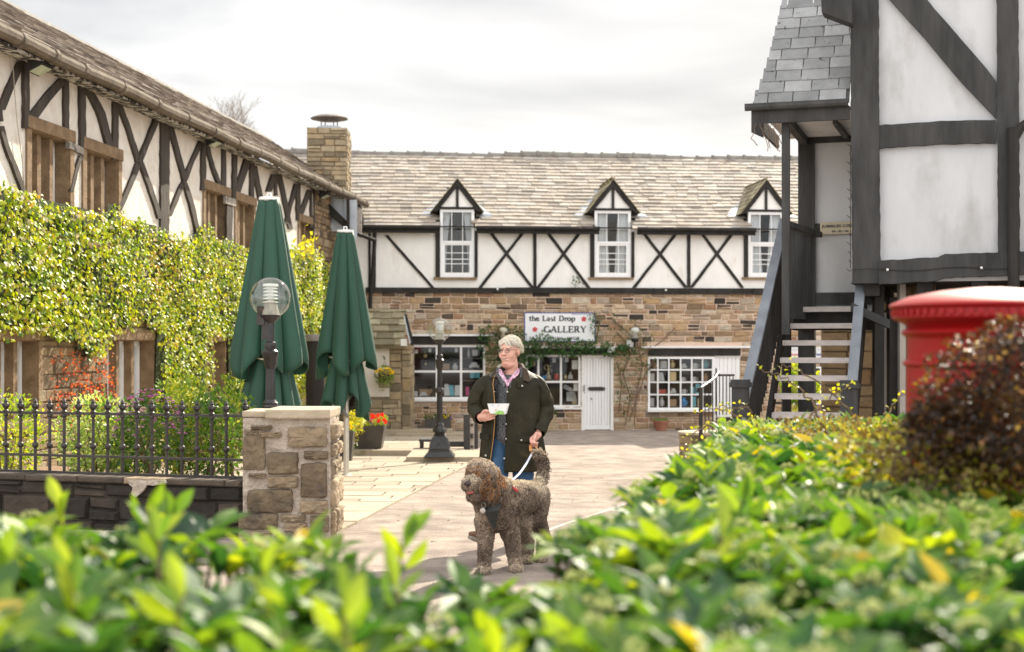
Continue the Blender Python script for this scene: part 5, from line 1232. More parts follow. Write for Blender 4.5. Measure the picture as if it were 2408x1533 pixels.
# ivy on the left building
IV = [(-60, 415), (0, 440), (30, 452), (58, 447), (62, 470), (110, 482), (150, 488), (190, 500), (215, 490), (232, 503), (262, 470), (268, 505), (300, 520), (325, 512), (330, 528), (380, 545), (440, 562), (452, 540), (470, 520), (490, 552), (510, 563), (535, 568), (560, 585), (600, 600), (640, 620), (685, 560), (700, 545), (712, 580), (745, 610), (778, 645), (778, 790), (745, 905), (700, 905), (700, 955), (590, 955), (530, 950), (526, 860), (528, 800), (518, 790), (505, 800), (500, 835), (488, 870), (482, 950), (372, 950), (358, 905), (356, 800), (340, 775), (318, 748), (285, 770), (262, 782), (225, 815), (205, 842), (182, 838), (160, 800), (110, 792), (60, 778), (30, 790), (0, 800), (-60, 800)]
iv = MB(); rg = random.Random(5); u0_ = lh(-60, 700)[0]; u1_ = lh(778, 700)[0]
zA, zB = -.3, LF.hit(0, 415)[1]+.1
wins = low
def ivthick(u, v):
    x, y = proj(LF.pt(u, v, 0)); e = .5+.5*mnoise.noise(Vector((u*.9, v*1.3, 2)))
    return .10+.26*e
cnt = 0
while cnt < 25000:
    u = rg.uniform(u0_, u1_); v = rg.uniform(zA, zB)
    th = ivthick(u, v); n_ = th*rg.uniform(.35, 1.05); p = LF.pt(u, v, n_); x, y = proj(LF.pt(u, v, .0))
    x += rg.gauss(0, 3); y += rg.gauss(0, 4)
    if not inpoly(x, y, IV): continue
    if any(w_[0]-.05 < u < w_[1]+.1 and w_[2] < v < w_[3]+.1 for w_ in wins) and rg.random() < .93: continue
    cnt += 1
    cl = mnoise.noise(Vector((u*3, v*3, 7)))
    tn = .60+.36*cl+rg.gauss(0, .17)
    px_, py_ = x, y
    if 320 < px_ < 400 and 560 < py_ < 720 and rg.random() < .28: tn = rg.uniform(.88, .97)
    if rg.random() < .06: tn = .99  # scattered palest leaves: whitish glints put into the leaf colour
    nn = (LF.N*1.1+LF.V*.45+rdir(rg)*.8).normalized(); dd = (rdir(rg)+Vector((0, 0, -.9))+LF.N*.3)
    dd = dd-nn*dd.dot(nn); S_ = rg.uniform(.042, .078)*(1+.15*(x < 200))
    leaf(iv, p, dd, nn, S_, S_*.95, min(.995, max(.01, tn)), fold=.12, curl=.15)
ivy = thing('climbing_ivy', LF.pt(3, .2, .2), 'thick yellow-green ivy covering the middle of the left building wall', 'ivy')
iv.build('foliage', M_ivy, ivy)
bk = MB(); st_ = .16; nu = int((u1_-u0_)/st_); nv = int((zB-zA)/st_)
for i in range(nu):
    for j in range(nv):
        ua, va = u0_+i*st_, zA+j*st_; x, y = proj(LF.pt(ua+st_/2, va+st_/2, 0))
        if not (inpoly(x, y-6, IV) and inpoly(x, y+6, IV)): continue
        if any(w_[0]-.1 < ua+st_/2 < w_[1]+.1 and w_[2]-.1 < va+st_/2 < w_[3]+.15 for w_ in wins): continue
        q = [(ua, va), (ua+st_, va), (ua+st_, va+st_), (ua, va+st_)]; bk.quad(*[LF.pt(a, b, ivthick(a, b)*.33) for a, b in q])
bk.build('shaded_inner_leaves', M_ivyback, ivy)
st2 = MB()
for k in range(26):
    u = rg.choice([lh(rg.uniform(175, 245), 900)[0], lh(rg.uniform(360, 480), 900)[0]]); v = -.4; pts = []
    for q in range(12): pts.append(LF.pt(u, v, .05)); v += .14; u += rg.uniform(-.04, .05)
    st2.tube(pts, .012, 5)
st2.build('stems', M_twig, ivy)
rc = MB(); cnt = 0
while cnt < 620:
    x, y = rg.gauss(190, 52), rg.gauss(915, 62)
    if not (108 < x < 262 and 820 < y < 1020) or mnoise.noise(Vector((x*.05, y*.05, 3))) < -.1: continue
    cnt += 1; u, v = lh(x, y); S_ = rg.uniform(.03, .055); nn = (LF.N+rdir(rg)*.7).normalized(); leaf(rc, LF.pt(u, v, rg.uniform(.04, .1)), rdir(rg)-Vector((0, 0, .6)), nn, S_, S_*.8, rg.random(), .15)
lab(rc.build('red_creeper', M_redl), 'sparse red-leaved creeper on brown stone between the two lower left windows', 'creeper')
# bright yellow leaves of a shoot behind the big parasol
yl = MB()
for k in range(70): p = LF.P(rg.gauss(722, 12), rg.gauss(580, 16), rg.uniform(.3, .6)); leaf(yl, p, rdir(rg), (LF.N+rdir(rg)*.6), .12, .11, rg.uniform(.6, 1), .1)
lab(yl.build('yellow_climber_shoot', M_yelleaf), 'bright yellow leafy shoot on the wall between the parasols', 'climber')

# generic shrub: leaves through an uneven crown, on short stems
def shrub(name, c, rad, n, size, m, label, cat, seed, tone=(.5, .22), asp=.6, up=.4, seg=1, group=None, stems=6, flowers=None, lumps=()):
    rg = random.Random(seed); c = Vector(c); t = MB()
    r_ = thing(name, (c.x, c.y, c.z-rad[2]), label, cat, group)
    for k in range(n):
        d = rdir(rg); rr = rg.random()**.33
        f = rr*(1+.28*mnoise.noise(d*2.2+Vector((seed, 0, 0))))
        p = c+Vector((d.x*rad[0]*f, d.y*rad[1]*f, d.z*rad[2]*f)); S_ = size*rg.uniform(.6, 1.25)
        tn = tone[0]+tone[1]*(mnoise.noise(p*5)*1.2+rg.gauss(0, .6))
        leaf(t, p, d+rdir(rg)*.8+Vector((0, 0, up)), (d*.5+rdir(rg)*.6+Vector((0, 0, .8))), S_, S_*asp, min(.99, max(.01, tn)), .2, .2, seg)
    for lc, lr, ln_ in lumps:
        lc = Vector(lc)
        for k in range(ln_):
            d = rdir(rg); f = rg.random()**.4*(1+.5*mnoise.noise(d*2.5+lc)); p = lc+Vector((d.x*lr[0]*f, d.y*lr[1]*f, d.z*lr[2]*f)); S_ = size*rg.uniform(.6, 1.25)
            leaf(t, p, d+rdir(rg)*.8+Vector((0, 0, up)), (d*.5+rdir(rg)*.6+Vector((0, 0, .8))), S_, S_*asp, min(.99, max(.01, tone[0]+.08+tone[1]*(mnoise.noise(p*5)*1.2+rg.gauss(0, .6)))), .2, .2, seg)
    t.build('foliage', m, r_)
    s = MB(); b = Vector((c.x, c.y, c.z-rad[2]))
    for k in range(stems):
        d = rdir(rg); e = c+Vector((d.x*rad[0]*.7, d.y*rad[1]*.7, abs(d.z)*rad[2]*.5)); s.tube([b+Vector((rg.uniform(-.05, .05), rg.uniform(-.05, .05), 0)), (b+e)/2+rdir(rg)*.04, e], [.014, .009, .004], 5)
    s.build('stems', M_twig, r_)
    if flowers:
        fm, fn, fs, nm = flowers; f_ = MB()
        for k in range(fn):
            d = rdir(rg); d.z = abs(d.z)*.8; d.normalize(); p = c+Vector((d.x*rad[0], d.y*rad[1], d.z*rad[2]*1.05))*1.0
            for q in range(5):
                a = q*1.2566; o_ = Vector((math.cos(a), math.sin(a), .3)); leaf(f_, p, o_+d*.3, Vector((0, -.3, 1)), fs, fs*.9, rg.random(), .1)
        f_.build(nm, fm, r_)
    return r_
# the bed behind the railing
bd = MB(); a = px(-300, 0, 13.8); b = px(560, 0, 13.1)
bd.add([(a.x-3, 13.75, .32), (b.x, 12.95, .32), (px(600, 0, 17).x, 17, .05), (-6.6, 19, .10)], [(0, 1, 2, 3)])
struct(bd.build('planting_bed', mat('mulch', (.20, .12, .07), (.36, .24, .15), scale=30, rough=.95, bump=1, bscale=60)))
def at(x, y, Z): return px(x, y, Z)
for i, (x, y, Z, rx, rz, n, m, tn, lb, fl_) in enumerate([
  (15, 1040, 15.2, .45, .55, 1500, M_green_l, (.75, .3), 'yellow-leaved shrub at the far left behind the railing', None),
  (225, 1035, 15.0, .42, .50, 2300, M_vari, (.55, .4), 'pale variegated shrub behind the railing under the red creeper', None),
  (300, 1050, 15.3, .34, .42, 1200, M_green_l, (.5, .3), 'green shrub between the variegated shrub and the purple flowers', None),
  (352, 1025, 14.8, .36, .46, 1300, M_rosel, (.8, .3), 'flowering bed plant with purple-pink blossoms behind the railing', (M_purple, 150, .03, 'blossoms')),
  (425, 1000, 15.6, .34, .60, 1700, M_green_l, (.7, .3), 'tall yellow-tipped shrub right of the purple flowers', None),
  (492, 1030, 15.4, .33, .50, 1500, M_green_l, (.38, .3), 'mid green shrub behind the railing near the pier', None),
  (540, 1005, 15.9, .26, .55, 1300, M_green_l, (.62, .3), 'bright green shrub beside the stone pier under the big parasol', None)]):
    c = at(x, y, Z); shrub('garden_shrub', c, (rx, .35, rz), n, .055, m, lb, 'shrub', 200+i, tone=tn, flowers=fl_, group='shrubs behind the railing')

# ------------------------------------------------------------------ hedges in the foreground
def hz(x, y): return 1.255-(.018*math.exp(-((x+.05)/.30)**2) if y < 3.4 else 0)-(.035*math.exp(-((x+.02)/.22)**2) if y < 3.6 else 0)+.045*mnoise.noise(Vector((x*1.7, y*1.7, 0)))+.03*mnoise.noise(Vector((x*5, y*5, 4)))
def redge(Y):
    K_ = [(3.0, .08), (3.3, .17), (4.4, .46), (5.6, .74), (7.0, 1.03), (7.8, 1.16)]
    for (a, xa), (b, xb_) in zip(K_, K_[1:]):
        if Y <= b: return xa+(xb_-xa)*(Y-a)/(b-a)
    return 1.2
def rosette(t, bud, st, p, rg, size, nl, tone0, budp, seg):
    ax = (Vector((0, 0, 1))+rdir(rg)*.42).normalized(); s0 = ax.orthogonal().normalized(); s1 = ax.cross(s0)
    a0 = rg.random()*6.28
    for k in range(nl):
        a = a0+k*2.399; tl = rg.uniform(.15, 1.0)*(.35+.65*k/nl)
        d = (s0*math.cos(a)+s1*math.sin(a))*1.0+ax*(1.25-tl*1.35)
        base = p-ax*(.03*(nl-k)/nl*1.6)-ax*.0
        L_ = size*rg.uniform(.75, 1.15); leaf(t, base, d, ax+rdir(rg)*.15, L_, L_*rg.uniform(.36, .48), min(.995, max(.005, tone0+rg.gauss(0, .13)+(.12 if k > nl-3 else 0))), rg.uniform(.10, .3), rg.uniform(.05, .4), seg)
    st.tube([p, p-ax*.16-Vector((0, 0, .06))], [.004, .006], 4, caps=False)
    if rg.random() < budp:
        for k in range(16):
            d = rdir(rg); d.z = abs(d.z); q = p+ax*.022+s0*d.x*.022+s1*d.y*.022+ax*d.z*.018; r_ = rg.uniform(.004, .0068)
            b = len(bud.v); bud.v += [tuple(q+Vector(o_)*r_) for o_ in ((1, 0, 0), (-1, 0, 0), (0, 1, 0), (0, -1, 0), (0, 0, 1), (0, 0, -1))]
            bud.f += [(b, b+2, b+4), (b+2, b+1, b+4), (b+1, b+3, b+4), (b+3, b, b+4), (b+2, b, b+5), (b+1, b+2, b+5), (b+3, b+1, b+5), (b, b+3, b+5)]; bud.t += [rg.random()]*8
def hedge(label, x0, x1, y0, y1, inside, n, seed, size, budp, shoots=0, tones=(.42, .25)):
    rg = random.Random(seed); t, bud, st = MB(), MB(), MB(); r_ = thing('evergreen_hedge', ((x0+x1)/2, (y0+y1)/2, 0), label, 'hedge', 'evergreen hedges in the foreground')
    k = 0; tries = 0
    while k < n and tries < n*30:
        tries += 1; x, y = rg.uniform(x0, x1), rg.uniform(y0, y1)
        if not inside(x, y): continue
        k += 1; e = 1
        z = hz(x, y)-abs(rg.gauss(0, .035))-(0 if rg.random() < .75 else rg.uniform(.03, .16))
        tn = tones[0]+tones[1]*mnoise.noise(Vector((x*3.1, y*3.1, 9)))*1.6+rg.gauss(0, .10)
        rosette(t, bud, st, Vector((x, y, z)), rg, size*rg.uniform(.8, 1.1), rg.choice((7, 8, 9, 10)), tn, budp, 4 if y > 3.6 else 6)
    for k in range(shoots):
        x, y = rg.uniform(x0, x1), rg.uniform(2.0, min(y1, 3.4))
        if not inside(x, y): continue
        z = hz(x, y)+rg.uniform(.02, .07); p = Vector((x, y, z)); st.tube([p, p-Vector((rg.uniform(-.03, .03), 0, .14))], [.003, .004], 4)
        for q in range(rg.choice((3, 4, 5))): leaf(t, p-Vector((0, 0, .02*q)), Vector((rg.gauss(0, .6), rg.gauss(0, .6), 1.0)), Vector((rg.gauss(0, 1), -1, .3)), size*rg.uniform(.7, 1.05), size*.33, rg.uniform(.50, .93), .2, rg.uniform(-.1, .3), 6)
    t.build('foliage', M_hedge, r_, smooth=False); st.build('twigs', M_twig, r_)
    if bud.v: bud.build('flower_buds', M_bud, r_)
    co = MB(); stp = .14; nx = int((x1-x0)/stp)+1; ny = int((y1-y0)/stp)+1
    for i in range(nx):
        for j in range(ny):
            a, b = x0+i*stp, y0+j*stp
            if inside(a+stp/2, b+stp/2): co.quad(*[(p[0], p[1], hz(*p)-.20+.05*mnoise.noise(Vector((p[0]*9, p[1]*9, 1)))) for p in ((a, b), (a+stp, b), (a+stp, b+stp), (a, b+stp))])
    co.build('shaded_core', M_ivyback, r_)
    # side of the hedge that faces the yard
    return r_
insL = lambda x, y: y < 3.25-.34*math.exp(-((x-.0)/.30)**2)+.10*math.sin(x*5)+.08*math.sin(x*11+1) and x < .10+.02*math.sin(y*9)
insR = lambda x, y: ((y < 3.0+.6*min(1, max(0, x-.1)) and x >= (.10 if y < 2.8 else .17)+.02*math.sin(y*9)) or (y >= 3.15 and x > redge(y)+.05*math.sin(y*7)+.03*math.sin(y*17))) and x < .40*y+.25 and not (y > 4.15 and y < 5.1 and x > 1.05)
hedge('loose evergreen hedge filling the lower left foreground, bright yellow new shoots', -1.55, .14, 1.35, 3.45, insL, 560, 71, .092, .06, shoots=30, tones=(.42, .26))
hedge('evergreen hedge filling the lower right foreground, leaves with pale green flower buds', .06, 3.3, 1.35, 7.8, insR, 2200, 72, .106, .60, shoots=14, tones=(.50, .28))
# hanging side leaves along the outer edges
sd_ = MB(); rg = random.Random(5)
# dark red barberry and yellow twiggy shrub by the pillar box
shrub('barberry_bush', at(2452, 985, 4.0), (.27, .34, .22), 8000, .021, M_berb, 'dark red small-leaved bush in front of the red pillar box', 'bush', 310, tone=(.46, .42), asp=.6, up=.1, stems=30, lumps=[(at(2215, 860, 3.95), (.05, .1, .04), 130), (at(2295, 822, 3.9), (.08, .15, .04), 330), (at(2390, 790, 3.9), (.10, .15, .05), 500), (at(2205, 950, 4.0), (.08, .1, .07), 420), (at(2200, 1010, 4.0), (.10, .1, .08), 700)])
shrub('barberry_bush', at(2240, 1010, 4.15), (.13, .2, .13), 2000, .019, M_berb, 'small reddish bush against the foot of the red pillar box', 'bush', 311, tone=(.45, .4), asp=.6, up=.1, stems=8)
M_goldr = leafmat('gold_rust_leaf', [(0, (.07, .04, .02)), (.4, (.20, .13, .04)), (.7, (.34, .33, .04)), (1, (.60, .50, .06))])
shrub('golden_shrub', at(2190, 1080, 4.25), (.30, .45, .10), 1500, .028, M_goldr, 'low golden-leaved twiggy shrub before the pillar box', 'shrub', 312, tone=(.5, .4), stems=16)
shrub('golden_shrub', at(1990, 1035, 6.4), (.40, .5, .10), 1200, .030, M_goldr, 'pinkish-gold twiggy shrub at the far hedge edge below the staircase', 'shrub', 313, tone=(.4, .4), stems=22)
# arching cotoneaster twigs with small yellow leaves
tw = MB(); lf = MB(); rg = random.Random(19)
ct = thing('arching_twigs', px(1720, 1060, 8.2), 'arching brown twigs with tiny yellow leaves beside the round stone step', 'shrub')
for k, pts in enumerate([[(1800, 1080), (1760, 985), (1700, 962), (1640, 968)], [(1790, 1075), (1720, 1010), (1660, 1000), (1620, 1030)], [(1810, 1070), (1790, 1000), (1760, 960), (1690, 955)], [(1760, 1080), (1700, 1040), (1640, 1050), (1600, 1075)], [(1830, 1070), (1900, 980), (1960, 930), (2000, 900)], [(2040, 1060), (2000, 960), (1900, 880), (1840, 855)], [(2060, 1060), (2080, 980), (2100, 950), (2120, 930)], [(1780, 1090), (1690, 1060), (1640, 1085), (1590, 1110)], [(1960, 1050), (1905, 940), (1850, 890), (1790, 868)]]):
    Zt = 8.2-.08*k; P3 = [px(x, y, Zt) for x, y in pts]; fine = []
    for i in range(len(P3)-1):
        for q in range(6): f = q/6; fine.append(P3[i].lerp(P3[i+1], f)+rdir(rg)*.012)
    fine.append(P3[-1]); tw.tube(fine, [.008-.0003*i for i in range(len(fine))], 5)
    for p in fine:
        for q in range(2 if k < 5 else 1): leaf(lf, p+rdir(rg)*.03, rdir(rg)+Vector((0, 0, .4)), rdir(rg)+Vector((0, 0, 1)), .026, .020, rg.random(), .1)
tw.build('twigs', M_twig, ct); lf.build('foliage', M_yelleaf, ct)

# climbing rose over the shop fronts
rg = random.Random(23); rl = MB(); rs = MB()
cr_ = thing('climbing_rose', BK.P(1330, 815, .2), 'dark leafy climbing rose trained over the gallery lintel and lamp', 'climber')
POL = [([(1128, 770), (1165, 762), (1225, 765), (1236, 790), (1240, 900), (1190, 905), (1150, 870), (1118, 810)], 1500), ([(1225, 808), (1262, 790), (1275, 775), (1300, 792), (1345, 795), (1390, 800), (1480, 812), (1500, 830), (1440, 838), (1380, 832), (1345, 842), (1300, 832), (1262, 850), (1240, 870), (1225, 850)], 2100), ([(1380, 735), (1398, 740), (1415, 800), (1396, 800)], 90), ([(1440, 800), (1540, 790), (1545, 850), (1500, 900), (1470, 990), (1450, 940)], 330), ([(1395, 730), (1560, 760), (1540, 800), (1410, 800)], 110)]
for P, n in POL:
    xs = [p[0] for p in P]; ys = [p[1] for p in P]; k = 0
    while k < n:
        x, y = rg.uniform(min(xs), max(xs)), rg.uniform(min(ys), max(ys))
        if not inpoly(x, y, P) or mnoise.noise(Vector((x*.07, y*.09, 1))) < -.25+rg.gauss(0, .12): 
            continue
        k += 1; S_ = rg.uniform(.045, .08); leaf(rl, BK.P(x, y, rg.uniform(.10, .40)), rdir(rg)-Vector((0, 0, .3)), BK.N*.6+Vector((0, 0, .7))+rdir(rg)*.7, S_, S_*.6, min(.99, max(.01, rg.gauss(.45, .25))), .15)
rl.build('foliage', M_rosel, cr_)
for pts in ([(1470, 1000), (1480, 930), (1465, 880), (1485, 820), (1450, 780)], [(1490, 1000), (1500, 920), (1510, 860), (1495, 800), (1440, 750)], [(1480, 990), (1520, 880), (1540, 840)], [(1455, 970), (1462, 900), (1450, 850)], [(1230, 1000), (1215, 900), (1230, 830), (1300, 815), (1480, 822)], [(1250, 830), (1200, 800), (1140, 785)], [(1400, 810), (1412, 760), (1396, 735)], [(1500, 840), (1560, 800), (1590, 770)]):
    rs.tube([BK.P(x+rg.uniform(-3, 3), y, .08+.05*(i % 2)) for i, (x, y) in enumerate(pts)], .016, 5)
rs.build('stems', M_twig, cr_)
t = MB()
for k in range(60): leaf(t, BK.P(rg.gauss(1356, 7), rg.gauss(660, 8), rg.uniform(.1, .2)), rdir(rg), rdir(rg)+BK.N, .05, .035, rg.random(), .1)
lab(t.build('wall_sprig', M_rosel), 'small leafy sprig growing against the white plaster beside the middle dormer', 'plant')

# ------------------------------------------------------------------ pots, planters and baskets
M_pot = mat('dark_grey_planter', (.045, .038, .034), (.085, .072, .062), scale=4, rough=.5, bump=.1)
M_terra = mat('terracotta', (.26, .10, .06), (.36, .16, .10), scale=5, rough=.8, bump=.3)
M_crate = mat('weathered_pine', (.34, .26, .15), (.46, .36, .23), scale=5, rough=.8, bump=.4, stretch=(1, 1, 4))
M_soil = mat('potting_soil', (.03, .02, .014), (.07, .05, .035), scale=20, rough=.95, bump=1)
def sqpot(name, c, w0, w1, h, m, label, cat='planter', group=None, thick=.03):
    c = Vector(c); r_ = thing(name, c, label, cat, group); t = MB()
    prof = [(w0, 0), (w1, h), (w1-thick, h), (w1-thick-.005, h-.07)]
    vs = []
    for w, z in prof: vs += [c+Vector((sx*w, sy*w, z)) for sx, sy in ((-1, -1), (1, -1), (1, 1), (-1, 1))]
    t.add(vs, [(i*4+q, i*4+(q+1) % 4, (i+1)*4+(q+1) % 4, (i+1)*4+q) for i in range(3) for q in range(4)]+[(3, 2, 1, 0)]); t.build('pot', m, r_)
    t = MB(); t.add([c+Vector((sx*(w1-thick), sy*(w1-thick), h-.06)) for sx, sy in ((-1, -1), (1, -1), (1, 1), (-1, 1))], [(0, 1, 2, 3)]); t.build('soil', M_soil, r_); return r_
def blooms(name, c, spread, items, label, leaves=220, lm=None, seed=1, ls=.045, cat='flowers', bs=.05):
    rg = random.Random(seed); c = Vector(c); r_ = thing(name, c, label, cat); t = MB()
    for k in range(leaves): p = c+Vector((rg.uniform(-1, 1)*spread[0], rg.uniform(-1, 1)*spread[1], rg.random()*spread[2]*.8)); leaf(t, p, rdir(rg)+Vector((0, 0, .7)), rdir(rg)+Vector((0, 0, 1)), ls, ls*.7, rg.uniform(.3, 1), .15)
    t.build('foliage', lm or M_green_l, r_)
    for (nm, fm, lst) in items:
        f = MB()
        for dx, dz in lst:
            p = c+Vector((dx*spread[0], rg.uniform(-.7, .2)*spread[1], dz*spread[2]))
            for q in range(6):
                a = q*1.047; leaf(f, p, Vector((math.cos(a), -.5, math.sin(a))), Vector((0, -1, .3)), bs, bs*.95, rg.random(), .12)
        f.build(nm, fm, r_)
    return r_
ZpA = 27.0; cA = px(872, 1063, ZpA); cA.z = zt+.005-.01*.7
sqpot('square_planter', cA, 26/FPX*ZpA, 35/FPX*ZpA, px(0, 1000, ZpA).z-cA.z, M_pot, 'large dark grey tapered planter of red flowers beside the outhouse', group='dark planters')
blooms('planter_flowers', (cA.x, cA.y, px(0, 1003, ZpA).z), (.30, .26, .24), [('red_blooms', M_redp, [(.2, .75), (.1, .9), (.35, .8), (.55, .5), (.7, .7), (.85, .6), (.95, .4), (.75, .95), (.5, .9)]), ('pink_blooms', M_pinkp, [(-.1, .55), (.0, .6), (.1, .35)]), ('white_blooms', M_whip, [(-.35, .5), (-.2, .62), (-.45, .3)]), ('violet_blooms', M_viop, [(.05, .25), (-.02, .3)])], 'red, pink and white bedding flowers in the large dark planter', seed=4, leaves=420)
ZpB = 24.6; cB = px(812, 1080, ZpB); cB.z = gz(ZpB)+.02
sqpot('square_planter', cB, 15/FPX*ZpB, 21/FPX*ZpB, px(0, 1012, ZpB).z-cB.z, M_pot, 'smaller dark planter half hidden behind the parasol pole', group='dark planters')
blooms('planter_flowers', (cB.x, cB.y, px(0, 1014, ZpB).z), (.17, .14, .15), [('pink_blooms', M_pinkp, [(-.6, .5), (-.8, .4), (-.4, .6)]), ('yellow_blooms', M_yelp, [(.4, .7), (.6, .9), (.7, .5)])], 'pink flowers in the smaller dark planter behind the pole', seed=6, leaves=200)
shrub('golden_shrub', px(832, 1000, 26.5), (.16, .2, .26), 700, .05, M_yelleaf, 'golden leaved shrub between the two dark planters', 'shrub', 333, tone=(.6, .3))
shrub('potted_evergreen', px(840, 1040, 27.3), (.12, .2, .28), 500, .05, M_rosel, 'green shrub directly behind the parasol pole base', 'shrub', 334, tone=(.7, .3))
# trough of pansies below the big shop window
cT = BK.P(1042, 1003, .45); cT.z = gz(cT.y); t = MB(); r_ = thing('window_trough', cT, 'long black trough of pansies under the left shop window', 'planter')
q = rect(BK, 1000, 985, 1060, 1003, .4); t.fbox(BK, q[0], q[1], cT.z, q[3], .3, .32); t.fbox(BK, q[0], q[1], cT.z, q[3], .53, .55); t.fbox(BK, q[0], q[0]+.02, cT.z, q[3], .32, .53); t.fbox(BK, q[1]-.02, q[1], cT.z, q[3], .32, .53); t.fbox(BK, q[0], q[1], cT.z, q[3]-.03, .321, .529); t.build('trough', M_pot, r_)
cF = BK.pt((q[0]+q[1])/2, q[3]-.02, .42)
blooms('pansies', cF, (.34, .10, .16), [('yellow_blooms', M_yelp, [(.3, .6), (.45, .7), (.6, .5), (.75, .7), (.5, .4)]), ('white_blooms', M_whip, [(-.3, .5), (-.1, .7), (.05, .5), (-.2, .4), (.15, .7)]), ('violet_blooms', M_viop, [(.9, .5), (1, .2), (.85, .1)])], 'yellow, white and violet pansies in the black trough', seed=8, leaves=260, lm=M_rosel, bs=.03)
# slatted crate and plant by the door, terracotta pot right of the pier
cK = BK.P(1296, 1012, .35); r_ = thing('slatted_planter', cK, 'low slatted pine planter partly hidden by the man left of the door', 'planter'); q = rect(BK, 1284, 975, 1308, 1013, .4); t = MB(); nS = 6; dv = (q[3]-q[2])/nS
for i in range(nS): t.bbox(BK, q[0]-.1, q[1], q[2]+i*dv+.004, q[2]+(i+1)*dv-.004, .2, .42, .004)
t.build('slats', M_crate, r_)
shrub('potted_evergreen', BK.P(1298, 968, .32), (.12, .1, .12), 160, .05, M_rosel, 'small green plant in the slatted pine planter', 'plant', 340)
cP = BK.P(1554, 1021, .5); cP.z = gz(cP.y); t = MB(); r_ = thing('terracotta_pot', cP, 'large round terracotta pot under the bow window', 'pot'); kx = 20/FPX*cP.y; hp = px(0, 988, cP.y).z-cP.z
t.lathe(cP, [(kx*.62, 0), (kx*.92, hp*.80), (kx*1.0, hp*.80), (kx*1.02, hp), (kx*.90, hp), (kx*.85, hp*.8)], 24); t.build('pot', M_terra, r_, smooth=True)
t = MB(); rg = random.Random(1)
for k in range(160): p = cP+Vector((rg.uniform(-.15, .15), rg.uniform(-.15, .15), hp-.04)); leaf(t, p, Vector((rg.gauss(0, .3), rg.gauss(0, .3), 1)), Vector((0, -1, 0)), .09, .02, rg.uniform(.1, .6), .1)
lab(t.build('grass_clump', M_green_l), 'short green grass clump growing in the terracotta pot', 'plant')
# hanging basket on the outhouse wall
cH = OF.P(904, 878, .35); r_ = thing('hanging_basket', cH, 'hanging basket of yellow-green trailing flowers on the outhouse corner', 'basket')
t = MB(); t.lathe(cH, [(.04, -.16), (.12, -.10), (.16, .0), (.15, 0)], 14); t.build('basket', M_twig, r_); t = MB(); rg = random.Random(2)
for k in range(520): d = rdir(rg); p = cH+Vector((d.x*.22, d.y*.18, d.z*.16-max(0, rg.gauss(0, .12)))); leaf(t, p, d+Vector((0, 0, -.3)), d+Vector((0, 0, 1)), .05, .035, rg.random(), .1)
t.build('foliage', M_green_l, r_); f = MB()
for k in range(26): d = rdir(rg); p = cH+Vector((d.x*.22, -.12, abs(d.z)*.14)); [leaf(f, p, rdir(rg), Vector((0, -1, .2)), .04, .04, rg.random()) for q in range(4)]
f.build('yellow_blooms', M_yelp, r_); t = MB(); pk = OF.P(905, 850, .3); t.tube([OF.P(902, 838, .0), OF.P(903, 838, .30), OF.P(905, 846, .32)], .014, 5); t.tube([pk, cH+Vector((-.14, 0, .02))], .005, 4); t.tube([pk, cH+Vector((.14, 0, .02))], .005, 4); t.build('bracket', M_black, r_)

# bare tree beyond the left roof
tb = MB(); rg = random.Random(14); tr_ = thing('bare_tree', px(545, 600, 62), 'leafless tree showing behind the roof of the left building', 'tree')
def branch(p, d, L_, r, dep):
    q = p+d*L_; tb.tube([p, (p+q)/2+rdir(rg)*L_*.05, q], [r, r*.85, r*.7], 5, caps=False)
    if dep == 0: return
    for k in range(3 if dep > 1 else 3): branch(q if k else p.lerp(q, .6), (d+rdir(rg)*.62+Vector((0, 0, .18))).normalized(), L_*rg.uniform(.62, .82), r*.60, dep-1)
B0 = px(548, 440, 62); tk = MB(); tk.tube([Vector((B0.x, B0.y, gz(60))), B0], [.34, .22], 8); tk.build('trunk', M_twig, tr_); branch(B0, Vector((-.15, 0, 1)).normalized(), 1.28, .085, 6); tb.build('branches', mat('grey_branch', (.22, .19, .16), (.34, .3, .26), rough=.9), tr_)
# wiry vine and string of lights under the porch gutter
tb = MB(); rg = random.Random(3)
for k in range(7):
    x, y = 1778+k*9, 290; pts = []
    for q in range(9): pts.append(RB.P(x, y, .1)); x += rg.uniform(-7, 8); y += rg.uniform(2, 13)
    tb.tube(pts, .005, 4)
lab(tb.build('wiry_vine', M_twig), 'thin wiry bare vine hanging below the porch gutter', 'vine')
sl_ = thing('fairy_light_string', RB.P(2003, 500, .12), 'black fairy light cable around the corner post and along the jetty beam', 'fairy lights')
t = MB(); t.tube([RB.P(2000, y, .11+.01*(i % 2)) for i, y in enumerate(range(340, 640, 10))], .005, 4); t.tube([RB.P(x, 636-.02*(x-2000)+3*math.sin(x*.03), .14) for x in range(2000, 2400, 20)], .006, 4)
for y in range(345, 640, 21): t.tube([RB.P(2000, y, .11), RB.P(1994+3*math.sin(y), y-7, .13)], .005, 4)
t.build('cable', M_black, sl_)
for x in (2087, 2308): b_ = MB(); b_.ball(RB.P(x, 636-.02*(x-2000), .16), .016, 8, 6); b_.build('bulb', M_bulb, sl_)
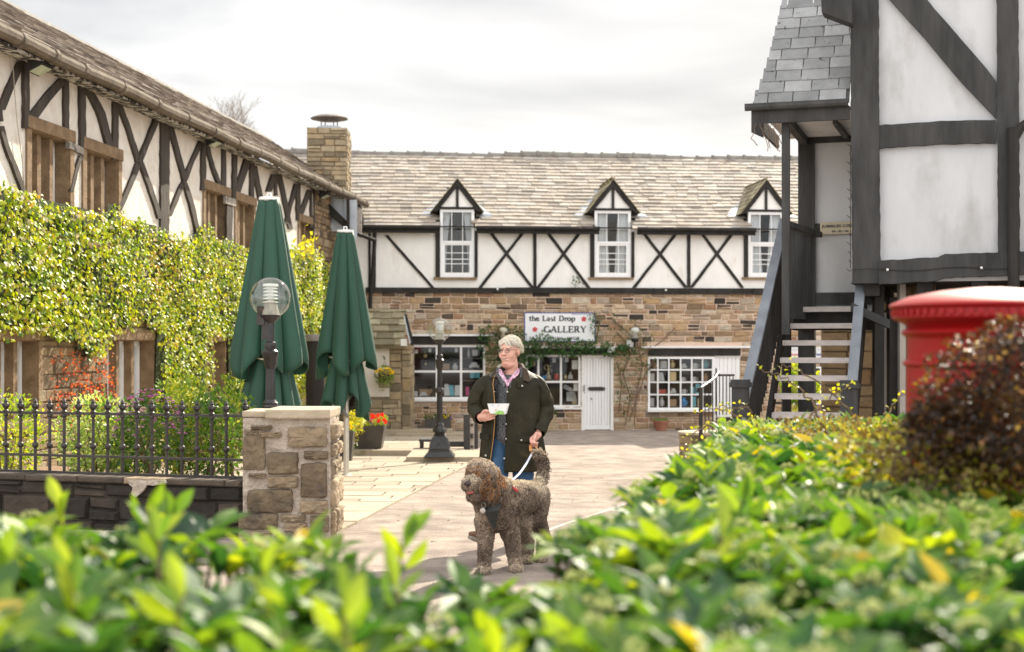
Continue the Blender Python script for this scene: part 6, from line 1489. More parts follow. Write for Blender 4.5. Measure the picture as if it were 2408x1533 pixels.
# ------------------------------------------------------------------ red pillar box
M_red_p = mat('post_box_red', (.28, .004, .005), (.36, .008, .008), scale=3, rough=.50, bump=.05, coat=.05, spec=.3, spots=(.30, .01, .01), sscale=8, sthr=(.66, .8))
Zb = 4.55; cb = px(2325, 0, Zb); sB = FPX/Zb; cb.z = .12
pb = thing('pillar_box', cb, 'red cast iron pillar post box behind the dark red bush', 'post box')
zc_ = lambda y: HC+(HY-y)/sB-cb.z
rB = 228/sB
t = MB()
t.lathe(cb, [(0, zc_(676)), (rB*.18, zc_(677)), (rB*.5, zc_(684)), (rB*.80, zc_(697)), (rB*.97, zc_(713)), (rB*1.0, zc_(719)), (rB*.985, zc_(724)), (rB*.96, zc_(727)), (rB*.955, zc_(742)), (rB*.97, zc_(747)), (rB*.94, zc_(752)), (rB*.86, zc_(760)), (rB*.83, zc_(764))][::-1], 96, caps=False)
for k in range(64):
    a = k*2*math.pi/64; p = cb+Vector((rB*.955*math.cos(a), rB*.955*math.sin(a), (zc_(728)+zc_(742))/2)); t.box(p, Vector((math.cos(a), math.sin(a), 0))*.007, Vector((-math.sin(a), math.cos(a), 0))*.0075, Vector((0, 0, (zc_(728)-zc_(741))/2)))
t.build('cap', M_red_p, pb, smooth=True)
t = MB(); t.lathe(cb, [(rB*.83, zc_(764)), (rB*.80, zc_(770)), (rB*.86, zc_(776)), (rB*.875, zc_(782)), (rB*.85, zc_(789)), (rB*.82, zc_(793)), (rB*.81, zc_(798)), (rB*.81, zc_(846)), (rB*.85, zc_(849)), (rB*.86, zc_(856)), (rB*.84, zc_(860)), (rB*.82, zc_(864)), (rB*.82, .25), (rB*.92, .20), (rB*.92, 0)][::-1], 96, caps=False); t.build('body', M_red_p, pb, smooth=True)
t = MB(); a = R(296); d = Vector((math.cos(a), math.sin(a), 0)); e = Vector((-d.y, d.x, 0)); t.box(cb+d*rB*.80+Vector((0, 0, zc_(822))), d*.02, e*.10, Vector((0, 0, .022))); t.build('posting_slot', M_black, pb)

# ------------------------------------------------------------------ round stone step with iron hand rail
Zs = 24.5; cs = px(1668, 0, Zs); rs_ = 66/FPX*Zs; zs0 = gz(Zs); zs1 = px(0, 1017, Zs).z
r_ = thing('round_stone_step', (cs.x, Zs, zs0), 'low round stone platform with flat top at the foot of the iron hand rail', 'step')
t = MB(); t.lathe((cs.x, Zs+.3, zs0), [(rs_*.96, -.1), (rs_*.96, zs1-zs0-.05)], 32); t.build('drum', M_mortar_b, r_)
t = MB(); rg = random.Random(9)
for j in range(3):
    k = 14; h = (zs1-zs0-.05)/3
    for i in range(k):
        a0, a1 = (i+.04+.5*(j % 2))*2*math.pi/k, (i+.96+.5*(j % 2))*2*math.pi/k; q = []
        for rr, ins in ((rs_*.96, 0), (rs_*1.0, .012)):
            for a, z in ((a0, j*h+.01), (a1, j*h+.01), (a1, (j+1)*h-.01), (a0, (j+1)*h-.01)): q.append((cs.x+rr*math.cos(a), Zs+.3+rr*math.sin(a), zs0+z))
        t.add(q, [(4, 5, 6, 7)]+[(i_, (i_+1) % 4, 4+(i_+1) % 4, 4+i_) for i_ in range(4)], rg.random())
t.build('stonework', M_stone_c, r_)
t = MB(); t.lathe((cs.x, Zs+.3, zs0), [(rs_*1.02, zs1-zs0-.05), (rs_*1.05, zs1-zs0-.03), (rs_*1.04, zs1-zs0)], 36); t.build('top_slab', bpy.data.materials['cap_stone'], r_)
hrl = thing('iron_hand_rail', (cs.x, Zs, zs0), 'thin black iron hand rail with uprights beside the round stone step', 'railing')
t = MB(); t.tube([px(1648, 1064, 24.0), px(1648, 913, 24.0)], .035, 8); t.build('post', M_iron, hrl)
t = MB(); t.tube([px(1640, 922, 24.0), px(1641, 914, 24.0), px(1649, 912, 24.0), px(1680, 890, 24.8), px(1690, 876, 25.2)], .022, 6); t.build('rail', M_iron, hrl)
t = MB(); t.tube([px(1680, 882, 25.2), px(1727, 882, 25.0)], .018, 6); t.build('rail', M_iron, hrl)
for k in range(4): t = MB(); x = 1658+k*9; t.tube([px(x, 1030-3*k, 24.4), px(x, 908-k*6.5, 24.4)], .010, 5); t.build('baluster', M_iron, hrl)
for k in range(6): t = MB(); x = 1684+k*8; t.tube([px(x, 975, 25.1), px(x, 882 if k else 866, 25.1)], .010 if k else .016, 5); t.build('baluster', M_iron, hrl)

# ------------------------------------------------------------------ stocks and bench near the lamp
M_stk = mat('black_wood', (.022, .02, .02), (.05, .046, .044), scale=6, rough=.55, bump=.4)
M_stkw = mat('pale_worn_board', (.36, .31, .26), (.50, .44, .38), scale=8, rough=.8, bump=.4, spots=(.05, .045, .04), sscale=18, sthr=(.62, .66))
Zq = 26.9
def pbox(t, x0, x1, y0, y1, Z, d, tone=None): a, b = px(x0, y1, Z), px(x1, y0, Z); t.abox(a.x, b.x, Z, Z+d, a.z, b.z, tone)
bq = px(1010, 1062, Zq); r_ = thing('wooden_bench', bq, 'small black wooden seat bench behind the far lamp post', 'bench')
t = MB(); pbox(t, 985, 1034, 1033, 1039, Zq, .45); t.build('seat', M_stk, r_)
for x in (987, 1020): t = MB(); pbox(t, x, x+9, 1039, 1063, Zq+.04, .08); t.build('leg', M_stk, r_)
r_ = thing('village_stocks', px(1105, 1062, Zq), 'old black and pale wooden village stocks standing beside the far lamp post', 'stocks')
t = MB(); pbox(t, 1030, 1091, 1038, 1051, Zq+.1, .07); t.build('cross_rail', M_stk, r_)
t = MB(); pbox(t, 1090, 1105, 975, 1063, Zq-.02, .12); t.build('post', M_stk, r_)
t = MB(); pbox(t, 1114, 1124, 970, 1056, Zq+.35, .12); t.build('post', M_stk, r_)
t = MB(); pbox(t, 1105, 1115, 992, 1061, Zq+.02, .05); t.build('foot_board', M_stkw, r_)
t = MB()
for y in (999, 1022, 1028, 1050): a = px(1110, y, Zq+.015); t.lathe((a.x, a.y, a.z-.02), [(.028, 0), (.028, .04)], 8)
t.build('holes', M_stk, r_)

# sunlit block of sandstone at the foot of the low wall
cB_ = px(78, 1385, 9.9); cB_.z = 0; t = MB(); t.ball(cB_+Vector((0, 0, .06)), .16, 16, 10, sc=(1, .8, .55)); lab(t.build('sandstone_block', mat('orange_sandstone', (.50, .24, .10), (.62, .33, .16), scale=6, rough=.85, bump=.5), smooth=True), 'rounded orange sandstone block seen through the hedge at lower left', 'stone')

# ------------------------------------------------------------------ things on show in the shop windows
M_sw = mat('white_ceramic', (.44, .44, .43), (.54, .54, .53), rough=.3); M_bluec = mat('turquoise_box', (.10, .36, .44), rough=.5); M_pk = mat('magenta_box', (.42, .03, .16), rough=.5)
M_brc = mat('brown_card', (.34, .22, .12), rough=.8); M_blk = mat('black_velvet', (.015, .013, .014), rough=.8); M_shelf = mat('dark_shelf', (.06, .045, .035), (.1, .08, .06), rough=.6); M_bl2 = mat('bright_blue', (.03, .22, .50), rough=.5)
M_gold = mat('pale_gold', (.60, .48, .26), rough=.35, metal=.4); M_red2 = mat('red_ceramic', (.45, .05, .04), rough=.35)
sh = MB()
for x0, x1, y in ((970, 1139, 933), (1085, 1139, 895), (1085, 1139, 867), (1085, 1139, 843), (1238, 1363, 894), (1238, 1363, 951), (1526, 1676, 867), (1526, 1676, 897), (1526, 1676, 926), (1526, 1676, 957)):
    q = rect(BK, x0, y-1, x1, y+1, -.3); sh.fbox(BK, *q, -.75, -.22)
sh.build('display_shelves', M_shelf, bpy.data.objects['gallery_building'])
def goods(shape, x, y, w, h, m, label, cat, n=-.32):
    """x centre, y base, w and h in picture px"""
    o_ = BK.P(x, y-1, n); k = o_.y/FPX; w, h = w*k, h*k; t = MB(); nm = cat.replace(' ', '_'); u, v = BK.hit(x, y-1, n)
    if shape == 'box': t.bbox(BK, u-w/2, u+w/2, v, v+h, n-w*.3, n+w*.2, .004)
    elif shape == 'book': t.slab([BK.pt(u-w/2, v, n), BK.pt(u+w/2, v, n+.02), BK.pt(u+w/2-.03, v+h, n-.06), BK.pt(u-w/2+.01, v+h, n-.08)], BK.N*.02)
    elif shape == 'vase': t.lathe(o_, [(w*.25, 0), (w*.5, h*.25), (w*.5, h*.55), (w*.22, h*.8), (w*.30, h)], 14)
    elif shape == 'mug': t.lathe(o_, [(w*.42, 0), (w*.45, h*.5), (w*.45, h), (w*.38, h)], 14); t.tube([o_+BK.U*w*.4+BK.V*h*.8, o_+BK.U*w*.72+BK.V*h*.7, o_+BK.U*w*.7+BK.V*h*.3, o_+BK.U*w*.4+BK.V*h*.2], w*.07, 6)
    elif shape == 'bust': t.slab([BK.pt(u-w/2, v, n), BK.pt(u+w/2, v, n), BK.pt(u+w*.42, v+h*.5, n), BK.pt(u+w*.12, v+h*.72, n), BK.pt(u+w*.12, v+h, n), BK.pt(u-w*.12, v+h, n), BK.pt(u-w*.12, v+h*.72, n), BK.pt(u-w*.42, v+h*.5, n)], BK.N*.05)
    elif shape == 'figure':
        t.lathe(o_, [(w*.30, 0), (w*.12, h*.1), (w*.07, h*.3), (w*.12, h*.5), (w*.07, h*.62), (w*.10, h*.7), (w*.03, h*.76)], 10); t.ball(o_+BK.V*h*.84+BK.U*w*.15, w*.11, 8, 6)
        t.tube([o_+BK.V*h*.7]+[o_+BK.V*h*(.78+.18*math.cos(a*.7))+BK.U*w*(-.25+.25*math.sin(a*.7)) for a in range(9)], w*.035, 5); t.tube([o_+BK.V*h*.68+BK.U*w*.05, o_+BK.V*h*.6+BK.U*w*.4, o_+BK.V*h*.45+BK.U*w*.3], w*.035, 5)
    elif shape == 'ball': t.ball(o_+BK.V*h/2, w/2, 12, 8); t.tube([o_+BK.V*h, o_+BK.V*(h*1.8)], .004, 4)
    elif shape == 'card': t.slab([BK.pt(u-w/2, v, n), BK.pt(u+w/2, v, n), BK.pt(u+w/2, v+h, n-.01), BK.pt(u-w/2, v+h, n-.01)], BK.N*.006)
    elif shape == 'candle':
        for sg in (-1, 1): t.lathe(o_+BK.U*sg*w*.36, [(w*.14, 0), (w*.14, h*.5), (w*.05, h*.6)], 8)
        t.bbox(BK, u-w*.28, u+w*.28, v+h*.1, v+h, n, n+.03, .004)
    return lab(t.build(nm, m, smooth=shape in ('vase', 'mug', 'ball', 'figure')), label, cat)
goods('box', 976, 933, 12, 12, M_sw, 'white gift box at the lower left corner of the left shop window', 'gift box')
goods('box', 1001, 932, 30, 16, M_brc, 'wide brown card tray low in the left shop window', 'tray', n=-.5)
goods('candle', 996, 932, 20, 9, M_sw, 'white and blue ornament in front of the brown card tray', 'ornament')
goods('bust', 1017, 932, 9, 13, M_blk, 'black necklace stand low in the left shop window', 'necklace stand')
goods('ball', 1000, 842, 9, 9, M_gold, 'hanging wire ball ornament in the top left window pane', 'hanging ornament')
goods('ball', 1001, 860, 5, 6, M_gold, 'small gold bead hanging below the wire ball', 'hanging ornament')
goods('card', 979, 832, 7, 9, M_sw, 'white price ticket hanging left of the wire ball', 'price ticket', n=-.2)
goods('card', 1011, 829, 7, 9, M_sw, 'white price ticket hanging right of the wire ball', 'price ticket', n=-.2)
goods('card', 1073, 829, 7, 10, M_sw, 'white price ticket hanging in the middle top pane behind the lamp post', 'price ticket', n=-.2)
goods('box', 1047, 870, 20, 14, M_brc, 'brown card box in the middle pane behind the lamp post', 'box', n=-.5)
goods('vase', 1070, 871, 13, 16, M_sw, 'pale grey stone ornament in the middle top pane', 'ornament')
goods('book', 1051, 931, 13, 27, M_sw, 'tall white framed picture just right of the lamp post', 'framed picture')
goods('book', 1062, 931, 13, 24, M_bluec, 'tall turquoise edged book in the lower middle pane', 'book')
goods('book', 1078, 931, 18, 24, M_sw, 'silver photograph frame left of the magenta box', 'framed photograph')
goods('box', 1099, 931, 8, 21, M_pk, 'upright magenta box in the lower right pane of the left window', 'box')
goods('mug', 1110, 931, 10, 11, M_sw, 'white mug beside the magenta box', 'mug')
goods('mug', 1125, 931, 11, 14, M_red2, 'red patterned mug near the man sleeve in the left window', 'mug')
goods('box', 1111, 890, 11, 14, M_bluec, 'pale turquoise box on the middle shelf, left of a pair', 'gift box')
goods('box', 1123, 890, 11, 14, M_bluec, 'pale turquoise box on the middle shelf, right of a pair', 'gift box')
goods('candle', 1115, 866, 24, 13, M_sw, 'white double candle holder on the upper right shelf', 'candle holder')
goods('vase', 1102, 841, 6, 22, M_sw, 'slim tall glass vase on the top shelf of the left window', 'vase')
goods('card', 1117, 838, 13, 15, M_sw, 'white framed card on the top shelf of the left window', 'card')
goods('vase', 1254, 862, 11, 15, M_brc, 'small brown face ornament in the left pane of the door window', 'ornament')
goods('figure', 1290, 893, 20, 37, M_gold, 'slender cream dancer figurine holding a heart hoop', 'figurine')
goods('bust', 1288, 893, 16, 18, M_sw, 'white jewellery bust behind the dancer figurine', 'jewellery stand', n=-.5)
goods('mug', 1278, 893, 9, 9, M_bl2, 'blue bowl left of the dancer figurine', 'bowl')
goods('mug', 1308, 893, 12, 13, M_red2, 'red and white bowl right of the dancer figurine', 'bowl')
goods('card', 1303, 853, 8, 11, M_sw, 'white price ticket hanging above the dancer figurine', 'price ticket', n=-.2)
goods('card', 1333, 852, 8, 11, M_sw, 'white price ticket in the pane nearest the door', 'price ticket', n=-.2)
goods('bust', 1341, 892, 11, 17, M_sw, 'pale jewellery bust on the shelf nearest the door', 'jewellery stand')
goods('vase', 1330, 893, 9, 12, M_gold, 'small gold ornament left of the pale jewellery bust', 'ornament')
goods('card', 1353, 869, 16, 21, M_sw, 'framed certificate in the top pane beside the door', 'certificate', n=-.06)
goods('card', 1354, 920, 10, 19, M_sw, 'white opening hours notice in the lower pane beside the door', 'notice', n=-.06)
goods('book', 1344, 944, 24, 21, M_sw, 'white folded price list standing at the bottom right of the door window', 'price list')
goods('box', 1351, 951, 11, 12, M_gold, 'small cream clock at the bottom right corner of the door window', 'clock')
goods('bust', 1293, 945, 16, 16, M_blk, 'black necklace stand with pearls low in the door window', 'necklace stand')
cl = thing('closed_sign', BK.P(1338, 913, -.05), 'small tilted black and white CLOSED sign hanging in the door window', 'sign')
t = MB(); u, v = BK.hit(1337, 914, -.05); cA_ = R(-30); ru = BK.U*math.cos(cA_)+BK.V*math.sin(cA_); rv = BK.V*math.cos(cA_)-BK.U*math.sin(cA_); pc = BK.pt(u, v, -.05)
t.box(pc, ru*.13, rv*.045, BK.N*.006); t.build('board', M_sw, cl)
t = MB(); t.box(pc+BK.N*.008, ru*.118, rv*.034, BK.N*.002); t.tube([pc-ru*.11+rv*.05, pc+BK.V*.16-BK.U*.03, pc+ru*.11+rv*.05], .004, 4); t.build('black_panel', M_blk, cl)
CFm = Frame(pc-BK.V*0, ru, BK.N); CFm.V = rv
cu = bpy.data.curves.new('lettering', 'FONT'); cu.body = 'CLOSED'; cu.size = .055; cu.align_x = 'CENTER'; cu.offset = .0015
tmp = bpy.data.objects.new('tmp', cu); COL.objects.link(tmp); bpy.context.view_layer.update(); me = bpy.data.meshes.new_from_object(tmp.evaluated_get(bpy.context.evaluated_depsgraph_get())); bpy.data.objects.remove(tmp)
for vt in me.vertices: vt.co = pc+ru*vt.co.x+rv*(vt.co.y-.02)+BK.N*.013-WL[cl.name]
me.materials.clear(); me.materials.append(M_sw); lo_ = bpy.data.objects.new('lettering', me); COL.objects.link(lo_); lo_.parent = cl
# bow window goods, row by row
rg = random.Random(12)
rows = [(867, [(1540, 10, 13, 'vase', M_brc, 'brown jar'), (1560, 16, 18, 'box', M_sw, 'pale box'), (1581, 13, 20, 'vase', M_gold, 'cream vase'), (1608, 15, 11, 'candle', M_sw, 'white candle pair'), (1634, 14, 12, 'mug', M_sw, 'white bowl'), (1660, 14, 22, 'vase', M_bluec, 'blue grey ornament')], 'top row'),
 (897, [(1533, 11, 18, 'box', M_sw, 'tall white box'), (1555, 15, 20, 'book', M_sw, 'large white picture'), (1582, 15, 22, 'box', M_gold, 'cream panel'), (1605, 12, 9, 'mug', M_sw, 'white cup'), (1631, 14, 10, 'mug', M_sw, 'white beaker'), (1660, 12, 19, 'vase', M_brc, 'brown and grey vase')], 'second row'),
 (926, [(1556, 18, 9, 'box', M_red2, 'flat reddish box'), (1583, 15, 12, 'candle', M_sw, 'cream candle holder'), (1608, 11, 10, 'mug', M_sw, 'small white pot'), (1628, 10, 15, 'box', M_bluec, 'pale blue box'), (1641, 11, 22, 'box', M_bluec, 'tall grey blue box')], 'third row'),
 (957, [(1531, 13, 20, 'box', M_sw, 'pale grey box'), (1556, 12, 22, 'vase', M_sw, 'white lidded jar'), (1582, 16, 17, 'box', M_brc, 'light brown box'), (1608, 18, 22, 'vase', M_bl2, 'bright blue vase'), (1631, 11, 23, 'box', M_bluec, 'turquoise bag'), (1646, 11, 19, 'box', M_gold, 'cream gift box')], 'bottom row')]
for y, its, rn in rows:
    for x, w, h, shp, m, nm in its: goods(shp, x, y, w, h, m, '%s in the %s of the bow window' % (nm, rn), nm.split()[-1], n=-.25)
# bushy plant and goods glimpsed through the stair treads
shrub('yellow_green_bush', px(1880, 905, 30), (.42, .4, .48), 1600, .09, M_green_l, 'bright yellow-green bush glimpsed between the stair treads', 'bush', 360, tone=(.75, .3))
# ------------------------------------------------------------------ people and animals: closed lumps fused into one skin
def lump(parts):
    """parts: ('e', centre, (rx,ry,rz), axes or None) ellipsoids and ('c', p0, p1, r0, r1) tapered capsules"""
    m = MB()
    for q in parts:
        if q[0] == 'e':
            _, c, r, ax = q; c = Vector(c); nu, nv = 20, 14; vs = []; ax = ax or (Vector((1, 0, 0)), Vector((0, 1, 0)), Vector((0, 0, 1)))
            for j in range(nv+1):
                t_ = math.pi*j/nv
                for k in range(nu):
                    a = 2*math.pi*k/nu; vs.append(c+ax[0]*(r[0]*math.sin(t_)*math.cos(a))+ax[1]*(r[1]*math.sin(t_)*math.sin(a))-ax[2]*(r[2]*math.cos(t_)))
            m.add(vs, [(j*nu+k, j*nu+(k+1) % nu, (j+1)*nu+(k+1) % nu, (j+1)*nu+k) for j in range(nv) for k in range(nu)])
        else:
            _, a, b, r0, r1 = q; a, b = Vector(a), Vector(b); d = (b-a).normalized(); pts, rad = [], []
            for k in range(5): an = math.pi/2*(1-k/4.); pts.append(a-d*r0*math.sin(an)); rad.append(max(.0006, r0*math.cos(an)))
            for k in range(1, 5): an = math.pi/2*k/4.; pts.append(b+d*r1*math.sin(an)); rad.append(max(.0006, r1*math.cos(an)))
            m.tube(pts, rad, 14)
    return m
def chain(pts, rad): return [('c', pts[i], pts[i+1], rad[i], rad[i+1]) for i in range(len(pts)-1)]
def fuse(name, m, mat_, parent, voxel, smooth=3, disp=None):
    o = m.build(name, mat_, parent)
    md = o.modifiers.new('Remesh', 'REMESH'); md.mode = 'VOXEL'; md.voxel_size = voxel
    ms = o.modifiers.new('Smooth', 'SMOOTH'); ms.iterations = smooth; ms.factor = .5
    bpy.context.view_layer.update(); me = bpy.data.meshes.new_from_object(o.evaluated_get(bpy.context.evaluated_depsgraph_get()))
    o.modifiers.clear(); o.data = me
    if disp:
        off = WL[o.name]; nn = [v.normal.copy() for v in me.vertices]
        for v, n_ in zip(me.vertices, nn): v.co += n_*disp(v.co+off, n_)
    me.polygons.foreach_set('use_smooth', [True]*len(me.polygons)); me.materials.clear(); me.materials.append(mat_)
    return o
M_skin = mat('ruddy_skin', (.60, .30, .225), (.72, .42, .33), scale=14, rough=.5, bump=.1, spec=.4)
M_wax = mat('olive_waxed_cotton', (.009, .0075, .0028), (.027, .0225, .008), scale=5, rough=.60, spec=.25, bump=.10, bscale=60, spots=(.060, .045, .017), sscale=7, sthr=(.56, .74))
M_cord_c = mat('brown_corduroy', (.030, .017, .008), (.06, .034, .016), scale=40, rough=.75, bump=.4)
M_knit = mat('charcoal_marl_knit', (.035, .037, .04), (.22, .225, .235), scale=85, rough=.95, bump=.5, contrast=(.38, .66))
M_shirt = mat('pink_check_shirt', (.42, .10, .24), (.72, .60, .66), scale=110, rough=.8, contrast=(.42, .58))
M_jean = mat('blue_denim', (.018, .055, .12), (.05, .12, .22), scale=9, rough=.85, bump=.4, bscale=60)
M_shoe = mat('brown_suede', (.12, .055, .03), (.20, .10, .055), scale=8, rough=.7); M_sole = mat('grey_rubber_sole', (.16, .14, .11), (.26, .23, .18), scale=10, rough=.8)
M_hair = mat('blond_grey_hair', (.8, .8, .8), (1.1, 1.1, 1.1), scale=30, ramp=[(0, (.42, .36, .28)), (.5, (.68, .63, .53)), (1, (.86, .83, .76))], rough=.5, transl=.12)
M_steel = mat('steel_wire', (.20, .18, .16), rough=.3, metal=.7); M_lip = mat('lip_line', (.13, .03, .025), rough=.5); M_eye = mat('narrowed_eye', (.05, .03, .025), rough=.3); M_teeth = mat('teeth', (.6, .57, .5), rough=.4)
ZM = 11.9; sM = FPX/ZM
def mp(x, y, dy=0): return px(x, y, ZM+dy)      # picture point at the man's depth plus dy metres
man = thing('person', (px(1200, 0, ZM).x, ZM, 0), 'man in an olive waxed jacket and blue jeans holding a leaflet and a dog lead', 'person')
PSI = R(29); Hf = Vector((-math.sin(PSI), -math.cos(PSI), .0)); Hs = Vector((math.cos(PSI), -math.sin(PSI), 0)); Hu = Vector((.03, 0, 1)).normalized()
HC_ = mp(1199, 826); HC_.y = ZM-.03
def H(a, b, c): return HC_+Hs*a+Hf*b+Hu*c
hx = (Hs, Hf, Hu)
shL, elL, wrL = mp(1142, 899), mp(1119, 958, .02), mp(1131, 984, -.22)
shR, elR, wrR = mp(1264, 900), mp(1283, 966, .04), mp(1262, 1024, -.12)
neck0 = mp(1204, 884, .02)
hipL, hipR = mp(1176, 1040), mp(1228, 1040)
kneL, ankL = mp(1168, 1160, -.14), mp(1146, 1258, -.22)
kneR, ankR = mp(1232, 1165, -.02), mp(1240, 1256, .26)
parts = [('e', H(0, -.018, .032), (.077, .094, .092), hx), ('e', H(0, .028, -.035), (.064, .062, .086), hx), ('e', H(.034, .058, -.03), (.034, .030, .036), hx), ('e', H(-.034, .058, -.03), (.034, .030, .036), hx),
 ('e', H(0, .062, -.098), (.034, .028, .024), hx), ('e', H(0, .074, .035), (.056, .018, .014), hx), ('e', H(.0, .080, -.070), (.036, .022, .012), hx), ('e', H(.0, .080, -.052), (.034, .020, .010), hx),
 ('c', H(0, .088, .014), H(0, .112, -.022), .010, .016), ('e', H(.013, .098, -.026), (.012, .012, .010), hx), ('e', H(-.013, .098, -.026), (.012, .012, .010), hx),
 ('e', H(.079, -.008, -.004), (.010, .020, .032), hx), ('e', H(-.079, -.008, -.004), (.010, .020, .032), hx), ('e', H(0, .03, -.11), (.055, .05, .035), hx)]
parts += [('c', H(0, -.015, -.06), neck0, .055, .062), ('c', neck0, mp(1204, 960), .085, .11), ('c', mp(1203, 930), mp(1203, 1030), .11, .10), ('c', shL, shR, .04, .04)]
parts += chain([shL, elL, wrL], [.05, .042, .028])+chain([shR, elR, wrR], [.05, .042, .028])
parts += chain([hipL, kneL, ankL], [.07, .058, .04])+chain([hipR, kneR, ankR], [.07, .058, .04])
# hands: palm, four unequal fingers with two bends, and a thumb from the side of the palm
def hand(w, palm_dir, across, nrm, fingers, thumb, size=1.0):
    """w wrist; palm_dir towards the knuckles; across from index to little finger; nrm the way fingers curl"""
    P = []; pd, ac, nr = palm_dir.normalized(), across.normalized(), nrm.normalized()
    P.append(('e', w+pd*.045*size, (.042*size, .050*size, .016*size), (ac, pd, nr))); P.append(('c', w, w+pd*.04*size, .026*size, .028*size))
    for i, (ln_, c1_, c2_, c3_) in enumerate(fingers):
        b = w+pd*.082*size+ac*(-.031+.0205*i)*size; d = pd; seg = (.42, .33, .25); r0 = (.0098, .0102, .0096, .0084)[i]*size; pts = [b-pd*.02*size]
        pts.append(b); ang = 0
        for s_, c_ in zip(seg, (c1_, c2_, c3_)):
            ang += R(c_); dd = pd*math.cos(ang)+nr*math.sin(ang); pts.append(pts[-1]+dd*ln_*s_*size)
        P += chain(pts, [r0*1.1, r0*1.1, r0, r0*.92, r0*.8])
    P += chain(thumb, [.016*size, .0135*size, .012*size, .010*size]); return P
# his right hand (left in the picture) holds the leaflet between thumb and fingers
wl = mp(1131, 981, -.25); hd = (mp(1160, 975, -.33)-wl).normalized(); up_ = Vector((0, -.25, 1)).normalized(); nrmL = hd.cross(up_); nrmL = nrmL if nrmL.y > 0 else -nrmL
acL = -up_
parts += hand(wl, hd, acL, nrmL, [(.074, 12, 30, 20), (.080, 20, 40, 30), (.075, 30, 45, 30), (.062, 40, 45, 30)], [wl+hd*.015+up_*.022, wl+hd*.040+up_*.045-nrmL*.012, wl+hd*.072+up_*.050-nrmL*.022, wl+hd*.100+up_*.040-nrmL*.020], 1.08)
# his left hand hangs closed round the leather loop
wr_ = mp(1266, 1022, -.13); hd2 = (mp(1247, 1040, -.18)-wr_).normalized(); acR = Vector((.25, .75, -.45)); acR = (acR-hd2*acR.dot(hd2)).normalized(); nrmR = hd2.cross(acR); nrmR = nrmR if nrmR.z < 0 else -nrmR
parts += hand(wr_, hd2, acR, nrmR, [(.072, 40, 60, 40), (.080, 50, 75, 45), (.074, 55, 78, 45), (.060, 58, 78, 45)], [wr_+hd2*.02-acR*.03, wr_+hd2*.052-acR*.052+nrmR*.015, wr_+hd2*.078-acR*.050+nrmR*.030, wr_+hd2*.098-acR*.038+nrmR*.038], 1.12)
body = fuse('body', lump(parts), M_skin, man, .0052, 2)
# face details
t = MB()
for sg in (-1, 1):
    e0 = H(sg*.031, .088, .008); t.tube([e0-Hs*.013, e0+Hf*.004-Hu*.001, e0+Hs*.013], [.0015, .0036, .0015], 6)
t.build('eyes', M_eye, body)
t = MB()
for sg in (-1, 1): t.tube([H(sg*.014, .094, .026), H(sg*.032, .096, .031), H(sg*.052, .082, .024)], [.002, .004, .002], 6)
t.build('eyebrows', M_hair, body)
t = MB(); t.tube([H(-.034, .080, -.050), H(-.016, .100, -.061), H(.012, .100, -.062), H(.036, .080, -.049)], [.0018, .0042, .0042, .0018], 6); t.build('mouth', M_lip, body)
t = MB(); t.tube([H(-.018, .1015, -.0585), H(.016, .1015, -.0590)], .0022, 5); t.build('teeth', M_teeth, body)
t = MB()
for sg in (-1, 1):
    c = H(sg*.032, .104, .006); t.tube([c+Hs*.0225*math.cos(a/16*6.283)+Hu*.0145*math.sin(a/16*6.283)-Hf*.002*abs(math.cos(a/16*6.283)) for a in range(17)], .0024, 5)
    t.tube([c+Hs*sg*.0225+Hu*.004, H(sg*.076, .06, .014), H(sg*.083, .0, .012)], .0022, 5)
t.tube([H(-.0095, .104, .009), H(0, .110, .011), H(.0095, .104, .009)], .0013, 4); t.build('glasses', M_steel, man)
# hair: a fused cap with combed locks over it
hp_ = [('e', H(0, -.030, .044), (.081, .093, .086), hx), ('e', H(.064, -.040, .012), (.016, .036, .040), hx), ('e', H(-.064, -.040, .012), (.016, .036, .040), hx), ('e', H(0, -.080, -.005), (.058, .030, .050), hx), ('e', H(.0, .026, .090), (.056, .034, .020), hx)]
hair = fuse('hair', lump(hp_), M_hair, man, .005, 3, disp=lambda p, n: .004*mnoise.noise(p*60))
t = MB(); rg = random.Random(31)
for k in range(2000):
    th = rg.uniform(0, 2*math.pi); ph = rg.random()**.7*2.0
    base = Vector((math.sin(ph)*math.sin(th), math.sin(ph)*math.cos(th), math.cos(ph)))
    if base.y > .30 and base.z < .30: continue
    if abs(base.y-.05) < .32 and base.z < -.12 and abs(base.x) > .6 and rg.random() < .8: continue
    q = lambda v, e=1.0: H(v.x*.083*e, -.030+v.y*.096*e, .044+v.z*.088*e-(.0 if v.z > -.3 else .0))
    fl = Vector((.45 if base.x > -.3 else -.25, -.15-.3*(base.y < 0), -.55-.5*(base.z < .3))); fl = (fl-base*fl.dot(base)).normalized()
    pts = []; v = base.copy(); e = 1.0+rg.uniform(-.01, .03)+(.10 if base.y > .25 and base.z > .2 else 0)
    for s_ in range(5): pts.append(q(v, e)); v = (v+fl*.17+rdir(rg)*.035).normalized(); e += .012*rg.random()
    t.tube(pts, [.0022, .0028, .0024, .0016, .0007], 4, tone=min(1, max(0, rg.gauss(.55, .25))))
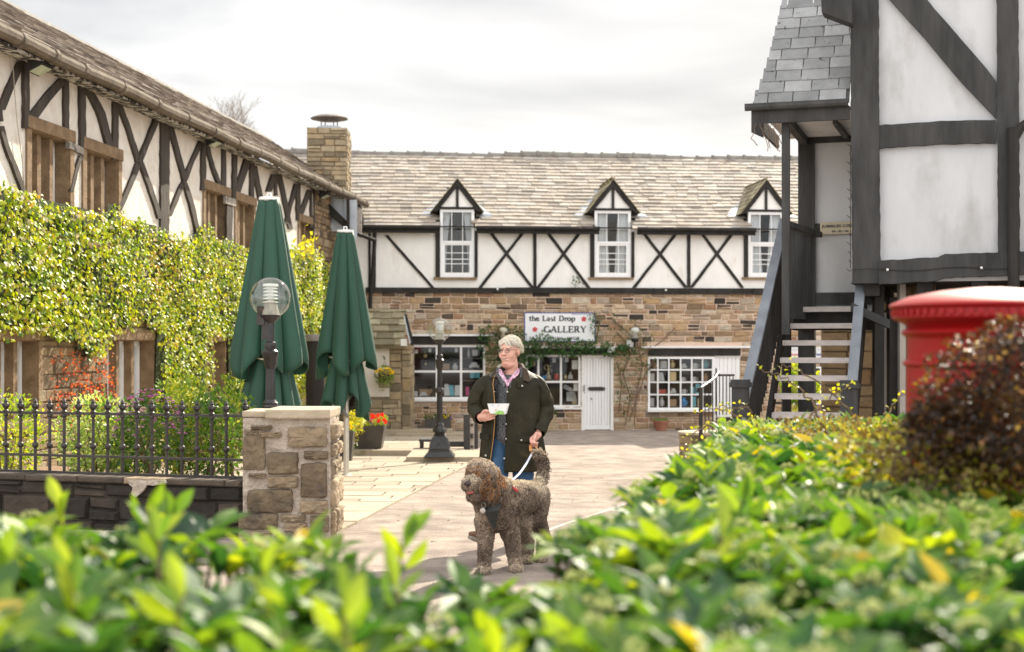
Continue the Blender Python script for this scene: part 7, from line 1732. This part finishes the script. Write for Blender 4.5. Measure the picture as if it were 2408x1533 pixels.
for k in range(520):      # fringe swept across the forehead to his right temple
    f0 = rg.random(); a0 = .060-.05*f0; st_ = Vector((a0, .052+.01*rg.random(), .112-.02*abs(a0)/.06)); en_ = Vector((-.070+rg.uniform(-.008, .02), .052+rg.uniform(-.01, .012), .048+.030*f0+rg.uniform(-.006, .01)))
    pts = []
    for s_ in range(6):
        f = s_/5; q = st_.lerp(en_, f); q.z += .016*math.sin(f*math.pi); v = Vector((q.x/.078, (q.y+.015)/.094, (q.z-.03)/.092)); q2 = Vector((q.x, q.y, q.z))
        if v.length < 1.06: v = v.normalized()*1.07; q2 = Vector((v.x*.078, v.y*.094-.015, v.z*.092+.03))
        pts.append(H(q2.x, q2.y, q2.z)+rdir(rg)*.0018)
    t.tube(pts, [.0024, .0030, .0030, .0026, .0018, .0007], 4, tone=min(1, max(0, rg.gauss(.68, .2))))
for k in range(420):      # loose ends round the ear and nape
    a = rg.choice((1, -1)); st_ = Vector((a*rg.uniform(.060, .078), rg.uniform(-.085, -.028), rg.uniform(.01, .06))); pts = []
    for s_ in range(4): f = s_/3; pts.append(H(st_.x+a*.006*f, st_.y-.016*f, st_.z-.028*f)+rdir(rg)*.003)
    t.tube(pts, [.0024, .0028, .002, .0007], 4, tone=min(1, max(0, rg.gauss(.55, .25))))
t.build('locks', M_hair, hair)
# jeans and shoes
t = lump([('c', mp(1203, 1020), mp(1203, 1040), .125, .125)]+chain([hipL, kneL, ankL+Vector((0, 0, .03))], [.105, .085, .068])+chain([hipR, kneR, ankR+Vector((0, 0, .03))], [.105, .085, .068]))
fuse('jeans', t, M_jean, man, .012, 3, disp=lambda p, n: .006*mnoise.noise(Vector((p.x*14, p.y*14, p.z*22))))
def shoe(a, d, pitch, nm='shoe'):
    d = d.normalized(); sd_ = Vector((d.y, -d.x, 0)).normalized(); up = Vector((0, 0, 1)); d2 = d*math.cos(pitch)+up*math.sin(pitch); u2 = up*math.cos(pitch)-d*math.sin(pitch); b = a+Vector((0, 0, -.035))
    m = lump([('c', a, b, .05, .045), ('e', b+d2*.03-u2*.005, (.046, .075, .045), (sd_, d2, u2)), ('e', b+d2*.125-u2*.018, (.050, .075, .034), (sd_, d2, u2)), ('c', b-d2*.03, b-d2*.03-u2*.02, .04, .04)])
    s = fuse(nm, m, M_shoe, man, .007, 2)
    q = MB(); n_ = 20; ring = []
    for z in (-.058, -.036):
        for k in range(n_):
            an = 2*math.pi*k/n_; yy = .06+.135*math.cos(an); ww = (.050 if math.cos(an) > 0 else .042)*math.sin(an)*(1+.15*math.cos(an)); ring.append(b+d2*yy+sd_*ww+u2*z)
    q.add(ring, [(k, (k+1) % n_, n_+(k+1) % n_, n_+k) for k in range(n_)]+[tuple(range(n_-1, -1, -1)), tuple(range(n_, 2*n_))]); q.build('sole', M_sole, s)
ankL2 = Vector((ankL.x, ankL.y, .125)); shoe(ankL2, Vector((-.75, -.66, 0)), R(22))
ankR2 = Vector((ankR.x, ankR.y, .115)); shoe(ankR2, Vector((-.35, -.93, 0)), R(-12))
# sweater with shirt collar above
def loft(levels, a0, a1, n, off=Vector(), wav=0, seed=0):
    rings = []
    for (cx, cy, z, a, b, o0, o1) in levels:
        ring = []
        for k in range(n+1):
            th = R(o1)+(2*math.pi-R(o1)+R(o0))*k/n      # from right edge of the opening round the back to the left edge
            p = Vector((cx+a*math.sin(th), cy-b*math.cos(th), z)); ww = wav*(.55*max(0, 1.15-z)*math.sin(th*11+seed+3*z)+mnoise.noise(Vector((math.sin(th)*3+seed, math.cos(th)*3, z*2.5)))+.6*mnoise.noise(Vector((math.sin(th)*9, math.cos(th)*9+seed, z*3.0))))
            ring.append(p+Vector((math.sin(th), -math.cos(th), 0))*ww)
        rings.append(ring)
    return rings
def skin_rings(t, rings):
    n = len(rings[0]); vs = [p for r in rings for p in r]; t.add(vs, [(j*n+k, j*n+k+1, (j+1)*n+k+1, (j+1)*n+k) for j in range(len(rings)-1) for k in range(n-1)])
X0 = mp(1203, 900).x; zz = lambda y: mp(0, y).z
t = lump([('c', mp(1203, 915, .01), mp(1200, 1012, .0), .145, .168), ('c', mp(1165, 900, .01), mp(1240, 900, .01), .085, .085)])
fuse('sweater', t, M_knit, man, .012, 3)
t = MB()   # raised knit collar and shirt
for sg, x0, x1 in ((-1, 1172, 1190), (1, 1222, 1196)):
    t.slab([mp(x0, 868, -.075), mp(x0+sg*-2, 880, -.12), mp(x1, 903, -.165), mp(x1-sg*5, 899, -.16), mp(x0-sg*6, 868, -.085)], (0, .02, 0))
t.build('shirt_collar', M_shirt, man)
t = MB(); t.slab([mp(1187, 893, -.166), mp(1200, 893, -.166), mp(1196, 908, -.172), mp(1191, 908, -.172)], (0, .01, 0)); t.build('shirt_front', M_shirt, man)
t = MB(); t.slab([mp(1166, 866, -.06), mp(1172, 864, -.07), mp(1188, 902, -.172), mp(1184, 912, -.172), mp(1168, 884, -.12)], (0, .02, 0)); t.slab([mp(1228, 862, -.04), mp(1221, 864, -.07), mp(1198, 903, -.172), mp(1199, 914, -.172), mp(1226, 884, -.12)], (0, .02, 0)); t.build('knit_collar', M_knit, man)
t = MB(); t.box(mp(1192.5, 914, -.182), (.005, 0, 0), (0, .003, 0), (0, 0, .012)); t.build('zip', M_steel, man)
# jacket
lv = [(X0+.004, ZM+.02, zz(868), .105, .085, -30, 34), (X0+.003, ZM+.02, zz(876), .150, .10, -37, 28), (X0, ZM+.01, zz(882), .198, .118, -40, 14), (X0, ZM, zz(890), .235, .135, -38, 2), (X0, ZM, zz(903), .250, .152, -37, -6), (X0, ZM, zz(925), .248, .165, -35, -9), (X0, ZM, zz(955), .240, .178, -34, -10),
      (X0+.002, ZM, zz(990), .240, .182, -35, -12), (X0+.004, ZM, zz(1025), .252, .186, -36, -12), (X0+.006, ZM, zz(1060), .268, .19, -39, -13), (X0+.008, ZM, zz(1090), .280, .192, -42, -14), (X0+.008, ZM, zz(1106), .284, .19, -43, -14)]
def densify(lv, k):
    out = []
    for a, b in zip(lv, lv[1:]):
        for i in range(k): f = i/k; out.append(tuple(p+(q-p)*f for p, q in zip(a, b)))
    out.append(lv[-1]); return out
t = MB(); rgs = loft(densify(lv, 4), 0, 0, 90, wav=.014, seed=3); skin_rings(t, rgs)
jk = t.build('jacket', M_wax, man, smooth=True); md = jk.modifiers.new('Solidify', 'SOLIDIFY'); md.thickness = .010; md.offset = 0
# the left flap hangs a little lower than the lining edge: gold piping of the opening
t = MB(); edge = [r[-1] for r in rgs]; t.tube([p+Vector((0, -.004, 0)) for p in edge[8:]], .0035, 5); t.build('lining_edge', mat('tan_piping', (.40, .20, .06), rough=.6), jk)
def sleeve(P3, rad, seed):
    t = MB(); pts = []; rr = []; N_ = 40; n = 26; P3 = [Vector(p) for p in P3]
    seglen = [0]
    for a, b in zip(P3, P3[1:]): seglen.append(seglen[-1]+(b-a).length)
    def at_(s):
        for i in range(len(P3)-1):
            if s <= seglen[i+1] or i == len(P3)-2:
                f = (s-seglen[i])/(seglen[i+1]-seglen[i]); p0 = P3[max(i-1, 0)]; p1, p2 = P3[i], P3[i+1]; p3 = P3[min(i+2, len(P3)-1)]
                return .5*((2*p1)+(p2-p0)*f+(2*p0-5*p1+4*p2-p3)*f*f+(3*p1-p0-3*p2+p3)*f**3), rad[i]+(rad[i+1]-rad[i])*f
    vs = []; up = None; cs_ = [at_(seglen[-1]*i/N_) for i in range(N_+1)]
    for i, (p, r) in enumerate(cs_):
        d = (cs_[min(i+1, N_)][0]-cs_[max(i-1, 0)][0]).normalized()
        if up is None: up = Vector((0, -1, 0))
        up = (up-d*up.dot(d)).normalized(); w = d.cross(up)
        for k in range(n):
            a = 2*math.pi*k/n; f = i/N_
            fo = .0040*math.sin(f*27+5.5*math.sin(a+seed)+seed)*max(0, math.cos(a*.5+seed))*(1.3 if .35 < f < .75 else .5)+.012*mnoise.noise(Vector((math.cos(a)*2, math.sin(a)*2+seed, f*7)))
            vs.append(p+(up*math.cos(a)+w*math.sin(a))*(r+fo*(1 if f < .95 else .3)))
    t.add(vs, [(i*n+k, i*n+(k+1) % n, (i+1)*n+(k+1) % n, (i+1)*n+k) for i in range(N_) for k in range(n)])
    o = t.build('sleeve', M_wax, jk, smooth=True); md = o.modifiers.new('Solidify', 'SOLIDIFY'); md.thickness = .006; md.offset = 0
sleeve([mp(1182, 896), mp(1160, 897), mp(1143, 903), mp(1124, 930, .01), mp(1120, 962, .0), mp(1132, 982, -.19)], [.03, .064, .070, .071, .072, .054], 1.0)
sleeve([mp(1225, 896), mp(1246, 897), mp(1262, 904), mp(1276, 935, .02), mp(1280, 968, .03), mp(1264, 1018, -.10)], [.03, .064, .070, .074, .076, .060], 4.0)
# corduroy collar, flaps, pocket and poppers
t = MB()
t.slab([mp(1228, 861, -.03), mp(1240, 868, -.05), mp(1250, 893, -.13), mp(1243, 899, -.15), mp(1229, 893, -.145), mp(1222, 874, -.08)], (0, .022, 0))
t.slab([mp(1171, 862, .0), mp(1164, 872, -.04), mp(1149, 884, -.10), mp(1156, 889, -.12), mp(1172, 886, -.12)], (0, .022, 0))
t.tube([mp(1168, 868, -.02), mp(1176, 862, .08), mp(1204, 858, .13), mp(1226, 860, .08), mp(1232, 868, -.03)], [.018, .024, .026, .024, .018], 8)
cc_ = t.build('corduroy_collar', M_cord_c, jk); md = cc_.modifiers.new('Bevel', 'BEVEL'); md.width = .008; md.segments = 2
def flap(x0, x1, y0, y1, dy, nm='pocket_flap', skew=0):
    t = MB(); t.slab([mp(x0, y0, dy), mp(x1, y0+skew, dy+.01), mp(x1, y1+skew, dy+.005), mp((x0+x1)/2, y1+2+skew/2, dy), mp(x0, y1, dy-.005)], (0, .014, 0)); o = t.build(nm, M_wax, jk); md = o.modifiers.new('Bevel', 'BEVEL'); md.width = .004; return o
flap(1216, 1248, 1024, 1039, -.198); flap(1128, 1150, 1017, 1032, -.165, skew=3); flap(1216, 1231, 896, 912, -.168, 'throat_tab')
t = MB(); t.slab([mp(1213, 1040, -.196), mp(1246, 1041, -.19), mp(1248, 1090, -.19), mp(1236, 1096, -.196), mp(1214, 1093, -.198)], (0, .02, 0)); o = t.build('bellows_pocket', M_wax, jk); md = o.modifiers.new('Bevel', 'BEVEL'); md.width = .006
M_pop = mat('nickel_popper', (.50, .47, .42), rough=.35, metal=.5)
for x, y, dy, r_ in ((1228, 907.5, -.185, .0085), (1193, 921.5, -.185, .008), (1190, 997, -.198, .007), (1190, 1032, -.202, .007), (1186, 1078, -.205, .008), (1142, 1071, -.172, .009), (1226, 1035, -.215, .008), (1163, 921, -.165, .005)):
    t = MB(); t.ball(mp(x, y, dy), r_, 8, 6, sc=(1, .5, 1)); t.build('popper', M_pop, jk)
# leaflet held in the hand
lf_ = thing('leaflet', mp(1170, 962, -.34), 'folded white leaflet with a green corner held in the man right hand', 'leaflet')
M_paper = mat('white_paper', (.74, .73, .71), (.80, .79, .77), scale=5, rough=.6); M_gr = mat('green_print', (.22, .48, .10), (.40, .60, .16), scale=30, rough=.6)
t = MB()
for k, (dx, dz) in enumerate(((0, 0), (.003, .002), (.006, .001))):
    a, b, c, d = mp(1146+dx*300, 949, -.345+.006*k), mp(1195+k*1.5, 950-k*.6, -.33+.006*k), mp(1187+k*2.2, 975-k, -.335+.006*k), mp(1152, 972, -.345+.006*k); m0 = (a+b)/2+Vector((0, .012, 0)); m1 = (c+d)/2+Vector((0, .012, 0))
    t.slab([a, m0, m1, d], (0, .0015, 0)); t.slab([m0, b, c, m1], (0, .0015, 0))
t.build('pages', M_paper, lf_); t = MB(); t.slab([mp(1160, 974.0, -.343), mp(1187, 974.5, -.339), mp(1183, 966, -.339), mp(1172, 965, -.341), mp(1166, 969, -.342)], (0, -.002, 0)); t.build('green_picture', M_gr, lf_)
t = MB()
for x in (1158, 1172): t.slab([mp(x, 950.5, -.346), mp(x+.8, 950.5, -.346), mp(x+.8, 955, -.346), mp(x, 955, -.346)], (0, -.001, 0))
t.build('blue_marks', M_bl2, lf_)

# ------------------------------------------------------------------ the dog
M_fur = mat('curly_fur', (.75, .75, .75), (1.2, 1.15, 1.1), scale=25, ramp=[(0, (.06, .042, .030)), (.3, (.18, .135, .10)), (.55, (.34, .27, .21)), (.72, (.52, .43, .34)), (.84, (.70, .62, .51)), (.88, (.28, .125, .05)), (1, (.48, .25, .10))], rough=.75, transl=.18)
M_furb = mat('under_fur', (.09, .064, .046), (.19, .145, .11), scale=18, rough=.95, bump=.8)
dog = thing('dog', (px(1200, 0, 10.75).x, 10.75, 0), 'large curly grey-brown dog with ginger face and raised tail on a lead', 'dog')
D = lambda x, y, Z: px(x, y, Z)
dp = [('e', D(1133, 1118, 10.30), (.105, .115, .105), None), ('e', D(1128, 1105, 10.26), (.085, .09, .07), None), ('e', D(1112, 1138, 10.20), (.066, .085, .060), None), ('c', D(1108, 1136, 10.16), D(1103, 1141, 10.10), .050, .040), ('e', D(1113, 1165, 10.20), (.040, .05, .038), None),
 ('c', D(1158, 1115, 10.36), D(1166, 1155, 10.36), .050, .058), ('c', D(1116, 1110, 10.38), D(1119, 1145, 10.38), .04, .05)]
dp += [('c', D(1140, 1140, 10.38), D(1160, 1180, 10.52), .115, .155), ('e', D(1163, 1198, 10.55), (.132, .17, .160), None), ('c', D(1168, 1190, 10.58), D(1215, 1172, 10.82), .142, .125), ('c', D(1215, 1170, 10.82), D(1254, 1168, 11.02), .122, .120), ('e', D(1180, 1150, 10.62), (.11, .15, .075), None)]
dp += chain([D(1142, 1225, 10.50), D(1142, 1275, 10.47), D(1139, 1318, 10.47), D(1138, 1342, 10.44)], [.072, .048, .040, .042])+[('e', D(1135, 1343, 10.40), (.042, .060, .024), None)]
dp += chain([D(1192, 1225, 10.62), D(1205, 1275, 10.60), D(1210, 1312, 10.60), D(1214, 1334, 10.57)], [.078, .050, .042, .042])+[('e', D(1214, 1338, 10.53), (.042, .060, .024), None)]
dp += chain([D(1256, 1180, 11.04), D(1257, 1222, 10.98), D(1279, 1262, 11.10), D(1274, 1312, 11.06)], [.112, .078, .042, .038])+[('e', D(1272, 1318, 11.0), (.040, .058, .026), None)]
dp += chain([D(1228, 1200, 10.98), D(1226, 1240, 10.88), D(1241, 1272, 11.0), D(1240, 1312, 10.96)], [.095, .066, .040, .036])+[('e', D(1238, 1317, 10.90), (.040, .058, .026), None)]
dp += chain([D(1262, 1152, 11.08), D(1275, 1128, 11.16), D(1280, 1100, 11.20), D(1277, 1076, 11.20), D(1266, 1064, 11.16)], [.045, .026, .024, .022, .016])
dbody = fuse('body', lump(dp), M_furb, dog, .011, 3)
# curls over the whole coat
me = dbody.data; off = WL[dbody.name]; rg = random.Random(99); cur = MB(); polys = me.polygons; cum = []; tot = 0
for p in polys: tot += p.area; cum.append(tot)
import bisect
hc1 = D(1133, 1118, 10.30); ear = D(1165, 1145, 10.36); mz = D(1108, 1140, 10.15); tl0 = D(1272, 1105, 11.18)
for k in range(19000):
    pi = min(len(polys)-1, bisect.bisect(cum, rg.random()*tot)); p = polys[pi]; c = p.center+off; n_ = p.normal.copy()
    dh = (c-hc1).length; x, y = proj(c)
    istail = y < 1128 and x > 1240; ishead = dh < .16
    if (c-mz).length < .055 and rg.random() < .6: continue
    ln_ = .034; r0 = .0036
    if istail: ln_ = .058; r0 = .0034
    if (c-ear).length < .10: ln_ = .062
    if c.z < .35 and not istail: ln_ = .030
    g_ = Vector((0, 0, -1)) if not istail else Vector((-.5, -.3, -.4)); tn_ = (g_-n_*g_.dot(n_)); tn_ = tn_.normalized() if tn_.length > .05 else n_.orthogonal()
    d = (n_*(.75 if not istail else 1.0)+tn_*.6+rdir(rg)*.55).normalized(); w = d.cross(rdir(rg)).normalized(); w2 = d.cross(w); ph = rg.random()*6.28; amp = .0088*rg.uniform(.6, 1.3)
    pts = []; pos = c-n_*.004; m = 8
    for i in range(m):
        f = i/(m-1); a = ph+f*8.5; pts.append(pos+d*ln_*f+w*amp*math.cos(a)+w2*amp*math.sin(a)-w*amp*math.cos(ph)-w2*amp*math.sin(ph)); d = (d+tn_*.12).normalized()
    v = .42+.30*mnoise.noise(c*7)+.20*n_.z+rg.gauss(0, .09)  # upward-facing curls lighter, light from above put into the fur tone
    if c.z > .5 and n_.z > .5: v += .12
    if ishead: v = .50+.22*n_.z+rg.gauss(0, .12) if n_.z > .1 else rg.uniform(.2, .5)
    v = min(.83, max(.02, v))
    if ishead and ((c-ear).length < .13 or (c-mz).length < .15 and n_.z < .65) and rg.random() < .55: v = rg.uniform(.86, 1.0)
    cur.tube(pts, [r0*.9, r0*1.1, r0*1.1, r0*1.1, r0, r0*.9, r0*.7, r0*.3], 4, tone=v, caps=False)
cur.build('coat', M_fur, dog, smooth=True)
M_nose = mat('dark_brown_nose', (.025, .012, .010), (.05, .028, .022), scale=20, rough=.35); M_tong = mat('pink_tongue', (.55, .14, .14), rough=.4)
t = MB(); t.ball(D(1100, 1137, 10.05), .024, 14, 10, sc=(1.1, .8, .85)); t.build('nose', M_nose, dog, smooth=True)
t = MB(); t.ball(D(1105, 1157, 10.09), .026, 12, 8, sc=(1.0, 1.1, .55)); t.build('tongue', M_tong, dog, smooth=True)
t = MB(); t.ball(D(1107, 1152, 10.095), .030, 12, 8, sc=(1.1, .8, .35)); t.build('mouth', M_nose, dog, smooth=True)
for x, y, Z in ((1106, 1118, 10.17), (1124, 1117, 10.185)): t = MB(); t.ball(D(x, y, Z), .012, 8, 6); t.build('eye', M_eye, dog, smooth=True)
M_web = mat('black_harness_web', (.018, .020, .018), (.035, .036, .032), scale=30, rough=.7)
hn = thing('dog_harness', D(1160, 1200, 10.4), 'black chest harness with round silver tag worn by the dog', 'harness')
t = MB()
hpts = [[(1181, 1158, 10.44), (1168, 1180, 10.38), (1150, 1200, 10.345)], [(1146, 1196, 10.34), (1166, 1200, 10.35), (1168, 1238, 10.43), (1157, 1240, 10.41)]]
t.slab([D(1170, 1164, 10.36), D(1190, 1168, 10.39), D(1172, 1200, 10.31), D(1166, 1240, 10.38), D(1158, 1242, 10.37), D(1140, 1206, 10.30), D(1150, 1192, 10.29)], (0, .03, 0))
t.tube([D(1146, 1200, 10.36), D(1135, 1180, 10.36), D(1128, 1170, 10.38)], .016, 6); t.tube([D(1180, 1160, 10.42), D(1195, 1145, 10.50), D(1206, 1142, 10.58)], .016, 6); t.build('chest_strap', M_web, hn)
t = MB(); c = D(1135, 1201, 10.27); t.box(c, (.0, 0, 0), (0, 0, 0), (0, 0, 0)) if False else t.ball(c, .020, 14, 8, sc=(1, .2, 1)); t.build('tag', M_pop, hn)
t = MB(); c = D(1137, 1188, 10.28); t.tube([c+Vector((.016*math.cos(a*.5236), 0, .018*math.sin(a*.5236))) for a in range(13)], .003, 5); t.build('ring', M_steel, hn)
t = MB(); t.slab([D(1205, 1143, 10.50), D(1219, 1151, 10.53), D(1217, 1157, 10.51), D(1208, 1152, 10.49)], (0, .02, 0)); t.build('red_label', M_red_p, hn)
ld = thing('dog_lead', D(1220, 1100, 11.2), 'blue and white braided lead with tan leather handle', 'lead')
t = MB(); A_ = D(1250, 1068, 11.62); B_ = D(1186, 1136, 10.60); nn_ = 34; pts = []
for i in range(nn_+1): f = i/nn_; p = A_.lerp(B_, f)-Vector((0, 0, .05*math.sin(f*math.pi))); pts.append(p)
t.tube(pts, .0085, 7); t.build('braid', mat('white_braid', (.62, .63, .68), (.75, .76, .80), rough=.7), ld)
t = MB()
for i in range(0, nn_, 1): p = (pts[i]+pts[i+1])/2; q = (pts[i+1]-pts[i]).normalized(); s_ = q.cross(Vector((0, 1, 0))).normalized(); t.tube([p-s_*.0098, p-Vector((0, .0098, 0))+q*.004, p+s_*.0098+q*.006], .0038, 4)
t.build('blue_fleck', mat('navy_fleck', (.03, .05, .16), rough=.7), ld)
M_lea = mat('tan_leather', (.50, .22, .06), (.62, .30, .10), scale=8, rough=.5)
t = MB()
lp = [mp(1249, 1037, -.16), mp(1247, 1048, -.19), mp(1248, 1060, -.22), D(1250, 1069, 11.62), D(1256, 1063, 11.63), mp(1261, 1052, -.17), mp(1262, 1042, -.14)]
for a, b in zip(lp, lp[1:]): q = (b-a).normalized(); t.box((a+b)/2, q*((b-a).length/2+.003), Vector((.011, 0, 0)) if abs(q.z) > .6 else Vector((0, .011, 0)), Vector((0, .003, 0)) if abs(q.z) > .6 else Vector((0, 0, .003)))
t.build('handle', M_lea, ld)
